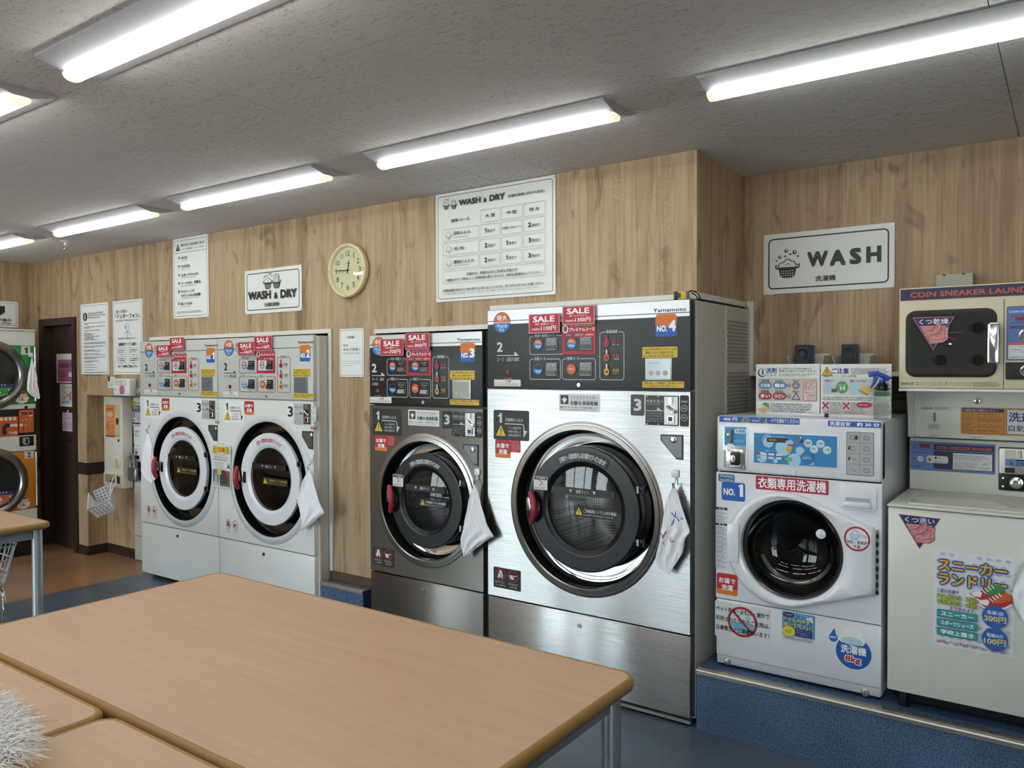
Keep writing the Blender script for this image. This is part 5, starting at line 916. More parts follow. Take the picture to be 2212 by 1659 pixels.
def sneaker_washer():
    PS = ('Y', 3.17); S3 = Zm(1912, 1080, 4.483, PS); AX = (0, -1, 0)
    T = thing('sneaker_washer', ((XA+XZ)/2, 3.4, .25), 'cream top-loading sneaker washer at the right edge below the dispenser', 'washing machine')
    zl = S3.pt(28, 62)[1]; zt = 1.003
    MB().rbox(XA, XZ, 3.17, 3.76, .312, zl-.002, M_BEIGE, .006).build('body', T)
    MB().rbox(XA-.003, XZ+.003, 3.163, 3.70, zl, zt, M_BEIGE, .008, 3).build('lid_frame', T)
    MB().prism(('Z', zt), rr_pts((XA+.06, 3.21, XZ-.02, 3.585), .01), .0, .004, mat('lid_gloss', '#d4d3c6', .1), .001).build('lid', T)
    MB().box(XA+.03, XZ-.03, 3.22, 3.72, .27, .312, M_BLACK).build('base', T, smooth=False)
    for x in (XA+.05, XZ-.05):
        for y in (3.215, 3.71): MB().cyl((x, y, .25), (x, y, .312), .02, M_BLACK, 12).build('foot', T)
    PP = ('Y', 3.60); S2 = Zm(1912, 850, 5.53, PP); z1 = S2.pt(270, 525)[1]
    MB().rbox(XA+.006, XZ, 3.60, 3.75, zt+.001, z1, M_BEIGE, .004).build('control_head', T)
    b = S2.box(303, 564, 1318, 905); q = MB().prism(PP, rr_pts(b, .004), 0, .0015, ink('#6178b4')); po = q.build('control_panel', T, smooth=False); e = Dec(PP, .0017)
    e.rect(sub(b, .285, .72, .985, .93), '#2c3050'); e.rect(sub(b, .285, .08, .985, .69), '#2c3050'); e.text('COIN SNEAKER WASHER', sub(b, .31, .76, .965, .87), '#d0655a', .02); e.rect(sub(b, .515, .10, .965, .65), '#d3d6da'); e.fine(sub(b, .53, .42, .93, .60), 3, '#3a3f5a', .6); e.rect(sub(b, .515, .365, .965, .372), '#4a5070'); e.fine(sub(b, .53, .12, .80, .33), 4, '#3a3f5a', .6); e.fine(sub(b, .81, .12, .95, .22), 2, '#3a3f5a', .6); e.line([at(b, .84, .28), at(b, .88, .33), at(b, .92, .28)], .0015, '#3a3f5a')
    e.rect(sub(b, .115, .77, .235, .91), '#7d2f34'); e.text('ただいまの金額 円', sub(b, .09, .935, .26, .97), '#20264a'); e.text('金 額', sub(b, .025, .84, .075, .88), '#20264a'); e.text('運転中', sub(b, .025, .74, .075, .78), '#20264a'); e.text('残り時間(分) 分', sub(b, .09, .69, .26, .73), '#20264a'); e.fine(sub(b, .015, .58, .25, .62), 1, '#20264a', .9)
    e.ell(at(b, .125, .39), .0115, .0115, '#c6c9cc'); e.text('行程', (at(b, .125, .39)[0]-.007, at(b, .125, .39)[1]-.004, at(b, .125, .39)[0]+.007, at(b, .125, .39)[1]+.004), '#3a3f5a'); e.fine(sub(b, .015, .37, .085, .41), 1, '#20264a'); e.rrect(sub(b, .20, .27, .46, .52), .008, '#cfd2d6'); e.ell(at(b, .235, .395), .0105, .0105, '#b9bcc2'); e.poly([at(b, .228, .33), at(b, .228, .42), at(b, .233, .46), at(b, .238, .42), at(b, .248, .40), at(b, .246, .33)], '#22242c'); e.text('洗濯槽', sub(b, .33, .455, .37, .49), '#22242c'); e.text('シャワーコース', sub(b, .33, .41, .45, .445), '#22242c'); e.rect(sub(b, .30, .41, .322, .49), '#22242c'); e.frame(sub(b, .30, .29, .322, .36), .001, .001, '#22242c'); e.text('運転開始ボタン', sub(b, .33, .30, .45, .34), '#22242c')
    e.text('AQUA', sub(b, .04, .08, .14, .145), '#2c3050', .02); e.put('lettering', po)
    b = S2.box(1357, 635, 1830, 1150); q = MB().prism(PP, rr_pts(b, .006), 0, .006, M_BLACK, .002); co = q.build('coin_box', T); u = sub(b, .02, .39, .98, .97); q = MB().prism(PP, rr_pts(u, .004), .006, .009, M_ALU, .001); q.build('coin_plate', co)
    e = Dec(PP, .0092); e.rrect(sub(u, .15, .62, .45, .95), .003, '#c9cac6'); e.rrect(sub(u, .48, .62, .60, .95), .003, '#c9cac6'); e.rect(sub(u, .57, .64, .59, .92), '#22242c'); e.rrect(sub(u, .16, .30, .85, .59), .003, '#5f84b8'); e.rect(sub(u, .45, .52, .80, .58), '#22242c'); e.text('￥200', sub(u, .26, .34, .72, .50), '#20242c', .01); e.rrect(sub(u, .15, .04, .42, .25), .003, '#17181a'); e.text('1.0.', sub(u, .46, .20, .56, .25), '#444444'); e.put('lettering', co)
    c = at(b, .46, .19); q = MB().lathe((c[0], 3.60, c[1]), AX, [(.022, .006), (.022, .010), (.017, .011), (.017, .015), (.012, .017), (.004, .017), (.004, .014), (0, .014)], M_CHROME, 24); q.build('coin_lock', co)
    for fx, fy in ((.12, .28), (.12, .09), (.80, .28), (.80, .09)): p = at(b, fx, fy); MB().lathe((p[0], 3.60, p[1]), AX, [(.005, .006), (.004, .010), (0, .011)], M_CHROME, 10).build('coin_screw', co)
    # stickers on the front
    so = MB().prism(PS, S3.pts([(125, 132), (542, 180), (333, 478)]), .0004, .0009, ink('#c98086')).build('shoe_washing_sticker', T, smooth=False); e = Dec(PS, .001); shoes_triangle(e, S3, [(125, 132), (542, 180), (333, 478)], None, 'くつ洗い', 1.0); e.put('lettering', so)
    b = S3.box(473, 480, 1248, 1395); so, e = sticker(T, PS, .0006, b, '#e6e9ee', .001, 'sneaker_poster', label='colourful sneaker laundry price poster'); rn = random.Random(3)
    for i in range(8):
        for j in range(14):
            if i > 3 and j > 5 or j < 4 or (i < 2 and j > 9): e.ell(at(b, (i+.5+(.5 if j % 2 else 0))/8.6, (j+.5)/14), .0085, .0052, '#b8c0d4', 12)
    for t_, x0, x1, y0, y1 in (('スニーカー', .06, .92, .80, .92), ('ランドリー', .06, .92, .65, .775)): e.otext(t_, sub(b, x0, y0, x1, y1), '#e0b22e', '#2b4a92', .035, .13)
    sh = lambda x, y, k, c1, c2: (e.poly([(x+p*k, y+q*k) for p, q in ((0, 0), (.04, -.16), (.3, -.24), (.8, -.12), (1, .05), (1, .35), (.86, .42), (.72, .38), (.5, .28), (.3, .12), (.1, .06))], c1), e.poly([(x+p*k, y+q*k) for p, q in ((.45, .0), (.75, .08), (.98, .2), (1, .35), (.86, .42), (.72, .38), (.5, .28))], c2), e.line([(x, y-.08*k), (x+.3*k, y-.22*k), (x+.8*k, y-.10*k), (x+1*k, y+.06*k)], .006, '#eef0ee'), e.poly([(x+p*k, y+q*k) for p, q in ((.02, .0), (.10, -.08), (.30, -.10), (.36, .06), (.28, .12), (.1, .06))], '#f1f2f0'), [e.line([(x+(.34+.09*j)*k, y+(.18+.065*j)*k), (x+(.46+.08*j)*k, y+(.06+.07*j)*k)], .004, '#f4f4f2') for j in range(4)])
    W_ = b[2]-b[0]; sh(b[0]+W_*.47, at(b, 0, .60)[1], W_*.42, '#b03038', '#3f8a4a'); sh(b[0]+W_*.56, at(b, 0, .525)[1], W_*.42, '#b5283a', '#d0622e')
    e.text('１度の洗濯で', sub(b, .05, .565, .33, .605), '#2a3a7a', .02); e.otext('大人用なら', sub(b, .05, .505, .36, .555), '#c9c93a', '#2f6a4a', .03, .11); e.otext('2足', sub(b, .42, .505, .55, .555), '#c9c93a', '#2f6a4a', .03, .11); e.otext('子供用なら', sub(b, .05, .445, .36, .495), '#c9c93a', '#2f6a4a', .03, .11); e.otext('4足', sub(b, .42, .445, .55, .495), '#c9c93a', '#2f6a4a', .03, .11); e.text('まで洗えます。', sub(b, .22, .40, .55, .435), '#2a3a7a', .02)
    for i, t_ in enumerate(('スニーカー', 'スポーツシューズ', '学校上履き')): r = sub(b, .05, .31-.095*i, .57, .39-.095*i); e.rrect(r, .006, '#1f6a74'); e.rrect(sub(r, .01, .12, .99, .95), .006, '#3a9a9c'); e.text(t_, sub(r, .10, .22, .90, .82), '#ffffff', .025)
    for y, t1, t2 in ((.445, '洗濯1回', '200円'), (.215, '乾燥20分', '100円')): c = at(b, .78, y-.05); e.ell(c, W_*.16, W_*.163, '#2f62b0', 36); e.text(t1, (c[0]-W_*.10, c[1]+W_*.03, c[0]+W_*.10, c[1]+W_*.085), '#e6eef8', .02); e.text(t2, (c[0]-W_*.135, c[1]-W_*.075, c[0]+W_*.135, c[1]+W_*.015), '#ecd26a', .03)
    e.text('※革靴・ブーツ等は洗えません。ご注意下さい。', sub(b, .06, .04, .94, .075), '#a32a52', .01); e.put('lettering', so)
sneaker_washer()
def sneaker_dispenser():
    PD = ('Y', 3.55); S2 = Zm(1912, 850, 5.53, PD); z0 = S2.pt(262, 525)[1]+.004; z1 = Zm(1912, 600, 5.53, ('Y', 3.375)).pt(170, 1355)[1]+.001; AX = (0, -1, 0)
    T = thing('detergent_dispenser', ((XA+XZ)/2, 3.65, z0), 'beige automatic detergent dispenser between sneaker dryer and sneaker washer', 'dispenser')
    MB().rbox(XA+.006, XZ, 3.55, 3.76, z0, z1-.003, M_BEIGE, .004).build('body', T)
    q = MB(); q.add([(XA+.002, 3.542, z1-.004), (XA+.03, 3.542, z1-.004), (XA+.03, 3.549, z1-.004), (XA+.002, 3.549, z1-.004), (XA+.012, 3.542, z0), (XA+.03, 3.542, z0), (XA+.03, 3.549, z0), (XA+.012, 3.549, z0)], [(0, 1, 2, 3), (7, 6, 5, 4), (0, 4, 5, 1), (1, 5, 6, 2), (2, 6, 7, 3), (3, 7, 4, 0)], M_GREYW); q.build('side_bracket', T, smooth=False)
    e = Dec(PD, .0006); lb = S2.box(432, 160, 568, 192); e.text('AQUA', lb, '#4a4a48', .02); e.text('DISPENSER', S2.box(597, 160, 762, 188), '#6a6a66'); e.fine(S2.box(600, 192, 665, 200), 1, '#8a8a86'); e.text('ご注意', S2.box(540, 358, 640, 372), '#5a5a56'); e.frame(S2.box(515, 375, 662, 425), .003, .0006, '#7a7a76'); e.fine(S2.box(522, 378, 650, 420), 4, '#6a6a66'); e.put('lettering', T)
    s = S2.box(575, 225, 607, 335); MB().prism(PD, rr_pts(s, .003), 0, .001, mat('level_window', '#8f9196', .2)).build('level_window', T, smooth=False)
    for bx in ((535, 498, 665, 504), (1025, 522, 1160, 528)): s = S2.box(*bx); MB().prism(PD, rr_pts(s, .0005), 0, .0006, mat('vent_line', '#8a8878', .5)).build('vent_slot', T, smooth=False)
    c = S2.pt(1105, 90); MB().lathe((c[0], 3.55, c[1]), AX, [(.0125, 0), (.0125, .003), (.009, .005), (.003, .005), (.003, .003), (0, .003)], M_CHROME, 20).build('key_lock', T)
    b = S2.box(905, 162, 1900, 482); so, e = sticker(T, PD, .0006, b, '#c98a3a', .005, 'usage_notice', .001); u = sub(b, .02, .05, .53, .96); e.rect(sub(u, .0, .86, 1, 1), '#2b2f66'); e.text('ご使用の前にお確かめください！', sub(u, .03, .885, .86, .97), '#eef0f6'); e.frame(u, .002, .001, '#2b2f66'); e.text('洗える量', sub(u, .07, .76, .28, .82), '#4a3a22', .01); e.text('大人用', sub(u, .02, .65, .19, .73), '#4a3a22'); e.text('2足(28cm以下)', sub(u, .02, .54, .30, .62), '#4a3a22'); e.text('または', sub(u, .10, .44, .20, .49), '#4a3a22'); e.text('子供用', sub(u, .02, .31, .19, .39), '#4a3a22'); e.text('4足(19.5cm以下)', sub(u, .02, .20, .32, .28), '#4a3a22'); e.fine(sub(u, .02, .05, .30, .17), 2, '#4a3a22'); e.fine(sub(u, .36, .74, .96, .82), 1, '#4a3a22', .6)
    for y in (.60, .28):
        for i in range(4): p = at(u, .38+.15*i, y); w = (u[2]-u[0])*.12; e.line([(p[0], p[1]), (p[0]+w*.1, p[1]+w*.5), (p[0]+w*.5, p[1]+w*.25), (p[0]+w, p[1]), (p[0]+w*.9, p[1]-w*.2), (p[0], p[1]-w*.2)], .0012, '#5a4526', True)
    e.fine(sub(u, .36, .47, .97, .55), 2, '#4a3a22', .6); e.fine(sub(u, .36, .06, .97, .16), 2, '#4a3a22', .6); v = sub(b, .565, .05, 1, .95); e.rect(v, '#d3d6da'); e.frame(v, .002, .0012, '#2b2f66'); e.text('洗剤', sub(v, .05, .50, .72, .90), '#2b2f66', .02); e.text('自動投入', sub(v, .05, .12, .98, .38), '#2b2f66', .01); e.put('lettering', so)
sneaker_dispenser()
def sneaker_dryer():
    YD = 3.375; PD = ('Y', YD); S1 = Zm(1912, 600, 5.53, PD); z1 = S1.pt(178, 128)[1]; z0 = S1.pt(170, 1318)[1]; AX = (0, -1, 0)
    T = thing('sneaker_dryer', ((XA+XZ)/2, 3.6, 1.425), 'cream wall-high sneaker dryer with dark window and navy title band', 'dryer')
    MB().rbox(XA, XZ, YD, 3.78, z0, z1, M_CREAM, .005).build('body', T); zb = S1.pt(170, 1355)[1]; MB().rbox(XA-.002, XZ+.002, YD+.004, 3.78, zb, z0-.0005, M_WHITE, .003).build('support_shelf', T)
    q = MB(); xd = S1.pt(1418, 700)[0]; q.box(xd-.0015, xd+.0015, YD-.0006, YD, z0+.002, z1-.06, mat('seam_dark', '#6a6450', .6)); q.build('panel_seam', T, smooth=False)
    b = S1.box(185, 145, 1960, 280); q = MB().prism(PD, rr_pts(b, .001), 0, .001, ink('#2e3154')); so = q.build('title_band', T, smooth=False); e = Dec(PD, .0011); e.rect(sub(b, 0, 0, 1, .03), '#d0655a'); e.text('COIN SNEAKER LAUNDRY', sub(b, .07, .24, .965, .72), '#c9603e', .03); e.put('lettering', so)
    b = S1.box(248, 400, 1335, 1185); MB().prism(PD, rr_pts(b, .035, 8), 0, .006, M_RUBBER, .003).build('window_gasket', T)
    g = (b[0]+.010, b[1]+.010, b[2]-.010, b[3]-.010); MB().prism(PD, rr_pts(g, .028, 8), .0061, .0065, mat('chamber_grey', '#6e6b67', .5)).build('chamber', T, smooth=False)
    for x, y in ((1120, 600), (665, 985), (1115, 985), (660, 600)):
        c = S1.pt(x, y); q = MB(); q.lathe((c[0], YD, c[1]), AX, [(.021, .0066), (.021, .009), (.017, .009), (.006, .0075), (0, .0075)], M_RUBBER, 24); q.tube([(c[0]-.020, YD-.008, c[1]+.010), (c[0]-.030, YD-.008, c[1]+.008), (c[0]-.030, YD-.008, c[1]-.006), (c[0]-.018, YD-.008, c[1]-.012)], .0012, M_BLACK, 6); q.build('air_nozzle', T)
    MB().prism(PD, rr_pts(g, .028, 8), .012, .014, MATS['bowl_glass']).build('window_glass', T, smooth=False)
    so = MB().prism(PD, S1.pts([(333, 478), (838, 465), (580, 865)]), .0142, .0147, ink('#c98086')).build('shoe_drying_sticker', T, smooth=False); e = Dec(PD, .0148); shoes_triangle(e, S1, [(333, 478), (838, 465), (580, 865)], None, 'くつ乾燥', .9)
    e.line(S1.pts([(720, 660), (870, 655), (930, 645)]), .0016, '#b06a80'); e.line(S1.pts([(700, 740), (760, 715), (840, 735)]), .0014, '#b06a80'); e.put('lettering', so); c = S1.pt(783, 793); MB().lathe((c[0], YD, c[1]), AX, [(.0045, .014), (.0045, .017), (0, .018)], M_CHROME, 14).build('window_screw', T)
    b = S1.box(1230, 540, 1375, 1035); q = MB().prism(PD, rr_pts(b, .012, 5), .014, .034, M_CHROME, .005); q.build('door_handle', T)
    b = S1.box(1455, 345, 1960, 985); so, e = sticker(T, PD, .0006, b, '#6178b4', .004, 'control_panel', .0012); e.frame(b, .004, .0016, '#2b2f66'); e.text('COIN SNEAKER', sub(b, .05, .88, .78, .92), '#e6e9f2', .02); e.text('ただいまの料金', sub(b, .10, .815, .72, .85), '#20264a'); e.rect(sub(b, .20, .73, .80, .80), '#8d3038'); e.text('残り時間(約)', sub(b, .10, .68, .60, .71), '#20264a'); e.text('20分/100円', sub(b, .07, .58, .78, .645), '#20264a', .02); e.rect(sub(b, .04, .28, .96, .33), '#d0655a'); e.rect(sub(b, .04, .02, .96, .28), '#d9dbe0'); e.text('大人用', sub(b, .30, .235, .55, .265), '#333333'); e.line([at(b, .1, .20), at(b, .30, .19), at(b, .45, .12), at(b, .6, .2), at(b, .9, .2)], .0012, '#4a4a4a'); e.fine(sub(b, .07, .03, .9, .075), 2, '#444444'); e.put('lettering', so); c = at(b, .46, .46); MB().lathe((c[0], YD, c[1]), AX, [(.022, .0012), (.022, .005), (.017, .006), (.017, .004), (0, .004)], M_CHROME, 28).build('start_knob', T)
    b = S1.box(1440, 1010, 1960, 1215); q = MB().prism(PD, rr_pts(b, .005), 0, .006, M_RUBBER, .002); co = q.build('coin_box', T); c = at(b, .50, .5); q = MB().lathe((c[0], YD, c[1]), AX, [(.022, .006), (.022, .009), (.016, .010), (.012, .014), (0, .014)], M_CHROME, 24); q.build('coin_lock', co)
    e = Dec(PD, .0006); e.frame(S1.box(190, 1248, 345, 1280), .0005, .0006, '#3a382c'); e.text('乾燥時間の目安', S1.box(198, 1253, 335, 1275), '#3a382c', .01)
    for x0, x1, ts in ((378, 690, ('■ジョギングシューズ(化セン)  約60分', '■バスケットシューズ(大革)   約60分')), (720, 985, ('■テニスシューズ(大綿)  約60分', '■子供シューズ(化セン)  約30分'))):
        for i, t_ in enumerate(ts): e.text(t_, S1.box(x0, 1246+22*i, x1, 1262+22*i), '#3a382c', res=1)
    e.rect(S1.box(1010, 1245, 1014, 1300), '#3a382c'); e.fine(S1.box(1045, 1243, 1370, 1305), 4, '#4a483c', .6); e.put('lettering', T)
sneaker_dryer()
c = Zm(1600, 460, 3.614, ('Y', 3.74)).box(1527, 485, 1812, 575); t = thing('junction_box', ((c[0]+c[2])/2, 3.77, c[1]-.03), 'pale grey metal duct box on top of the sneaker dryer', 'metal box'); z1 = c[1]
MB().box(c[0], c[2], 3.74, BY-.001, Zm(1912, 600, 5.53, ('Y', 3.375)).pt(178, 128)[1]+.0008, c[3], mat('duct_grey', '#b4b3a8', .4)).build('cover', t, smooth=False); q = MB()
for fx in (.22, .75): p = at(c, fx, 1.0); q = MB(); q.box(p[0]-.006, p[0]+.006, 3.7392, 3.741, c[3]-.006, c[3]+.0008, mat('notch_dark', '#5f5d54', .6)); q.build('notch', t, smooth=False)
# towel edge at the picture's right side and the tape measure on machine 4
# ================================================================== signs on the walls
PSG = ('Y', WY-0.0055)
def sign(b, name, label, pl=PSG, th=0.0048, inset=0.014, lw=0.0028, fr='#24272c', rad=0.016, cat='sign', screws=True):
    t = thing(name, pl3(pl, (b[0]+b[2])/2, b[1], -th), label, cat); MB().prism(pl, rr_pts(b, .0015), -th, 0, M_SIGN).build('board', t, smooth=False)
    e = Dec(pl, .0002)
    if fr: e.frame((b[0]+inset, b[1]+inset, b[2]-inset, b[3]-inset), rad, lw, fr)
    if screws:
        for x, y in ((b[0]+.008, b[1]+.008), (b[2]-.008, b[1]+.008), (b[0]+.008, b[3]-.008), (b[2]-.008, b[3]-.008)):
            p = pl3(pl, x, y, 0); q = pl3(pl, x, y, 1); MB().lathe(p, Vector(q)-Vector(p), [(.0035, 0), (.003, .0015), (0, .0018)], M_CHROME, 10).build('screw', t)
    return t, e
INK = '#26282c'
def basket_icon(e, c, s, foam=True, cloth=False):
    P = lambda x, y: (c[0]+x*s, c[1]+y*s)
    e.poly([P(-.42, -.05), P(.42, -.05), P(.34, -.42), P(.2, -.5), P(-.2, -.5), P(-.34, -.42)], INK)
    for r in range(3):
        for k in range(6): e.rect((c[0]+(-.30+.105*k)*s, c[1]+(-.42+.11*r)*s, c[0]+(-.255+.105*k)*s, c[1]+(-.37+.11*r)*s), '#eef1f0')
    e.line([P(-.55, .02), P(-.48, -.02), P(.48, -.02), P(.55, .02)], .06*s, INK)
    for sx in (-1, 1): e.line([P(sx*.42, -.08), P(sx*.56, .0), P(sx*.56, .12), P(sx*.44, .10)], .045*s, INK)
    if foam:
        O = [(-.40, .02), (-.40, .14), (-.30, .24), (-.16, .26), (-.05, .38), (.10, .38), (.18, .28), (.32, .26), (.40, .14), (.40, .02)]; e.poly([P(*p) for p in O], '#eef1f0'); e.line([P(*p) for p in O], .04*s, INK); e.line([P(-.1, .10), P(.0, .18), P(.12, .14)], .03*s, INK)
        for x, y, r in ((-.05, .80, .09), (.34, .70, .10), (-.36, .52, .075), (.14, .62, .05), (-.10, .54, .045), (.50, .50, .045), (-.52, .36, .04)): e.ell(P(x, y), r*s, r*s, INK, 18); e.ell(P(x+r*.2, y+r*.2), r*s*.45, r*s*.45, '#eef1f0', 14) if r > .06 else None
    if cloth:
        e.poly([P(-.30, .0), P(-.30, .55), P(-.1, .62), P(.2, .62), P(.30, .50), P(.30, .0)], '#eef1f0'); e.line([P(-.30, .0), P(-.30, .55), P(-.1, .62), P(.2, .62), P(.30, .50), P(.30, .0)], .04*s, INK)
        for y in (.12, .24, .36): e.line([P(-.28, y), P(.28, y+.02)], .03*s, INK)
        e.rect((c[0]-.12*s, c[1]+.44*s, c[0]+.12*s, c[1]+.50*s), INK)
# large chart
Z = Zm(920, 370, 5.53, PSG); b = (-2.770, 1.861, -2.018, 2.430)
t, e = sign(b, 'chart_sign', 'large white wash and dry chart sign with table grid high on the wall')
c = Z.pt(245, 400); basket_icon(e, (c[0], c[1]-.005), .042); c = Z.pt(335, 395); basket_icon(e, (c[0], c[1]-.004), .040, False, True)
e.text('WASH', Z.box(398, 345, 660, 417), INK, .045); e.text('&', Z.box(692, 320, 732, 374), INK, .04); e.text('DRY', Z.box(765, 286, 950, 362), INK, .045); e.text('洗濯乾燥機(1回分の目安)', Z.box(982, 284, 1422, 324), INK, .015); e.text('標準コース', Z.box(305, 577, 528, 615), INK, .02)
G = '#3f4246'
def cell(x0, y0, x1, y1): e.frame(Z.box(x0, y0, x1, y1), .005, .0011, G)
for x0, y0, x1, y1, tt, tx0, tx1, ty in ((655, 468, 893, 620, '大 型', 715, 830, 515), (908, 432, 1160, 583, '中 型', 973, 1090, 477), (1175, 390, 1436, 548, '特 大', 1243, 1363, 440)): cell(x0, y0, x1, y1); e.text(tt, Z.box(tx0, ty, tx1, ty+42), INK, .02)
for (x0, y0, x1, y1), tt, (tx0, ty, tx1, th_), fine in (((208, 703, 635, 848), '羽毛ふとん', (337, 722, 540, 765), (340, 787, 548, 800)), ((212, 870, 638, 1015), '毛 布', (343, 907, 463, 950), None), ((215, 1037, 640, 1180), '夏掛けふとん', (343, 1067, 585, 1107), (345, 1122, 552, 1137))):
    cell(x0, y0, x1, y1); e.text(tt, Z.box(tx0, ty, tx1, th_), INK, .02)
    if fine: e.fine(Z.box(*fine), 1, '#55585c')
    c = Z.pt(x0+72, (y0+y1)/2-5); P = lambda x, y: (c[0]+x*.022, c[1]+y*.022)
    e.line([P(-.9, .1), P(-.1, .9), P(.9, .3), P(.1, -.5)], .0012, G, True); e.line([P(-.9, .1), P(-.9, -.4), P(.1, -.95), P(.9, -.2), P(.9, .3)], .0012, G); e.line([P(.1, -.5), P(.1, -.95)], .0012, G); e.line([P(-.9, -.15), P(.1, -.72), P(.9, .05)], .0010, G)
cells = [[(657, 645, 897, 795, '1', 712, 733, 683), (910, 608, 1160, 762, None, 0, 0, 0), (1175, 570, 1436, 730, '2', 1232, 1268, 616)],
         [(657, 820, 897, 970, '2', 712, 745, 860), (910, 785, 1160, 942, '1', 968, 990, 830), (1175, 757, 1436, 912, '3', 1237, 1270, 798)],
         [(657, 995, 897, 1143, '2', 713, 745, 1035), (910, 962, 1160, 1118, '1', 970, 992, 1006), (1175, 940, 1436, 1092, '3', 1237, 1270, 981)]]
for row in cells:
    for x0, y0, x1, y1, n, a, b_, y in row:
        cell(x0, y0, x1, y1)
        if n: e.text(n, Z.box(a, y, b_, y+56), INK, .05); e.text('枚まで', Z.box(b_+16, y+12, b_+102, y+48), INK, .02)
        else: e.text('大型', Z.box(918, 668, 985, 700), INK, .02); e.text('をご利用ください', Z.box(988, 664, 1152, 688), INK, .015)
cell(218, 1205, 1437, 1350); e.text('洗濯のみ、乾燥のみのご利用も可能です', Z.box(498, 1212, 1110, 1246), INK, .02); e.text('洗濯物の大きさや素材によって乾燥時間は異なりますので、適時追加乾燥を行ってください。', Z.box(252, 1290, 1395, 1320), INK, .02)
e.text('洗濯乾燥機を使用された後は速やかに取り出していただき、取り忘れには十分ご注意ください。', Z.box(215, 1416, 1430, 1446), INK, .02); e.text('※ 取り出しが遅かった場合は「スタッフ」あるいは「次のお客様」が取り出すことがございます。ご了承ください。', Z.box(220, 1462, 1365, 1480), INK, .0)
e.put('lettering', t)
# WASH
PBW = ('Y', BY-.0055); Z = Zm(1600, 460, 3.614, PBW); b = (-1.215, 1.858, -.641, 2.1425)
t, e = sign(b, 'wash_sign', 'white sign reading WASH with bubble basket on the recessed wall', PBW, inset=.022, lw=.0062, rad=.022)
c = Z.pt(365, 425); basket_icon(e, c, .098); e.text('W', Z.box(520, 306, 682, 426), INK, .055); e.text('A', Z.box(695, 292, 822, 416), INK, .055); e.text('S', Z.box(850, 276, 945, 405), INK, .055); e.text('H', Z.box(980, 262, 1100, 392), INK, .055); e.text('洗濯機', Z.box(583, 492, 742, 536), INK, .02); e.put('lettering', t)
# WASH & DRY
Z = Zm(360, 490, 4.809, PSG); b = (-4.420, 1.8675, -3.8565, 2.149)
t, e = sign(b, 'wash_dry_sign', 'white sign reading WASH and DRY with two baskets left of the clock', inset=.021, lw=.0055, rad=.02)
c = Z.pt(1052, 580); basket_icon(e, c, .082); c = Z.pt(1145, 572); basket_icon(e, c, .080, False, True)
e.text('WASH', Z.box(852, 678, 1088, 766), INK, .05); e.text('&', Z.box(1120, 682, 1158, 748), INK, .04); e.text('DRY', Z.box(1187, 652, 1358, 742), INK, .05); e.text('洗濯乾燥機', Z.box(1020, 790, 1173, 832), INK, .02); e.put('lettering', t)
# things better not washed
b = (-5.248, 1.870, -4.822, 2.4345); t, e = sign(b, 'warning_sign', 'tall white sign of six crossed items touching the ceiling'); e.rect((b[0]+.016, Z.pt(80, 282)[1]-.001, b[2]-.016, Z.pt(80, 282)[1]+.0014), INK)
c = Z.pt(117, 216); e.poly([(c[0]-.028, c[1]-.025), (c[0]+.028, c[1]-.025), (c[0], c[1]+.028)], INK); e.text('!', (c[0]-.003, c[1]-.018, c[0]+.003, c[1]+.012), '#eef1f0', .05); e.text('洗わない方が良いもの', Z.box(146, 180, 392, 210), INK, .03); e.text('このような洗濯物はオススメできません!', Z.box(148, 227, 395, 246), INK, .01)
for tt, x1, y in (('和布団', 215, 310), ('羊毛布団', 240, 398), ('水洗い不可のもの', 330, 490), ('ウールもの・革製品', 355, 574), ('キルティング', 290, 660), ('されていない布団類', 355, 702), ('ぬいぐるみ', 267, 786)):
    e.text(tt, Z.box(152, y, x1, y+31), INK, .025)
    if tt != 'されていない布団類':
        q = Z.box(121, y+2, 140, y+28); e.line([(q[0], q[1]), (q[2], q[3])], .005, INK); e.line([(q[0], q[3]), (q[2], q[1])], .005, INK)
    if tt != 'キルティング': e.fine(Z.box(152, y+38, 152+(x1-152)*.9+15, y+50), 1, '#55585c')
e.fine(Z.box(110, 880, 398, 908), 2, '#55585c'); e.put('lettering', t)
# long information sign and intercom sign
Z = Zm(160, 620, 2.594, PSG); b = (-6.585, 1.473, -6.153, 2.039); t, e = sign(b, 'information_sign', 'white notice with round i mark and many small lines beside the door', lw=.0024)
c = at(b, .17, .82); e.ell(c, .034, .034, INK); e.text('i', (c[0]-.007, c[1]-.020, c[0]+.007, c[1]+.021), '#eef1f0', .06); e.fine(sub(b, .28, .785, .92, .88), 3, INK, .74, ends=[.85, 1, .7])
y = .735
for n_, ends in ((2, [1, .2]), (2, [1, .3]), (1, [.75]), (7, [.3, .5, .4, .7, .45, .45, .6]), (2, [1, 1]), (2, [1, .5]), (2, [.5, .75]), (2, [.7, 1]), (2, [1, .6]), (2, [.7, .4]), (1, [.5]), (1, [.6]), (1, [.45]), (1, [1]), (1, [.75])):
    h = n_*.0165; e.fine(sub(b, .13, y-h, .91, y), n_, '#26282c', .72, ends=ends); e.ell(at(b, .105, y-.008), .002, .002, '#44474c', 8); y -= h+.0195
e.put('lettering', t)
b = (-6.082, 1.473, -5.662, 2.039); t, e = sign(b, 'intercom_sign', 'white intercom notice with drawing of an operator', lw=.0024)
e.text('困った時は〜', sub(b, .12, .83, .54, .878), INK, .025); e.text('「インターフォン」', sub(b, .08, .755, .92, .822), INK, .04); e.text('ボタンを押して10秒ほどお待ちください', sub(b, .10, .716, .90, .744), INK, .02); c = at(b, .5, .585); P = lambda x, y: (c[0]+x*.05, c[1]+y*.05)
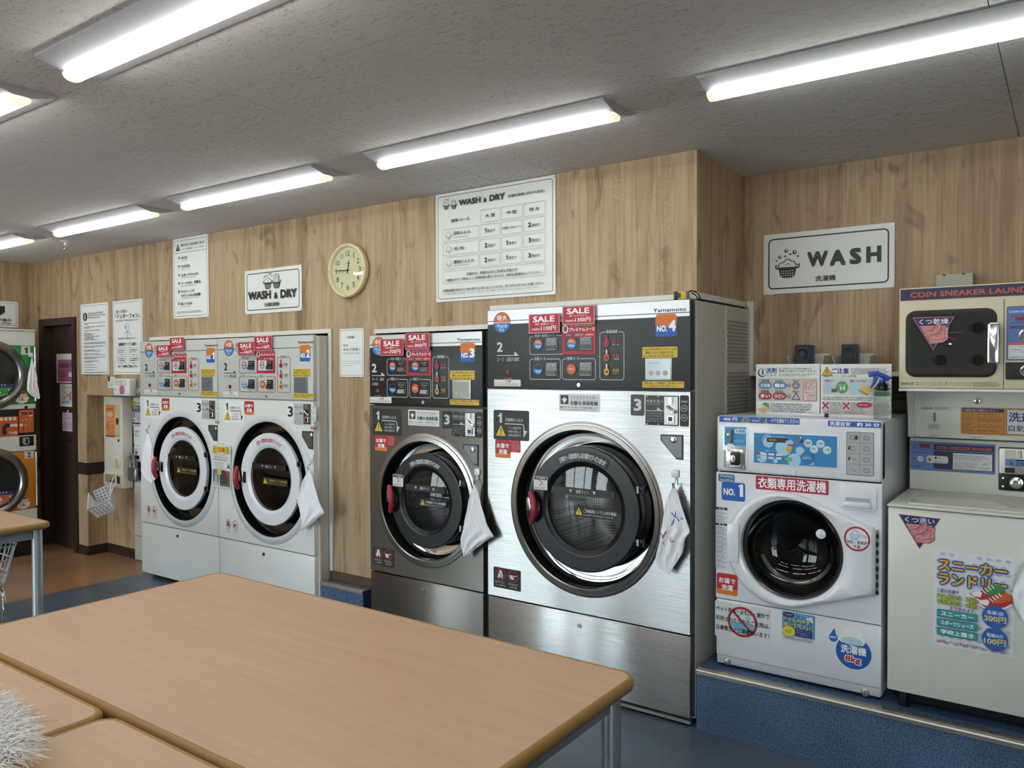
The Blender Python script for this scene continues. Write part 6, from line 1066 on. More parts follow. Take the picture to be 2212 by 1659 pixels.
e.ring(P(0, .55), .026, .034, .0022, INK); e.line([P(-.5, .6), P(-.3, .9), P(.05, .35), P(.5, .7)], .002, INK); e.line([P(-.95, -1), P(-.85, -.45), P(-.25, -.15), P(.25, -.15), P(.85, -.45), P(.95, -1)], .0022, INK); e.line([P(-.2, -.15), P(0, -.55), P(.2, -.15)], .002, INK); e.line([P(-.06, -.5), P(-.12, -1), P(.12, -1), P(.06, -.5)], .002, INK); e.rrect((P(-.62, .35)[0], P(0, .35)[1], P(-.44, .35)[0], P(0, .8)[1]), .003, INK); e.line([P(-.5, .35), P(-.3, .05), P(0, .05)], .002, INK); e.fine(sub(b, .18, .475, .86, .495), 1, INK, .9)
e.text('＼遠隔操作でトラブル解決!／', sub(b, .15, .385, .85, .432), INK, .025)
for x0, y0 in ((.13, .27), (.54, .27), (.13, .155), (.54, .155)): r = sub(b, x0, y0, x0+.34, y0+.09); e.frame(r, .004, .0013, INK); e.fine(sub(r, .12, .2, .88, .8), 2, INK, .65); p = at(r, .5, 0); e.poly([(p[0]-.008, p[1]+.001), (p[0]+.008, p[1]+.001), (p[0], p[1]-.011)], INK)
e.text('など、お気軽にご利用ください', sub(b, .18, .09, .84, .128), INK, .025); e.put('lettering', t)
# small customer notice
Z = Zm(660, 690, 7.9, PSG); b = (-3.5205, 1.462, -3.3205, 1.743); t, e = sign(b, 'customer_sign', 'small white customer notice on the wall strip between machines two and three', inset=.009, lw=.0016, rad=.01)
e.text('お客様へ', Z.box(708, 285, 865, 330), INK, .02); e.text('当店は', Z.box(640, 425, 728, 457), INK, .02); e.text('セルフ方式', Z.box(642, 489, 895, 541), INK, .03); e.text('の', Z.box(903, 500, 935, 532), INK, .02); e.text('コインランドリーです', Z.box(640, 567, 920, 597), INK, .015); e.fine(Z.box(635, 698, 938, 806), 3, INK, .22, 1.0, ends=[1, .98, .66]); e.put('lettering', t)
# camera sign on the left wall
PLW = ('X', XL+.0055); b = (2.50, 1.874, 3.063, 2.094); Z = Zm(0, 540, 6.144, PLW); t, e = sign(b, 'camera_sign', 'white sign with black camera symbol above the dryers on the left wall', PLW, lw=.0025)
e.poly(Z.pts([(-260, 745), (65, 745), (65, 830), (10, 865), (-260, 865)]), INK); e.text('作動中', Z.box(-15, 905, 148, 950), INK, .03); e.text('SYSTEM', Z.box(15, 962, 148, 988), INK, .03); e.put('lettering', t)
# ------------------------------------------------------------------ clock
cx, cz, R, y0 = -3.432, 2.080, .157, WY-.0006; CC = mat('clock_cream', '#e2d8ac', .35); t = thing('wall_clock', (cx, y0, cz-R), 'round cream wall clock with black numerals between the two wash signs', 'clock'); AX = (0, -1, 0); O = (cx, y0, cz)
MB().lathe(O, AX, [(0, 0), (R-.006, 0), (R, .008), (R, .028), (R-.005, .034), (R-.014, .035), (R-.019, .030), (R-.026, .020)], CC, 72).build('case', t)
PC = ('Y', y0); MB().lathe(O, AX, [(R-.026, .0195), (0, .0195)], mat('clock_face', '#e8e0b8', .6), 72).build('face', t); e = Dec(PC, .0197)
for k in range(1, 13):
    a = PI/2-k*PI/6; r = .098; s = str(k); hw = .0075*len(s)+(.003 if len(s) == 1 else .001); p = (cx+r*math.cos(a), cz+r*math.sin(a))
    if s == '1' : hw = .004
    if s == '11': hw = .010
    e.text(s, (p[0]-hw, p[1]-.0155, p[0]+hw, p[1]+.0155), '#23211c', .005)
for k in range(60): a = k*PI/30; e.ell((cx+.121*math.cos(a), cz+.121*math.sin(a)), .0014 if k % 5 else .002, .0014 if k % 5 else .002, '#4a463a', 6)
e.fine((cx-.014, cz+.036, cx+.016, cz+.042), 1, '#4a463a'); e.fine((cx-.008, cz-.046, cx+.008, cz-.042), 1, '#4a463a'); e.put('numerals', t)
def hand(a, L, w, d, nm):
    a = math.radians(a); u = Vector((math.sin(a), math.cos(a))); v = Vector((u.y, -u.x)); P = [(-.018, -w*.5), (L*.55, -w*.45), (L*.66, -w), (L*.78, -w*.4), (L, 0), (L*.78, w*.4), (L*.66, w), (L*.55, w*.45), (-.018, w*.5)]
    MB().prism(PC, [(cx+u.x*p+v.x*q, cz+u.y*p+v.y*q) for p, q in P], d, d+.001, mat('clock_black', '#1b1a17', .4)).build(nm, t, smooth=False)
hand(12, .062, .006, .0215, 'hour_hand'); hand(272, .098, .0042, .0235, 'minute_hand'); hand(258, .110, .0008, .0255, 'second_hand')
MB().lathe(O, AX, [(.005, .020), (.005, .027), (0, .027)], mat('clock_black', '#1b1a17', .4), 14).build('hub', t)
MB().lathe(O, AX, [(R-.021, .0295), (0, .0297)], M_GLASS, 64).build('clock_glass', t)
for k in range(4): a = k*PI/2; p = (cx+(R-.010)*math.cos(a), cz+(R-.010)*math.sin(a)); MB().lathe((p[0], y0, p[1]), AX, [(.003, .0345), (.003, .037), (0, .0375)], mat('clock_rim_mark', '#b7ae80', .4), 10).build('rim_stud', t)
# ------------------------------------------------------------------ notices on the brown door
PDR = ('Y', WY+.0445); Z = Zm(0, 700, 3.318, PDR)
def paper(bx, name, label, fn, col='#dcdcd8'):
    b = Z.box(*bx); t = thing(name, ((b[0]+b[2])/2, PDR[1], b[1]), label, 'notice'); MB().prism(PDR, rr_pts(b, .0005), .0004, .0012, mat('paper_'+col[1:], col, .8)).build('sheet', t, smooth=False); e = Dec(PDR, .0013); fn(e, b); e.put('lettering', t); return t
def g1(e, b): u = sub(b, .06, .04, .90, .80); e.rect(u, '#b06a86'); e.text('健康優不', sub(u, .08, .62, .92, .85), '#4a3f80', .03); e.fine(sub(u, .55, .50, .90, .56), 1, '#4a3f80'); e.fine(sub(u, .08, .15, .55, .48), 3, '#4a3f60', .5); e.rect(sub(u, .72, .22, .94, .42), '#e6e6e6'); e.fine(sub(u, .08, .88, .4, .94), 1, '#4a3f60')
def g2(e, b): e.frame(sub(b, .50, .24, .78, .66), .001, .002, '#8a8aa0'); e.rect(sub(b, .60, .28, .72, .60), '#c98a90'); e.fine(sub(b, .12, .80, .85, .88), 1, '#555555'); e.rect(sub(b, .10, .14, .62, .26), '#8fb4cc'); [e.line([at(b, .2 if s > 0 else .85, .30), at(b, .85 if s > 0 else .2, .70)], .006, '#a33a44') for s in (1, -1)]; e.rect(sub(b, .2, .30, .32, .46), '#8fb4cc')
def g3(e, b): e.fine(sub(b, .1, .84, .45, .9), 1, '#5a4a60'); e.fine(sub(b, .3, .66, .9, .76), 1, '#6a3a70', .9); e.fine(sub(b, .1, .10, .9, .50), 4, '#6a4a66', .6)
paper((405, 215, 538, 420), 'door_notice', 'white sheet with pink poster, topmost notice on the brown door', g1); paper((430, 428, 543, 590), 'door_notice', 'white notice with red cross below the pink poster on the door', g2); t = paper((447, 633, 530, 765), 'door_notice', 'small pink paper clipped to the brown door above its handle', g3, '#d9b9cc')
p = Z.pt(492, 627); MB().rbox(p[0]-.006, p[0]+.006, PDR[1]-.012, PDR[1]-.0012, p[1]-.010, p[1]+.012, M_WHITE, .003).build('magnet_clip', t)
# ------------------------------------------------------------------ stacked dryers on the left wall
XD = -6.90; PX = ('X', XD)
def stacked_dryer():
    Y0, Y1, Zt = 2.295, 2.980, 1.838; yc = 2.637; T = thing('stacked_dryer', (-7.14, yc, 0), 'stacked pair of coin dryers with green and orange fronts at the left edge', 'dryer'); Z = Zm(0, 690, 5.35, PX)
    m = MB(); m.box(-7.39, XD-.051, Y0, Y1, 0.13, Zt-.014, M_BEIGE); m.box(XD-.051, XD-.0205, Y0, Y1, .131, Zt-.0145, M_BEIGE); m.build('body', T, smooth=False); MB().rbox(-7.385, XD+.012, Y0-.004, Y1+.004, Zt-.014, Zt, M_BEIGE, .004).build('top_cap', T)
    zg1, zg0 = Z.pt(200, 303)[1], Z.pt(200, 978)[1]; Z2 = Zm(0, 960, 3.954, PX); zo1, zo0 = Z2.pt(150, 62)[1], Z2.pt(150, 560)[1]
    zc1, zc2 = Z.pt(200, 1035)[1], Z.pt(200, 1342)[1]; cz1 = (zg1+zg0)/2; cz2 = (zo1+zo0)/2; R = .273
    MB().box(XD-.02, XD, Y0, Y1, zg1+.002, Zt-.015, M_BEIGE).build('upper_panel', T, smooth=False); MB().box(XD-.02, XD-.002, Y0, Y1, zc1, zg0-.002, M_BEIGE).build('middle_panel', T, smooth=False); MB().box(XD-.02, XD-.001, Y0, Y1, zo1+.004, zc2-.001, M_BEIGE).build('coin_panel', T, smooth=False); MB().box(XD-.02, XD, Y0, Y1, .13, zo0-.003, M_BEIGE).build('base_panel', T, smooth=False); MB().box(XD-.05, XD-.021, Y0+.01, Y1-.01, .01, .129, M_BLACK).build('toe_kick', T, smooth=False)
    cb = MB().rbox(XD-.02, XD+.004, Y0, Y1, zc2, zc1, M_BLACK, .002).build('control_strip', T)
    for z0, z1, cz, col, num, lb in ((zg0, zg1, cz1, '#2c9138', '1', 'green door panel'), (zo0, zo1, cz2, '#d9861e', '2', 'orange door panel')):
        q = MB().rbox(XD-.019, XD+.006, Y0+.01, Y1-.012, z0+.002, z1-.002, ink(col), .002); d = q.build('door', T); d['label'] = lb
        O = (XD, yc, cz); AX = (1, 0, 0); MB().lathe(O, AX, [(R+.006, .006), (R, .010), (R-.004, .018), (R-.035, .034), (R-.050, .030), (R-.060, .018)], mat('ring_steel_grey', '#8f8d88', .3, .9), 72).build('door_ring', d); MB().lathe(O, AX, [(R-.060, .019), (R-.068, .012), (R-.080, .010)], M_RUBBER, 72).build('door_seal', d)
        MB().lathe(O, AX, [(R-.078, .0105), (0, .0105)], mat('dryer_window_dark', '#1a1a19', .12), 64).build('door_window', d)
        e = Dec(PX, .0108); P = lambda a: (yc+(R-.079)*math.cos(math.radians(a)), cz+(R-.079)*math.sin(math.radians(a)))
        e.poly([P(a) for a in range(-150, -25, 5)], '#3f8f4a' if num == '1' else '#c9653f'); e.poly([P(-158), P(-22), (yc+.16, cz-.10), (yc-.17, cz-.10)], '#26336e')
        for i in range(5): e.text('↑', (yc+.02+.022*i, cz-.093, yc+.030+.022*i, cz-.072), '#e6e8ee', .03)
        for k in range(26): rn = random.Random(k); e.ell((yc+rn.uniform(-.1, .15), cz-rn.uniform(.115, .17)), .004, .004, '#e6ece4', 8)
        e.poly([(yc-.04, cz-.135), (yc+.07, cz-.112), (yc+.085, cz-.142), (yc-.03, cz-.165)], '#dcdfe0'); e.fine((yc-.02, cz-.145, yc+.06, cz-.128), 2, '#556070'); e.put('window_print', d)
        n = Y1-.03; e = Dec(PX, .0065); b = (n-.075, z1-.072, n-.008, z1-.002) if num == '1' else (n-.062, z1-.062, n+.006, z1-.002); e.rect(b, '#d3d4d0'); e.text(num, sub(b, .30, .16, .72, .86), '#23273f', .03)
        c = (Y1-.105, z0+.052); e.ell(c, .052, .036+.012, '#e6e3dc'); e.ell(c, .050, .046, '#b5352e', 24, .15, PI-.15); e.text('乾燥機', (c[0]-.038, c[1]+.010, c[0]+.038, c[1]+.030), '#f3efe6', .03); e.text('14', (c[0]-.022, c[1]-.032, c[0]+.010, c[1]+.002), '#a3322e', .02); e.text('kg', (c[0]+.014, c[1]-.028, c[0]+.026, c[1]-.014), '#a3322e'); e.put('lettering', d)
        MB().cyl((XD+.012, Y1-.004, z0+.02), (XD+.012, Y1-.004, z1-.01), .009, M_CHROME, 12).build('hinge_rod', d)
    e = Dec(PX, .0045); b = Z.box(215, 1048, 388, 1312); e.rect(b, '#c9622c'); e.rect(sub(b, .18, .80, .58, .90), '#3a2a20'); e.rect(sub(b, .70, .80, .88, .88), '#2a2220'); e.fine(sub(b, .25, .92, .6, .96), 1, '#f0d8b8'); e.rect(sub(b, .68, .70, .92, .76), '#e6d8c8')
    for i in range(3): e.rect(sub(b, .14+.28*i, .50, .32+.28*i, .62), '#a87a50'); e.fine(sub(b, .14+.28*i, .52, .32+.28*i, .60), 1, '#f0d8b8')
    e.ell(at(b, .14, .34), .014, .012, '#e6d8c8'); e.rect(sub(b, .26, .04, .30, .30), '#2a2220'); e.fine(sub(b, .4, .25, .5, .38), 1, '#f0d8b8'); b = Z.box(-160, 1135, 205, 1365); e.rect(b, '#c9552c')
    for i in range(4): e.rect(sub(b, .42+.14*i, .80, .52+.14*i, .97), '#e6dccb')
    e.line([at(b, .55, .14), at(b, .55, .45), at(b, .62, .55), at(b, .74, .55)], .030, '#2a2422'); e.poly([at(b, .46, .22), at(b, .66, .22), at(b, .56, .02)], '#2a2422'); e.rect(sub(b, .74, .48, .93, .60), '#e6dccb'); e.poly([at(b, .92, .42), at(b, 1, .54), at(b, .92, .66)], '#e6dccb'); e.text('下の段', sub(b, .68, .08, .98, .24), '#f0e6d8', .03); e.fine(Z.box(-100, 1078, 180, 1095), 1, '#5a5a5a'); e.put('lettering', cb)
    b = Z.box(222, 1355, 388, 1468); q = MB().prism(PX, rr_pts(b, .002), .0, .004, M_BLACK, .001); q.prism(PX, rr_pts(sub(b, .20, .12, .68, .88), .01), .004, .014, M_CHROME, .004); q.prism(PX, rr_pts(sub(b, .40, .25, .56, .75), .006), .014, .018, M_BLACK); q.build('coin_mechanism', T); p = Z.pt(300, 1015); MB().lathe((XD-.002, p[0], p[1]), (1, 0, 0), [(.012, 0), (.012, .005), (0, .006)], M_BLACK, 16).build('lock', T)
    for y in (Y0+.05, Y1-.05): MB().cyl((XD-.06, y, 0), (XD-.06, y, .03), .02, M_BLACK, 10).build('foot', T)
stacked_dryer()
# ------------------------------------------------------------------ niche: change machine, vending box, intercom, basket
PCH = ('Y', 3.335); Z = Zm(210, 800, 5.18, PCH)
T = thing('change_machine', (-5.83, 3.345, 0), 'tall white change machine beside the first white washer-dryer', 'change machine'); zs = onY(290, 1156, 3.335)[1]
MB().rbox(-6.056, -5.57, 3.335, 3.3495, zs+.002, 1.262, M_WHITE, .003).build('upper_door', T); MB().rbox(-6.056, -5.57, 3.335, 3.3495, .005, zs-.002, M_GREYW, .003).build('lower_door', T); MB().box(-6.054, -5.572, 3.3335, 3.3495, 1.263, 1.290, M_BEIGE).build('top_strip', T, smooth=False)
b = Z.box(386, 325, 540, 628); so, e = sticker(T, PCH, .0006, b, '#e3e6ea', .001, 'poster'); e.rect(sub(b, 0, .10, 1, .78), '#27418a'); e.ell(at(b, .18, .88), .03, .03, '#c9a878'); e.text('DEPOT', sub(b, .36, .83, .84, .89), '#3a3d44', .02); e.text('両替のご注意', sub(b, .08, .64, .98, .75), '#d8c84a', .03); e.fine(sub(b, .05, .57, .98, .61), 1, '#e6e6f0'); e.rect(sub(b, .05, .16, .97, .54), '#dcdfe6'); [e.line([at(b, .10, .42+.10*s), at(b, .28, .42-.10*s)], .010, '#b03038') for s in (1, -1)]; e.fine(sub(b, .36, .20, .95, .52), 4, '#2a2f45', .8); e.rect(sub(b, .08, .20, .26, .27), '#2f9a9a'); e.fine(sub(b, .04, .01, .98, .07), 1, '#a33a5a', .9); e.put('lettering', so)
e = Dec(PCH, .0006); e.text('両替中', Z.box(418, 672, 470, 696), '#4a4c50'); e.text('中止', Z.box(418, 712, 466, 738), '#4a4c50'); e.ell(Z.pt(402, 682), .008, .008, '#4a4c50', 10); e.ell(Z.pt(402, 722), .008, .008, '#4a4c50', 10); e.ell(Z.pt(406, 838), .012, .020, '#33353a', 14); e.fine(Z.box(438, 838, 486, 850), 1, '#4a4c50'); e.text('1,000', Z.box(405, 872, 450, 892), '#4a4c50'); e.fine(Z.box(405, 895, 470, 910), 1, '#6a6c70'); p = Z.pt(437, 925); e.poly([(p[0]-.022, p[1]+.012), (p[0]+.022, p[1]+.012), (p[0], p[1]-.012)], '#33353a'); e.put('lettering', T)
b = Z.box(405, 948, 472, 985); MB().prism(PCH, rr_pts(b, .002), 0, .004, M_BLACK, .001).build('bill_slot', T); b = Z.box(465, 1022, 600, 1215); MB().prism(PCH, rr_pts(b, .003), 0, .012, M_BLACK, .002).build('coin_tray', T)
b = Z.box(398, 190, 500, 292); t = thing('coin_box', ((b[0]+b[2])/2, WY, b[1]), 'small shiny metal box above the change machine', 'metal box'); PB_ = ('Y', WY); b = Zm(210, 800, 5.18, ('Y', WY-.01)).box(398, 192, 500, 292); MB().prism(PB_, rr_pts(b, .003), .0006, .010, M_CHROME, .002).build('plate', t)
for i, (x0, y0_, x1, y1_) in enumerate(((.08, .1, .3, .9), (.36, .3, .62, .95), (.66, .08, .92, .7))): MB().prism(PB_, rr_pts(sub(b, x0, y0_, x1, y1_), .004), .010, .016+.003*i, M_CHROME, .002).build('chrome_block', t)
# padlock
p = Z.pt(412, 1150); p = (p[0]+.07, p[1]); t = thing('padlock', (p[0], 3.30, p[1]-.05), 'large grey steel padlock hanging on the change machine', 'padlock'); GS = mat('padlock_steel', '#8d8f90', .3, .9)
MB().rbox(p[0]-.068, p[0]+.06, 3.275, 3.32, p[1]-.055, p[1]+.055, GS, .018, 3).build('lock_body', t); MB().tube([(p[0]-.045, 3.30, p[1]+.04), (p[0]-.055, 3.30, p[1]+.10), (p[0]-.045, 3.30, p[1]+.14), (p[0]-.02, 3.30, p[1]+.15), (p[0]+.0, 3.30, p[1]+.10), (p[0]+.01, 3.30, p[1]+.04)], .014, GS, 10).build('shackle', t); MB().box(p[0]-.06, p[0]-.01, 3.29, 3.334, p[1]+.09, p[1]+.115, M_ALU).build('hasp', t, smooth=False)
MB().lathe((p[0]+.02, 3.275, p[1]), (0, -1, 0), [(.016, 0), (.016, .003), (0, .004)], M_CHROME, 14).build('keyway', t)
# vending box
PV = ('Y', 3.25); Z = Zm(210, 800, 5.18, PV); F0 = Z.pt(68, 290); F1 = Z.pt(285, 800)[0]; zb = Z.pt(68, 1290)[1]; zt = F0[1]
T = thing('vending_box', ((F0[0]+F1)/2, 3.355, zb), 'narrow cream wall vending box with orange advert in the niche', 'vending box'); CV = mat('vending_cream', '#dcd8cb', .35)
MB().rbox(F0[0], F1-.002, 3.25, 3.332, zb, zt, CV, .006).build('cabinet', T)
b = Z.box(92, 382, 197, 742); so, e = sticker(T, PV, .0006, b, '#d98442', .002, 'advert'); e.rect(sub(b, 0, 0, 1, .06), '#6a6258'); e.text('洗濯用品', sub(b, .15, .84, .85, .90), '#8a3a20', .02); e.ell(at(b, .5, .70), .05, .02, '#c9b8a8'); e.text('ふんわり', sub(b, .10, .50, .90, .60), '#e9a0a8', .05); e.fine(sub(b, .5, .40, .9, .46), 1, '#d8d0e0'); e.ell(at(b, .22, .36), .016, .02, '#4a9a6a'); e.fine(sub(b, .2, .2, .6, .30), 2, '#a06a30'); e.fine(sub(b, .55, .10, .9, .14), 1, '#5a3a20'); e.put('lettering', so)
b = Z.box(197, 385, 258, 750); so, e = sticker(T, PV, .0006, b, '#cdbf98', .002, 'price_strip'); e.ell(at(b, .45, .50), .022, .030, '#3a362c'); e.fine(sub(b, .2, .88, .6, .95), 2, '#3a362c'); e.fine(sub(b, .1, .03, .8, .12), 2, '#3a362c'); [e.rect(sub(b, .1, y, .9, y+.006), '#a89a74') for y in (.15, .2, .25, .3, .7, .76, .82)]; e.put('lettering', so)
p = Z.pt(240, 785); MB().lathe((p[0], 3.25, p[1]), (0, -1, 0), [(.012, 0), (.010, .004), (0, .004)], M_BLACK, 12).build('lock', T)
p = Z.pt(232, 1035); q = MB(); q.lathe((p[0], 3.25, p[1]), (0, -1, 0), [(.045, 0), (.044, .010), (.036, .014), (.032, .008), (0, .008)], mat('vending_ivory', '#d8cfae', .35), 28); q.rbox(p[0]-.008, p[0]+.008, 3.226, 3.243, p[1]-.034, p[1]+.034, mat('vending_ivory', '#d8cfae', .35), .004); q.build('coin_knob', T)
b = Z.box(80, 1132, 275, 1270); q = MB().prism(PV, rr_pts(b, .006), 0, .006, mat('vending_ivory', '#d8cfae', .35), .002); to = q.build('pickup_tray', T); e = Dec(PV, .0063); e.rect(sub(b, .08, .22, .66, .86), '#8f897c'); e.poly([at(b, .30, .22), at(b, .62, .22), at(b, .62, .48), at(b, .42, .42)], '#4a463e'); e.rect(sub(b, .76, .20, .94, .84), '#33302a'); e.put('opening', to)
# intercom
PI_ = ('Y', 3.13); Z = Zm(210, 800, 5.18, PI_); a = Z.pt(173, 190); x1 = Z.pt(335, 190)[0]; z1 = Z.pt(200, 92)[1]; z0 = Z.pt(180, 285)[1]
T = thing('intercom', ((a[0]+x1)/2, WY, z0), 'white intercom box with pink button mounted above the vending box', 'intercom'); MB().rbox(a[0], x1+.02, 3.13, WY-.0008, z0, z1, M_WHITE, .014, 3).build('housing', T)
b = Z.box(205, 108, 320, 165); so, e = sticker(T, PI_, .0004, b, '#e3e3e6', .001, 'label_plate'); e.frame(b, .001, .002, '#a0586a'); e.fine(sub(b, .25, .15, .75, .85), 3, '#5a4a6a', .6); e.fine(sub(b, .06, .3, .18, .7), 1, '#333333'); e.put('lettering', so); p = Z.pt(280, 218); q = MB().lathe((p[0], 3.13, p[1]), (0, -1, 0), [(.034, 0), (.034, .004), (.030, .006), (0, .006)], mat('intercom_pink', '#b56a86', .4), 28); q.build('call_button', T); p = Z.pt(190, 215); MB().lathe((p[0]+.01, 3.13, p[1]), (0, -1, 0), [(.006, 0), (.005, .003), (0, .003)], mat('amber', '#c9a040', .3), 10).build('lamp', T)
Z = Zm(210, 800, 5.18, ('Y', WY-.001)); b = Z.box(118, 75, 195, 195); t = thing('alarm_notice', ((b[0]+b[2])/2, WY, b[1]), 'tiny white alarm notice stuck beside the intercom', 'notice'); PN = ('Y', WY-.0006); MB().prism(PN, rr_pts(b, .001), 0, .001, M_SIGN).build('sheet', t, smooth=False); e = Dec(PN, .0012); p = at(b, .18, .82); e.poly([(p[0]-.018, p[1]+.02), (p[0]+.018, p[1]+.02), (p[0]+.016, p[1]-.012), (p[0], p[1]-.024), (p[0]-.016, p[1]-.012)], '#3a3c42'); e.fine(sub(b, .4, .74, .95, .86), 1, '#44474c'); e.fine(sub(b, .1, .1, .9, .6), 4, '#44474c'); e.put('lettering', t)
# hanging basket
def hang_basket():
    c = Vector((onY(231, 1083, 3.13)[0], 3.10, onY(231, 1083, 3.13)[1])); T = thing('plastic_basket', c, 'white perforated plastic basket hanging from the vending box', 'basket'); Lx, Ly, Lz = .24, .17, .11
    Rm = Matrix.Rotation(math.radians(8), 3, 'Y') @ Matrix.Rotation(math.radians(34), 3, 'X') @ Matrix.Rotation(math.radians(-32), 3, 'Z'); wp = M_PLAST
    def tr(m): m.v = [tuple(c+Rm @ Vector(p)) for p in m.v]; return m
    def face(o, u, v, nu, nv, nm, solid=0.0):
        o, u, v = Vector(o), Vector(u), Vector(v); n = u.cross(v).normalized()*.0015; m = MB()
        def bar(a0, a1, b0, b1): P = [o+u*a+v*b+n*s for s in (-1, 1) for a, b in ((a0, b0), (a1, b0), (a1, b1), (a0, b1))]; m.add(P, [(3, 2, 1, 0), (4, 5, 6, 7), (0, 1, 5, 4), (1, 2, 6, 5), (2, 3, 7, 6), (3, 0, 4, 7)], wp)
        for i in range(nu+1): w = .42/nu; p = i/nu*(1-w); bar(p, p+w, 0, 1)
        for j in range(nv+1): w = .42/nv; p = j/nv*(1-w); bar(0, 1, p, p+w)
        tr(m).build(nm, T, smooth=False)
    x, y, k = Lx/2, Ly/2, .82
    A = [(-x*k, -y*k, -Lz/2), (x*k, -y*k, -Lz/2), (x*k, y*k, -Lz/2), (-x*k, y*k, -Lz/2)]; Bt = [(-x, -y, Lz/2), (x, -y, Lz/2), (x, y, Lz/2), (-x, y, Lz/2)]
    face(A[0], Vector(A[1])-Vector(A[0]), Vector(A[3])-Vector(A[0]), 8, 5, 'bottom')
    for i in range(4): j = (i+1) % 4; face(A[i], Vector(A[j])-Vector(A[i]), Vector(Bt[i])-Vector(A[i]), 8 if i % 2 == 0 else 5, 4, 'side')
    m = MB(); m.tube([Vector(p) for p in Bt], .006, wp, 8, closed=True); tr(m).build('rim', T)
    for sx in (-.07, .07): top = c+Rm @ Vector((sx, y, Lz/2)); MB().tube([top, top+Vector((0, .01, .04)), top+Vector((-.01, .03, .075)), top+Vector((-.02, .06, .09)), top+Vector((-.02, .08, .07))], .004, M_PLAST, 8).build('hook', T)
hang_basket()
# ================================================================== tables
def table(x0, x1, y0, y1, label, z=0.70, rz=0.0):
    cx, cy = (x0+x1)/2, (y0+y1)/2; T = thing('work_table', (cx, cy, 0), label, 'table', 'folding tables in the middle of the room'); th = .034; r = .055
    PZ = ('Z', z); outer = rr_pts((x0, y0, x1, y1), r, 8); n = len(outer); m = MB()
    m.prism(PZ, rr_pts((x0+.016, y0+.016, x1-.016, y1-.016), r-.016, 8), -th+.004, -.0004, M_TABLE); m.build('tabletop', T, smooth=False)
    prof = [(.0165, -.0012), (.014, .0006), (.009, .0008), (.003, -.004), (0, -.012), (0, -th*.6), (.004, -th+.004), (.012, -th), (.0165, -th+.002)]; m = MB(); vs = []; fs = []
    for ins, d in prof: vs += [pl3(PZ, u, v, d) for u, v in rr_pts((x0+ins, y0+ins, x1-ins, y1-ins), max(r-ins, .004), 8)]
    for k in range(len(prof)-1):
        for i in range(n): j = (i+1) % n; fs.append((k*n+j, k*n+i, (k+1)*n+i, (k+1)*n+j))
    m.add(vs, fs, M_EDGE); m.build('edge_band', T, ang=50)
    i = .058
    for a in (x0+i, x1-i):
        for b in (y0+i, y1-i): MB().cyl((a, b, .0), (a, b, z-th-.001), .0255, M_LEG, 24).build('leg', T)
    h0, h1 = z-th-.052, z-th-.002
    for b in (y0+i, y1-i): MB().box(x0+i+.026, x1-i-.026, b-.011, b+.011, h0, h1, M_APRON).build('apron', T, smooth=False)
    for a in (x0+i, x1-i): MB().box(a-.011, a+.011, y0+i+.026, y1-i-.026, h0, h1, M_APRON).build('apron', T, smooth=False)
    if rz: T.rotation_euler.z = rz
    return T
table(-2.765, -0.918, .953, 1.872, 'large wood-topped table in front of the stainless machines')
table(-3.70, -1.830, .02, .949, 'wood-topped table at the lower left under the white duster')
table(-1.825, .04, .015, .946, 'wood-topped table at the bottom edge nearest the viewer')
table(-6.24, -4.41, 1.07, 1.985, 'wood-topped table at the left edge in front of the dryers')
# fluffy duster
def duster():
    c = Vector((-1.90, .63, .76)); A = (.285, .125, .058); T = thing('fluffy_duster', (c.x, c.y, .7005), 'white fluffy microfibre duster lying on the table seam at lower left', 'duster'); wm = mat('microfibre', '#fbfbfb', .9)
    m = MB(); vs = []; fs = []; nu, nv = 28, 14
    for j in range(nv+1):
        t_ = PI*j/nv
        for i in range(nu): a = 2*PI*i/nu; vs.append((c.x+A[0]*.93*math.cos(t_), c.y+A[1]*.9*math.sin(t_)*math.cos(a), max(.703, c.z+A[2]*.9*math.sin(t_)*math.sin(a))))
    for j in range(nv):
        for i in range(nu): k = (i+1) % nu; fs.append((j*nu+i, j*nu+k, (j+1)*nu+k, (j+1)*nu+i))
    m.add(vs, fs, wm); m.build('core', T)
    rn = random.Random(11); m = MB(); vs = []; fs = []
    for s in range(9000):
        u = rn.uniform(-1, 1); a = rn.uniform(-.25, PI+.25); q = math.sqrt(max(0, 1-u*u)); n = Vector((u/A[0], q*math.cos(a)/A[1], q*math.sin(a)/A[2])).normalized(); p = c+Vector((A[0]*u*.95, A[1]*q*math.cos(a)*.93, A[2]*q*math.sin(a)*.9))
        d = (n+Vector((rn.gauss(0, .55), rn.gauss(0, .55), rn.gauss(0, .45)))).normalized(); L = rn.uniform(.014, .034); w = rn.uniform(.0012, .0024); e = d.cross(Vector((rn.gauss(0, 1), rn.gauss(0, 1), rn.gauss(0, 1)))).normalized(); bend = Vector((rn.gauss(0, 1), rn.gauss(0, 1), -1.0))*.004; o = len(vs)
        for k in range(4):
            f = k/3; x = p+d*L*f+bend*f*f*3; x.z = max(x.z, .7012); ww = w*(1-f*.75); vs += [tuple(x-e*ww), tuple(x+e*ww)]
        for k in range(3): fs.append((o+2*k, o+2*k+1, o+2*k+3, o+2*k+2))
    m.add(vs, fs, wm); o = m.build('fibres', T); o['kind'] = 'stuff'
    MB().tube([(c.x-.28, c.y, c.z), (c.x-.40, c.y-.02, c.z-.02), (c.x-.62, c.y-.05, c.z-.035)], .009, mat('duster_handle', '#d0d2d4', .4), 10).build('handle', T)
duster()
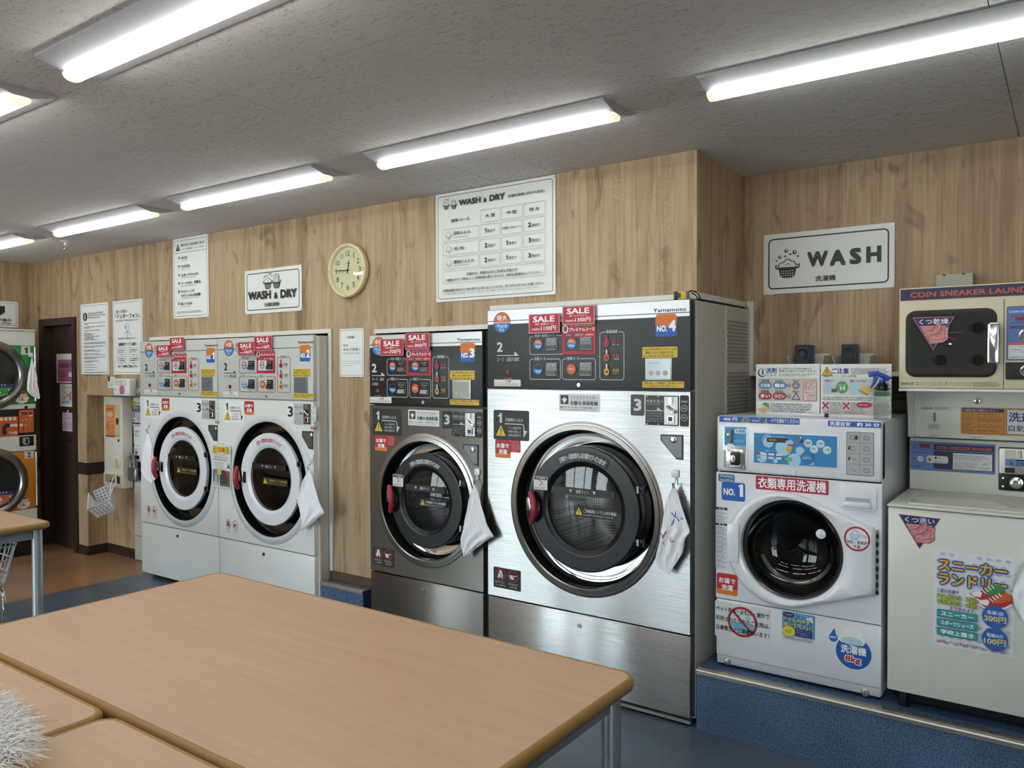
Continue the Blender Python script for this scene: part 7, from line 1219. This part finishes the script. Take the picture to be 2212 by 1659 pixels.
# wire laundry cart under the left table
def cart():
    X1, Y1, zt, zb = -4.665, 1.93, .555, .345; X0, Y0 = X1-.46, Y1-.36; T = thing('laundry_cart', ((X0+X1)/2, (Y0+Y1)/2, 0), 'white wire laundry basket on a chrome trolley under the left table', 'laundry cart'); wm = mat('white_wire', '#dfe2e4', .35)
    def loop(z, k): return [(u, v, z) for u, v in rr_pts((X0+k, Y0+k, X1-k, Y1-k), .07, 6)]
    for z, k, r in ((zt, 0, .005), (zt-.075, .015, .004), (zt-.15, .030, .004), (zb, .042, .004)): MB().tube(loop(z, k), r, wm, 6, closed=True).build('hoop', T)
    a = loop(zt, 0); b = loop(zb, .042); dens = []
    n = len(a); P = []
    for i in range(n):
        p, q = Vector(a[i]), Vector(a[(i+1) % n]); k = max(1, int((q-p).length/.046))
        for j in range(k): f = j/k; P.append((p.lerp(q, f), Vector(b[i]).lerp(Vector(b[(i+1) % n]), f)))
    for p, q in P: MB().tube([p, q], .0029, wm, 6).build('wire', T)
    m = MB()
    for i in range(10): y = Y0+.06+(Y1-Y0-.12)*i/9; m = MB(); m.tube([(X0+.045, y, zb), (X1-.045, y, zb)], .0019, wm, 5); m.build('floor_wire', T)
    for y in (Y0+.08, Y1-.08): MB().tube([(X1-.02, y, .045)]+[(X1-.02, y, z) for z in (.10, .20, .27)]+[(X1-.028, y, .305), (X1-.06, y, .327), (X1-.12, y, .333), (X0+.12, y, .333), (X0+.06, y, .327), (X0+.028, y, .305), (X0+.02, y, .27), (X0+.02, y, .045)], .0105, M_CHROME, 10).build('frame_tube', T)
    for x in (X0+.02, X1-.02): MB().tube([(x, Y0+.08, .13), (x, Y1-.08, .13)], .007, M_CHROME, 8).build('cross_bar', T)
    for x in (X0+.02, X1-.02):
        for y in (Y0+.08, Y1-.08): MB().lathe((x, y-.011, .0275), (0, 1, 0), [(0, 0), (.022, 0), (.0275, .004), (.0275, .018), (.022, .022), (0, .022)], M_RUBBER, 18).build('caster', T)
cart()
# ================================================================== hooks and towels
def hook(pl, c, label, col='#b03038'):
    t = thing('adhesive_hook', pl3(pl, c[0], c[1]-.02, 0), label, 'hook', 'adhesive hooks holding towels'); b = (c[0]-.017, c[1]-.017, c[0]+.017, c[1]+.017); MB().prism(pl, rr_pts(b, .008), .0008, .008, M_PLAST, .003).build('pad', t)
    MB().tube([pl3(pl, c[0]+.003, c[1]-.015, .006), pl3(pl, c[0]+.004, c[1]-.030, .010), pl3(pl, c[0]+.002, c[1]-.044, .016), pl3(pl, c[0]+.001, c[1]-.048, .024), pl3(pl, c[0], c[1]-.040, .030)], .0022, M_CHROME, 8).build('wire', t)
def interp(L, f):
    P = [Vector(p) for p in L]; D = [0]
    for a, b in zip(P[:-1], P[1:]): D.append(D[-1]+(b-a).length)
    s = f*D[-1]
    for i in range(len(P)-1):
        if s <= D[i+1]+1e-9: return P[i].lerp(P[i+1], (s-D[i])/max(D[i+1]-D[i], 1e-9))
    return P[-1]
def towel(zm, left, right, label, d0=.018, amp=.009, folds=2.2, loop='#b03038', marks=None, seed=1):
    L = zm.pts(left); Rr = zm.pts(right); pl = zm.pl; nv, nu = 34, 26; rn = random.Random(seed); ph = rn.uniform(0, 6)
    def S(u, v):
        a = interp(L, v); b = interp(Rr, v); p = a.lerp(b, u); w = min(1, v*3)*(1-.35*max(0, v-.6)/.4)
        return p, d0+amp*w*(.55+.45*math.sin(ph+u*folds*2*PI+v*1.7))+.004*math.sin(u*17+v*9)*w+.002*math.sin(u*31-v*23)
    base = pl3(pl, *interp(L, 1), d0); t = thing('hand_towel', (base[0], base[1], base[2]), label, 'towel', 'white hand towels hanging from hooks'); vs = []; fs = []
    for s in (0, -.003):
        for j in range(nv+1):
            for i in range(nu+1): p, d = S(i/nu, j/nv); vs.append(pl3(pl, p.x, p.y, d+s))
    W = nu+1; o = W*(nv+1)
    for j in range(nv):
        for i in range(nu): a = j*W+i; fs.append((a, a+1, a+W+1, a+W)); fs.append((o+a, o+a+W, o+a+W+1, o+a+1))
    for i in range(nu): fs.append((i+1, i, o+i, o+i+1)); k = nv*W+i; fs.append((k, k+1, o+k+1, o+k))
    for j in range(nv): a = j*W; fs.append((a, a+W, o+a+W, o+a)); k = j*W+nu; fs.append((k+W, k, o+k, o+k+W))
    MB().add(vs, fs, M_TOWEL).build('cloth', t, ang=80)
    p, d = S(.5, 0); MB().tube([pl3(pl, p.x-.002, p.y-.004, d-.002), pl3(pl, p.x-.004, p.y+.012, d+.004), pl3(pl, p.x, p.y+.021, d+.006), pl3(pl, p.x+.004, p.y+.012, d+.004), pl3(pl, p.x+.002, p.y-.004, d-.002)], .0018, ink(loop), 6).build('loop', t)
    if marks:
        e = Dec(pl, 0)
        for pts, col in marks:
            Q = zm.pts(pts); D = []
            for q in Q:
                best = min(((S(i/20, j/30), 0) for i in range(21) for j in range(31)), key=lambda s_: (s_[0][0].x-q[0])**2+(s_[0][0].y-q[1])**2); D.append(best[0][1]+.0016)
            vs = []; w = .0022
            for i, q in enumerate(Q):
                a = Vector(Q[max(i-1, 0)]); b = Vector(Q[min(i+1, len(Q)-1)]); n = Vector((-(b-a).y, (b-a).x)).normalized()*w; vs += [pl3(pl, q[0]+n.x, q[1]+n.y, D[i]), pl3(pl, q[0]-n.x, q[1]-n.y, D[i])]
            e.add(vs, [(2*i, 2*i+1, 2*i+3, 2*i+2) for i in range(len(Q)-1)], ink(col))
        e.put('pen_marks', t)
PT = ('Y', FY-.02)
Z4 = Zm(1040, 840, 3.771, PT); hook(PF, Zm(1040, 840, 3.771, PF).pt(1582, 688), 'white adhesive hook on the large stainless machine')
blue, red = '#2f4aa8', '#b5333f'
towel(Z4, [(1568, 800), (1535, 870), (1508, 980), (1475, 1180), (1440, 1380), (1470, 1460), (1530, 1500)], [(1592, 800), (1620, 870), (1655, 970), (1700, 1090), (1725, 1150), (1675, 1215), (1655, 1330), (1545, 1500)], 'white hand towel with red and blue pen marks on the large stainless machine', marks=[
    ([(1565, 1000), (1590, 1030), (1620, 1045)], blue), ([(1605, 985), (1600, 1030), (1580, 1070), (1565, 1105)], blue), ([(1622, 1050), (1630, 1070)], blue), ([(1640, 1045), (1650, 1062)], blue),
    ([(1475, 1165), (1500, 1195), (1528, 1215)], red), ([(1530, 1150), (1495, 1205), (1462, 1250)], red), ([(1500, 1235), (1503, 1275)], red), ([(1575, 1195), (1590, 1205), (1592, 1225), (1578, 1235), (1565, 1225), (1565, 1205), (1575, 1195)], red)], seed=2)
Z3 = Zm(780, 1000, 4.367, PT); hook(PF, Zm(780, 1000, 4.367, PF).pt(1100, 84), 'white adhesive hook on the narrow dark machine')
towel(Z3, [(1085, 200), (1062, 270), (1035, 400), (1000, 550), (968, 720), (975, 800), (998, 880)], [(1098, 200), (1125, 270), (1165, 420), (1215, 570), (1275, 690), (1190, 740), (1100, 800), (1010, 880)], 'plain white hand towel on the narrow dark machine', seed=3)
Z2_ = Zm(290, 690, 2.766, PT); hook(PF, Zm(290, 690, 2.766, PF).pt(1063, 822), 'white adhesive hook at the right edge of the second white machine')
towel(Z2_, [(1051, 895), (1035, 940), (1008, 1020), (990, 1090), (1012, 1150), (1018, 1200), (1012, 1255)], [(1059, 895), (1078, 940), (1100, 1010), (1122, 1080), (1155, 1155), (1100, 1195), (1022, 1258)], 'white hand towel hanging at the right edge of the second white machine', loop='#c9a83a', seed=4)
hook(PF, Zm(290, 690, 2.766, PF).pt(90, 622), 'white adhesive hook at the left edge of the first white machine')
towel(Zm(290, 690, 2.766, ('Y', FY-.004)), [(79, 680), (70, 720), (55, 790), (38, 895), (45, 920), (75, 955), (108, 978)], [(87, 680), (100, 720), (118, 790), (128, 850), (134, 900), (137, 940), (114, 978)], 'white hand towel hanging at the left edge of the first white machine', loop='#c9a83a', seed=5, d0=.004, amp=.006)
PXT = ('X', XD+.022); ZD = Zm(0, 690, 5.35, PXT)
towel(ZD, [(352, 460), (338, 520), (315, 600), (302, 720), (300, 830), (345, 880), (425, 920)], [(362, 460), (382, 540), (400, 640), (420, 760), (440, 870), (443, 900), (432, 920)], 'white hand towel hanging on the green dryer door at the left edge', loop='#e6e6e6', d0=.022, seed=6); hook(('X', XD+.006), Zm(0, 690, 5.35, ('X', XD+.006)).pt(352, 410), 'white adhesive hook on the green dryer door')
PS2 = ('Y', 3.15); ZS = Zm(1912, 1080, 4.483, PS2); c = ZS.pt(1560, 330); hook(('Y', 3.17), c, 'white adhesive hook on the sneaker washer beyond the right edge')
towel(ZS, [(1550, 500), (1450, 560), (1330, 640), (1275, 780), (1235, 900), (1262, 1020), (1345, 1165)], [(1566, 500), (1620, 560), (1660, 640), (1690, 780), (1700, 900), (1640, 1020), (1480, 1165)], 'white hand towel cut off by the right edge on the sneaker washer', seed=7)
# notice sheet hung between the white machines
PNo = ('Y', FY-.014); Z = Zm(430, 880, 8.29, PNo); b = Z.box(234, 658, 567, 1408); t = thing('notice_sheet', ((b[0]+b[2])/2, PNo[1], b[1]), 'laminated caution sheet with yellow header hung between the two white machines', 'notice'); MB().prism(PNo, rr_pts(b, .003), 0, .0012, mat('laminated_sheet', '#e6e9ea', .2)).build('sheet', t, smooth=False); MB().tube([((b[0]+b[2])/2-.05, PNo[1]+.002, b[3]-.01), ((b[0]+b[2])/2, PNo[1]+.006, b[3]+.012), ((b[0]+b[2])/2+.05, PNo[1]+.002, b[3]-.01)], .0012, M_CHROME, 6).build('string', t)
e = Dec(PNo, .0014); u = sub(b, .03, .805, .96, .965); e.rect(u, '#d9bf45'); e.text('ご注意', sub(u, .26, .2, .72, .8), '#b5402a', .03)
for x in (.12, .87): c = at(u, x, .5); e.poly([(c[0]-.022, c[1]-.024), (c[0]+.022, c[1]-.024), (c[0], c[1]+.026)], '#3a3420'); e.poly([(c[0]-.017, c[1]-.021), (c[0]+.017, c[1]-.021), (c[0], c[1]+.018)], '#d9bf45'); e.text('!', (c[0]-.002, c[1]-.014, c[0]+.002, c[1]+.006), '#3a3420', .04)
e.text('ビーズクッションの使用は', sub(b, .06, .755, .74, .785), '#a33a5a', .02); e.text('洗濯、乾燥しないでください', sub(b, .14, .695, .93, .73), '#a33a5a', .02); e.fine(sub(b, .06, .62, .96, .68), 2, '#2a2c34', .7); e.rect(sub(b, .06, .44, .66, .60), '#d6dadb'); e.fine(sub(b, .08, .45, .64, .59), 3, '#5a5d66', .35); e.rect(sub(b, .78, .46, .98, .61), '#c9d3da'); e.poly([at(b, .82, .46), at(b, .98, .46), at(b, .92, .56), at(b, .86, .54)], '#4a6a5c'); e.fine(sub(b, .10, .405, .90, .435), 1, '#3a6a9a', .9); e.rect(sub(b, .05, .10, .36, .41), '#6a747a'); e.poly([at(b, .12, .10), at(b, .30, .12), at(b, .28, .26), at(b, .2, .36)], '#a9b6c0'); e.rect(sub(b, .42, .03, .96, .40), '#5a6258'); e.ell(at(b, .62, .22), .042, .052, '#2c302e'); e.ell(at(b, .62, .22), .034, .043, '#3f4640'); e.rect(sub(b, .44, .03, .9, .09), '#7a6a44'); e.ell(at(b, .86, .33), .018, .020, '#b5333f'); e.ell(at(b, .40, .35), .024, .018, '#dcc43a'); e.fine(sub(b, .32, .33, .48, .375), 2, '#8a4a20'); e.fine(sub(b, .05, .03, .38, .08), 2, '#2a2c34', .7); e.put('lettering', t)
# tape measure on top of the largest machine
PTM = ('Y', 3.155); Z = Zm(1040, 620, 3.687, PTM); a = Z.pt(1549, 50); x1 = Z.pt(1645, 50)[0]; zt = 1.7935; zz = Z.pt(1549, 42)[1]
t = thing('tape_measure', ((a[0]+x1)/2, 3.155, zt), 'yellow and black tape measure lying on the largest machine', 'tape measure'); YL = mat('tape_yellow', '#d9b81e', .4); MB().rbox(a[0]+.008, x1, 3.130, 3.170, zt+.0005, zz, YL, .006, 2).build('case', t); MB().rbox(a[0], a[0]+.020, 3.127, 3.173, zt+.0004, zz+.002, M_BLACK, .006, 2).build('bumper', t)
MB().prism(('Y', 3.130), rr_pts((a[0]+.018, zt+.008, x1-.022, zz-.006), .004), 0, .002, M_BLACK).build('side_label', t, smooth=False); MB().rbox(x1-.010, x1+.004, 3.132, 3.168, zt+.0006, zz-.008, mat('grey_bezel', '#9a9a96', .4), .003).build('mouth', t)
MB().tube([(x1+.002, 3.150, zz-.004), (x1+.014, 3.152, zz+.002), (x1+.030, 3.156, zz-.001), (x1+.044, 3.162, zz-.014), (x1+.050, 3.168, zt+.004), (x1+.040, 3.172, zt+.004), (x1+.026, 3.170, zz-.014), (x1+.010, 3.165, zz-.006)], .0028, M_BLACK, 8).build('wrist_strap', t)
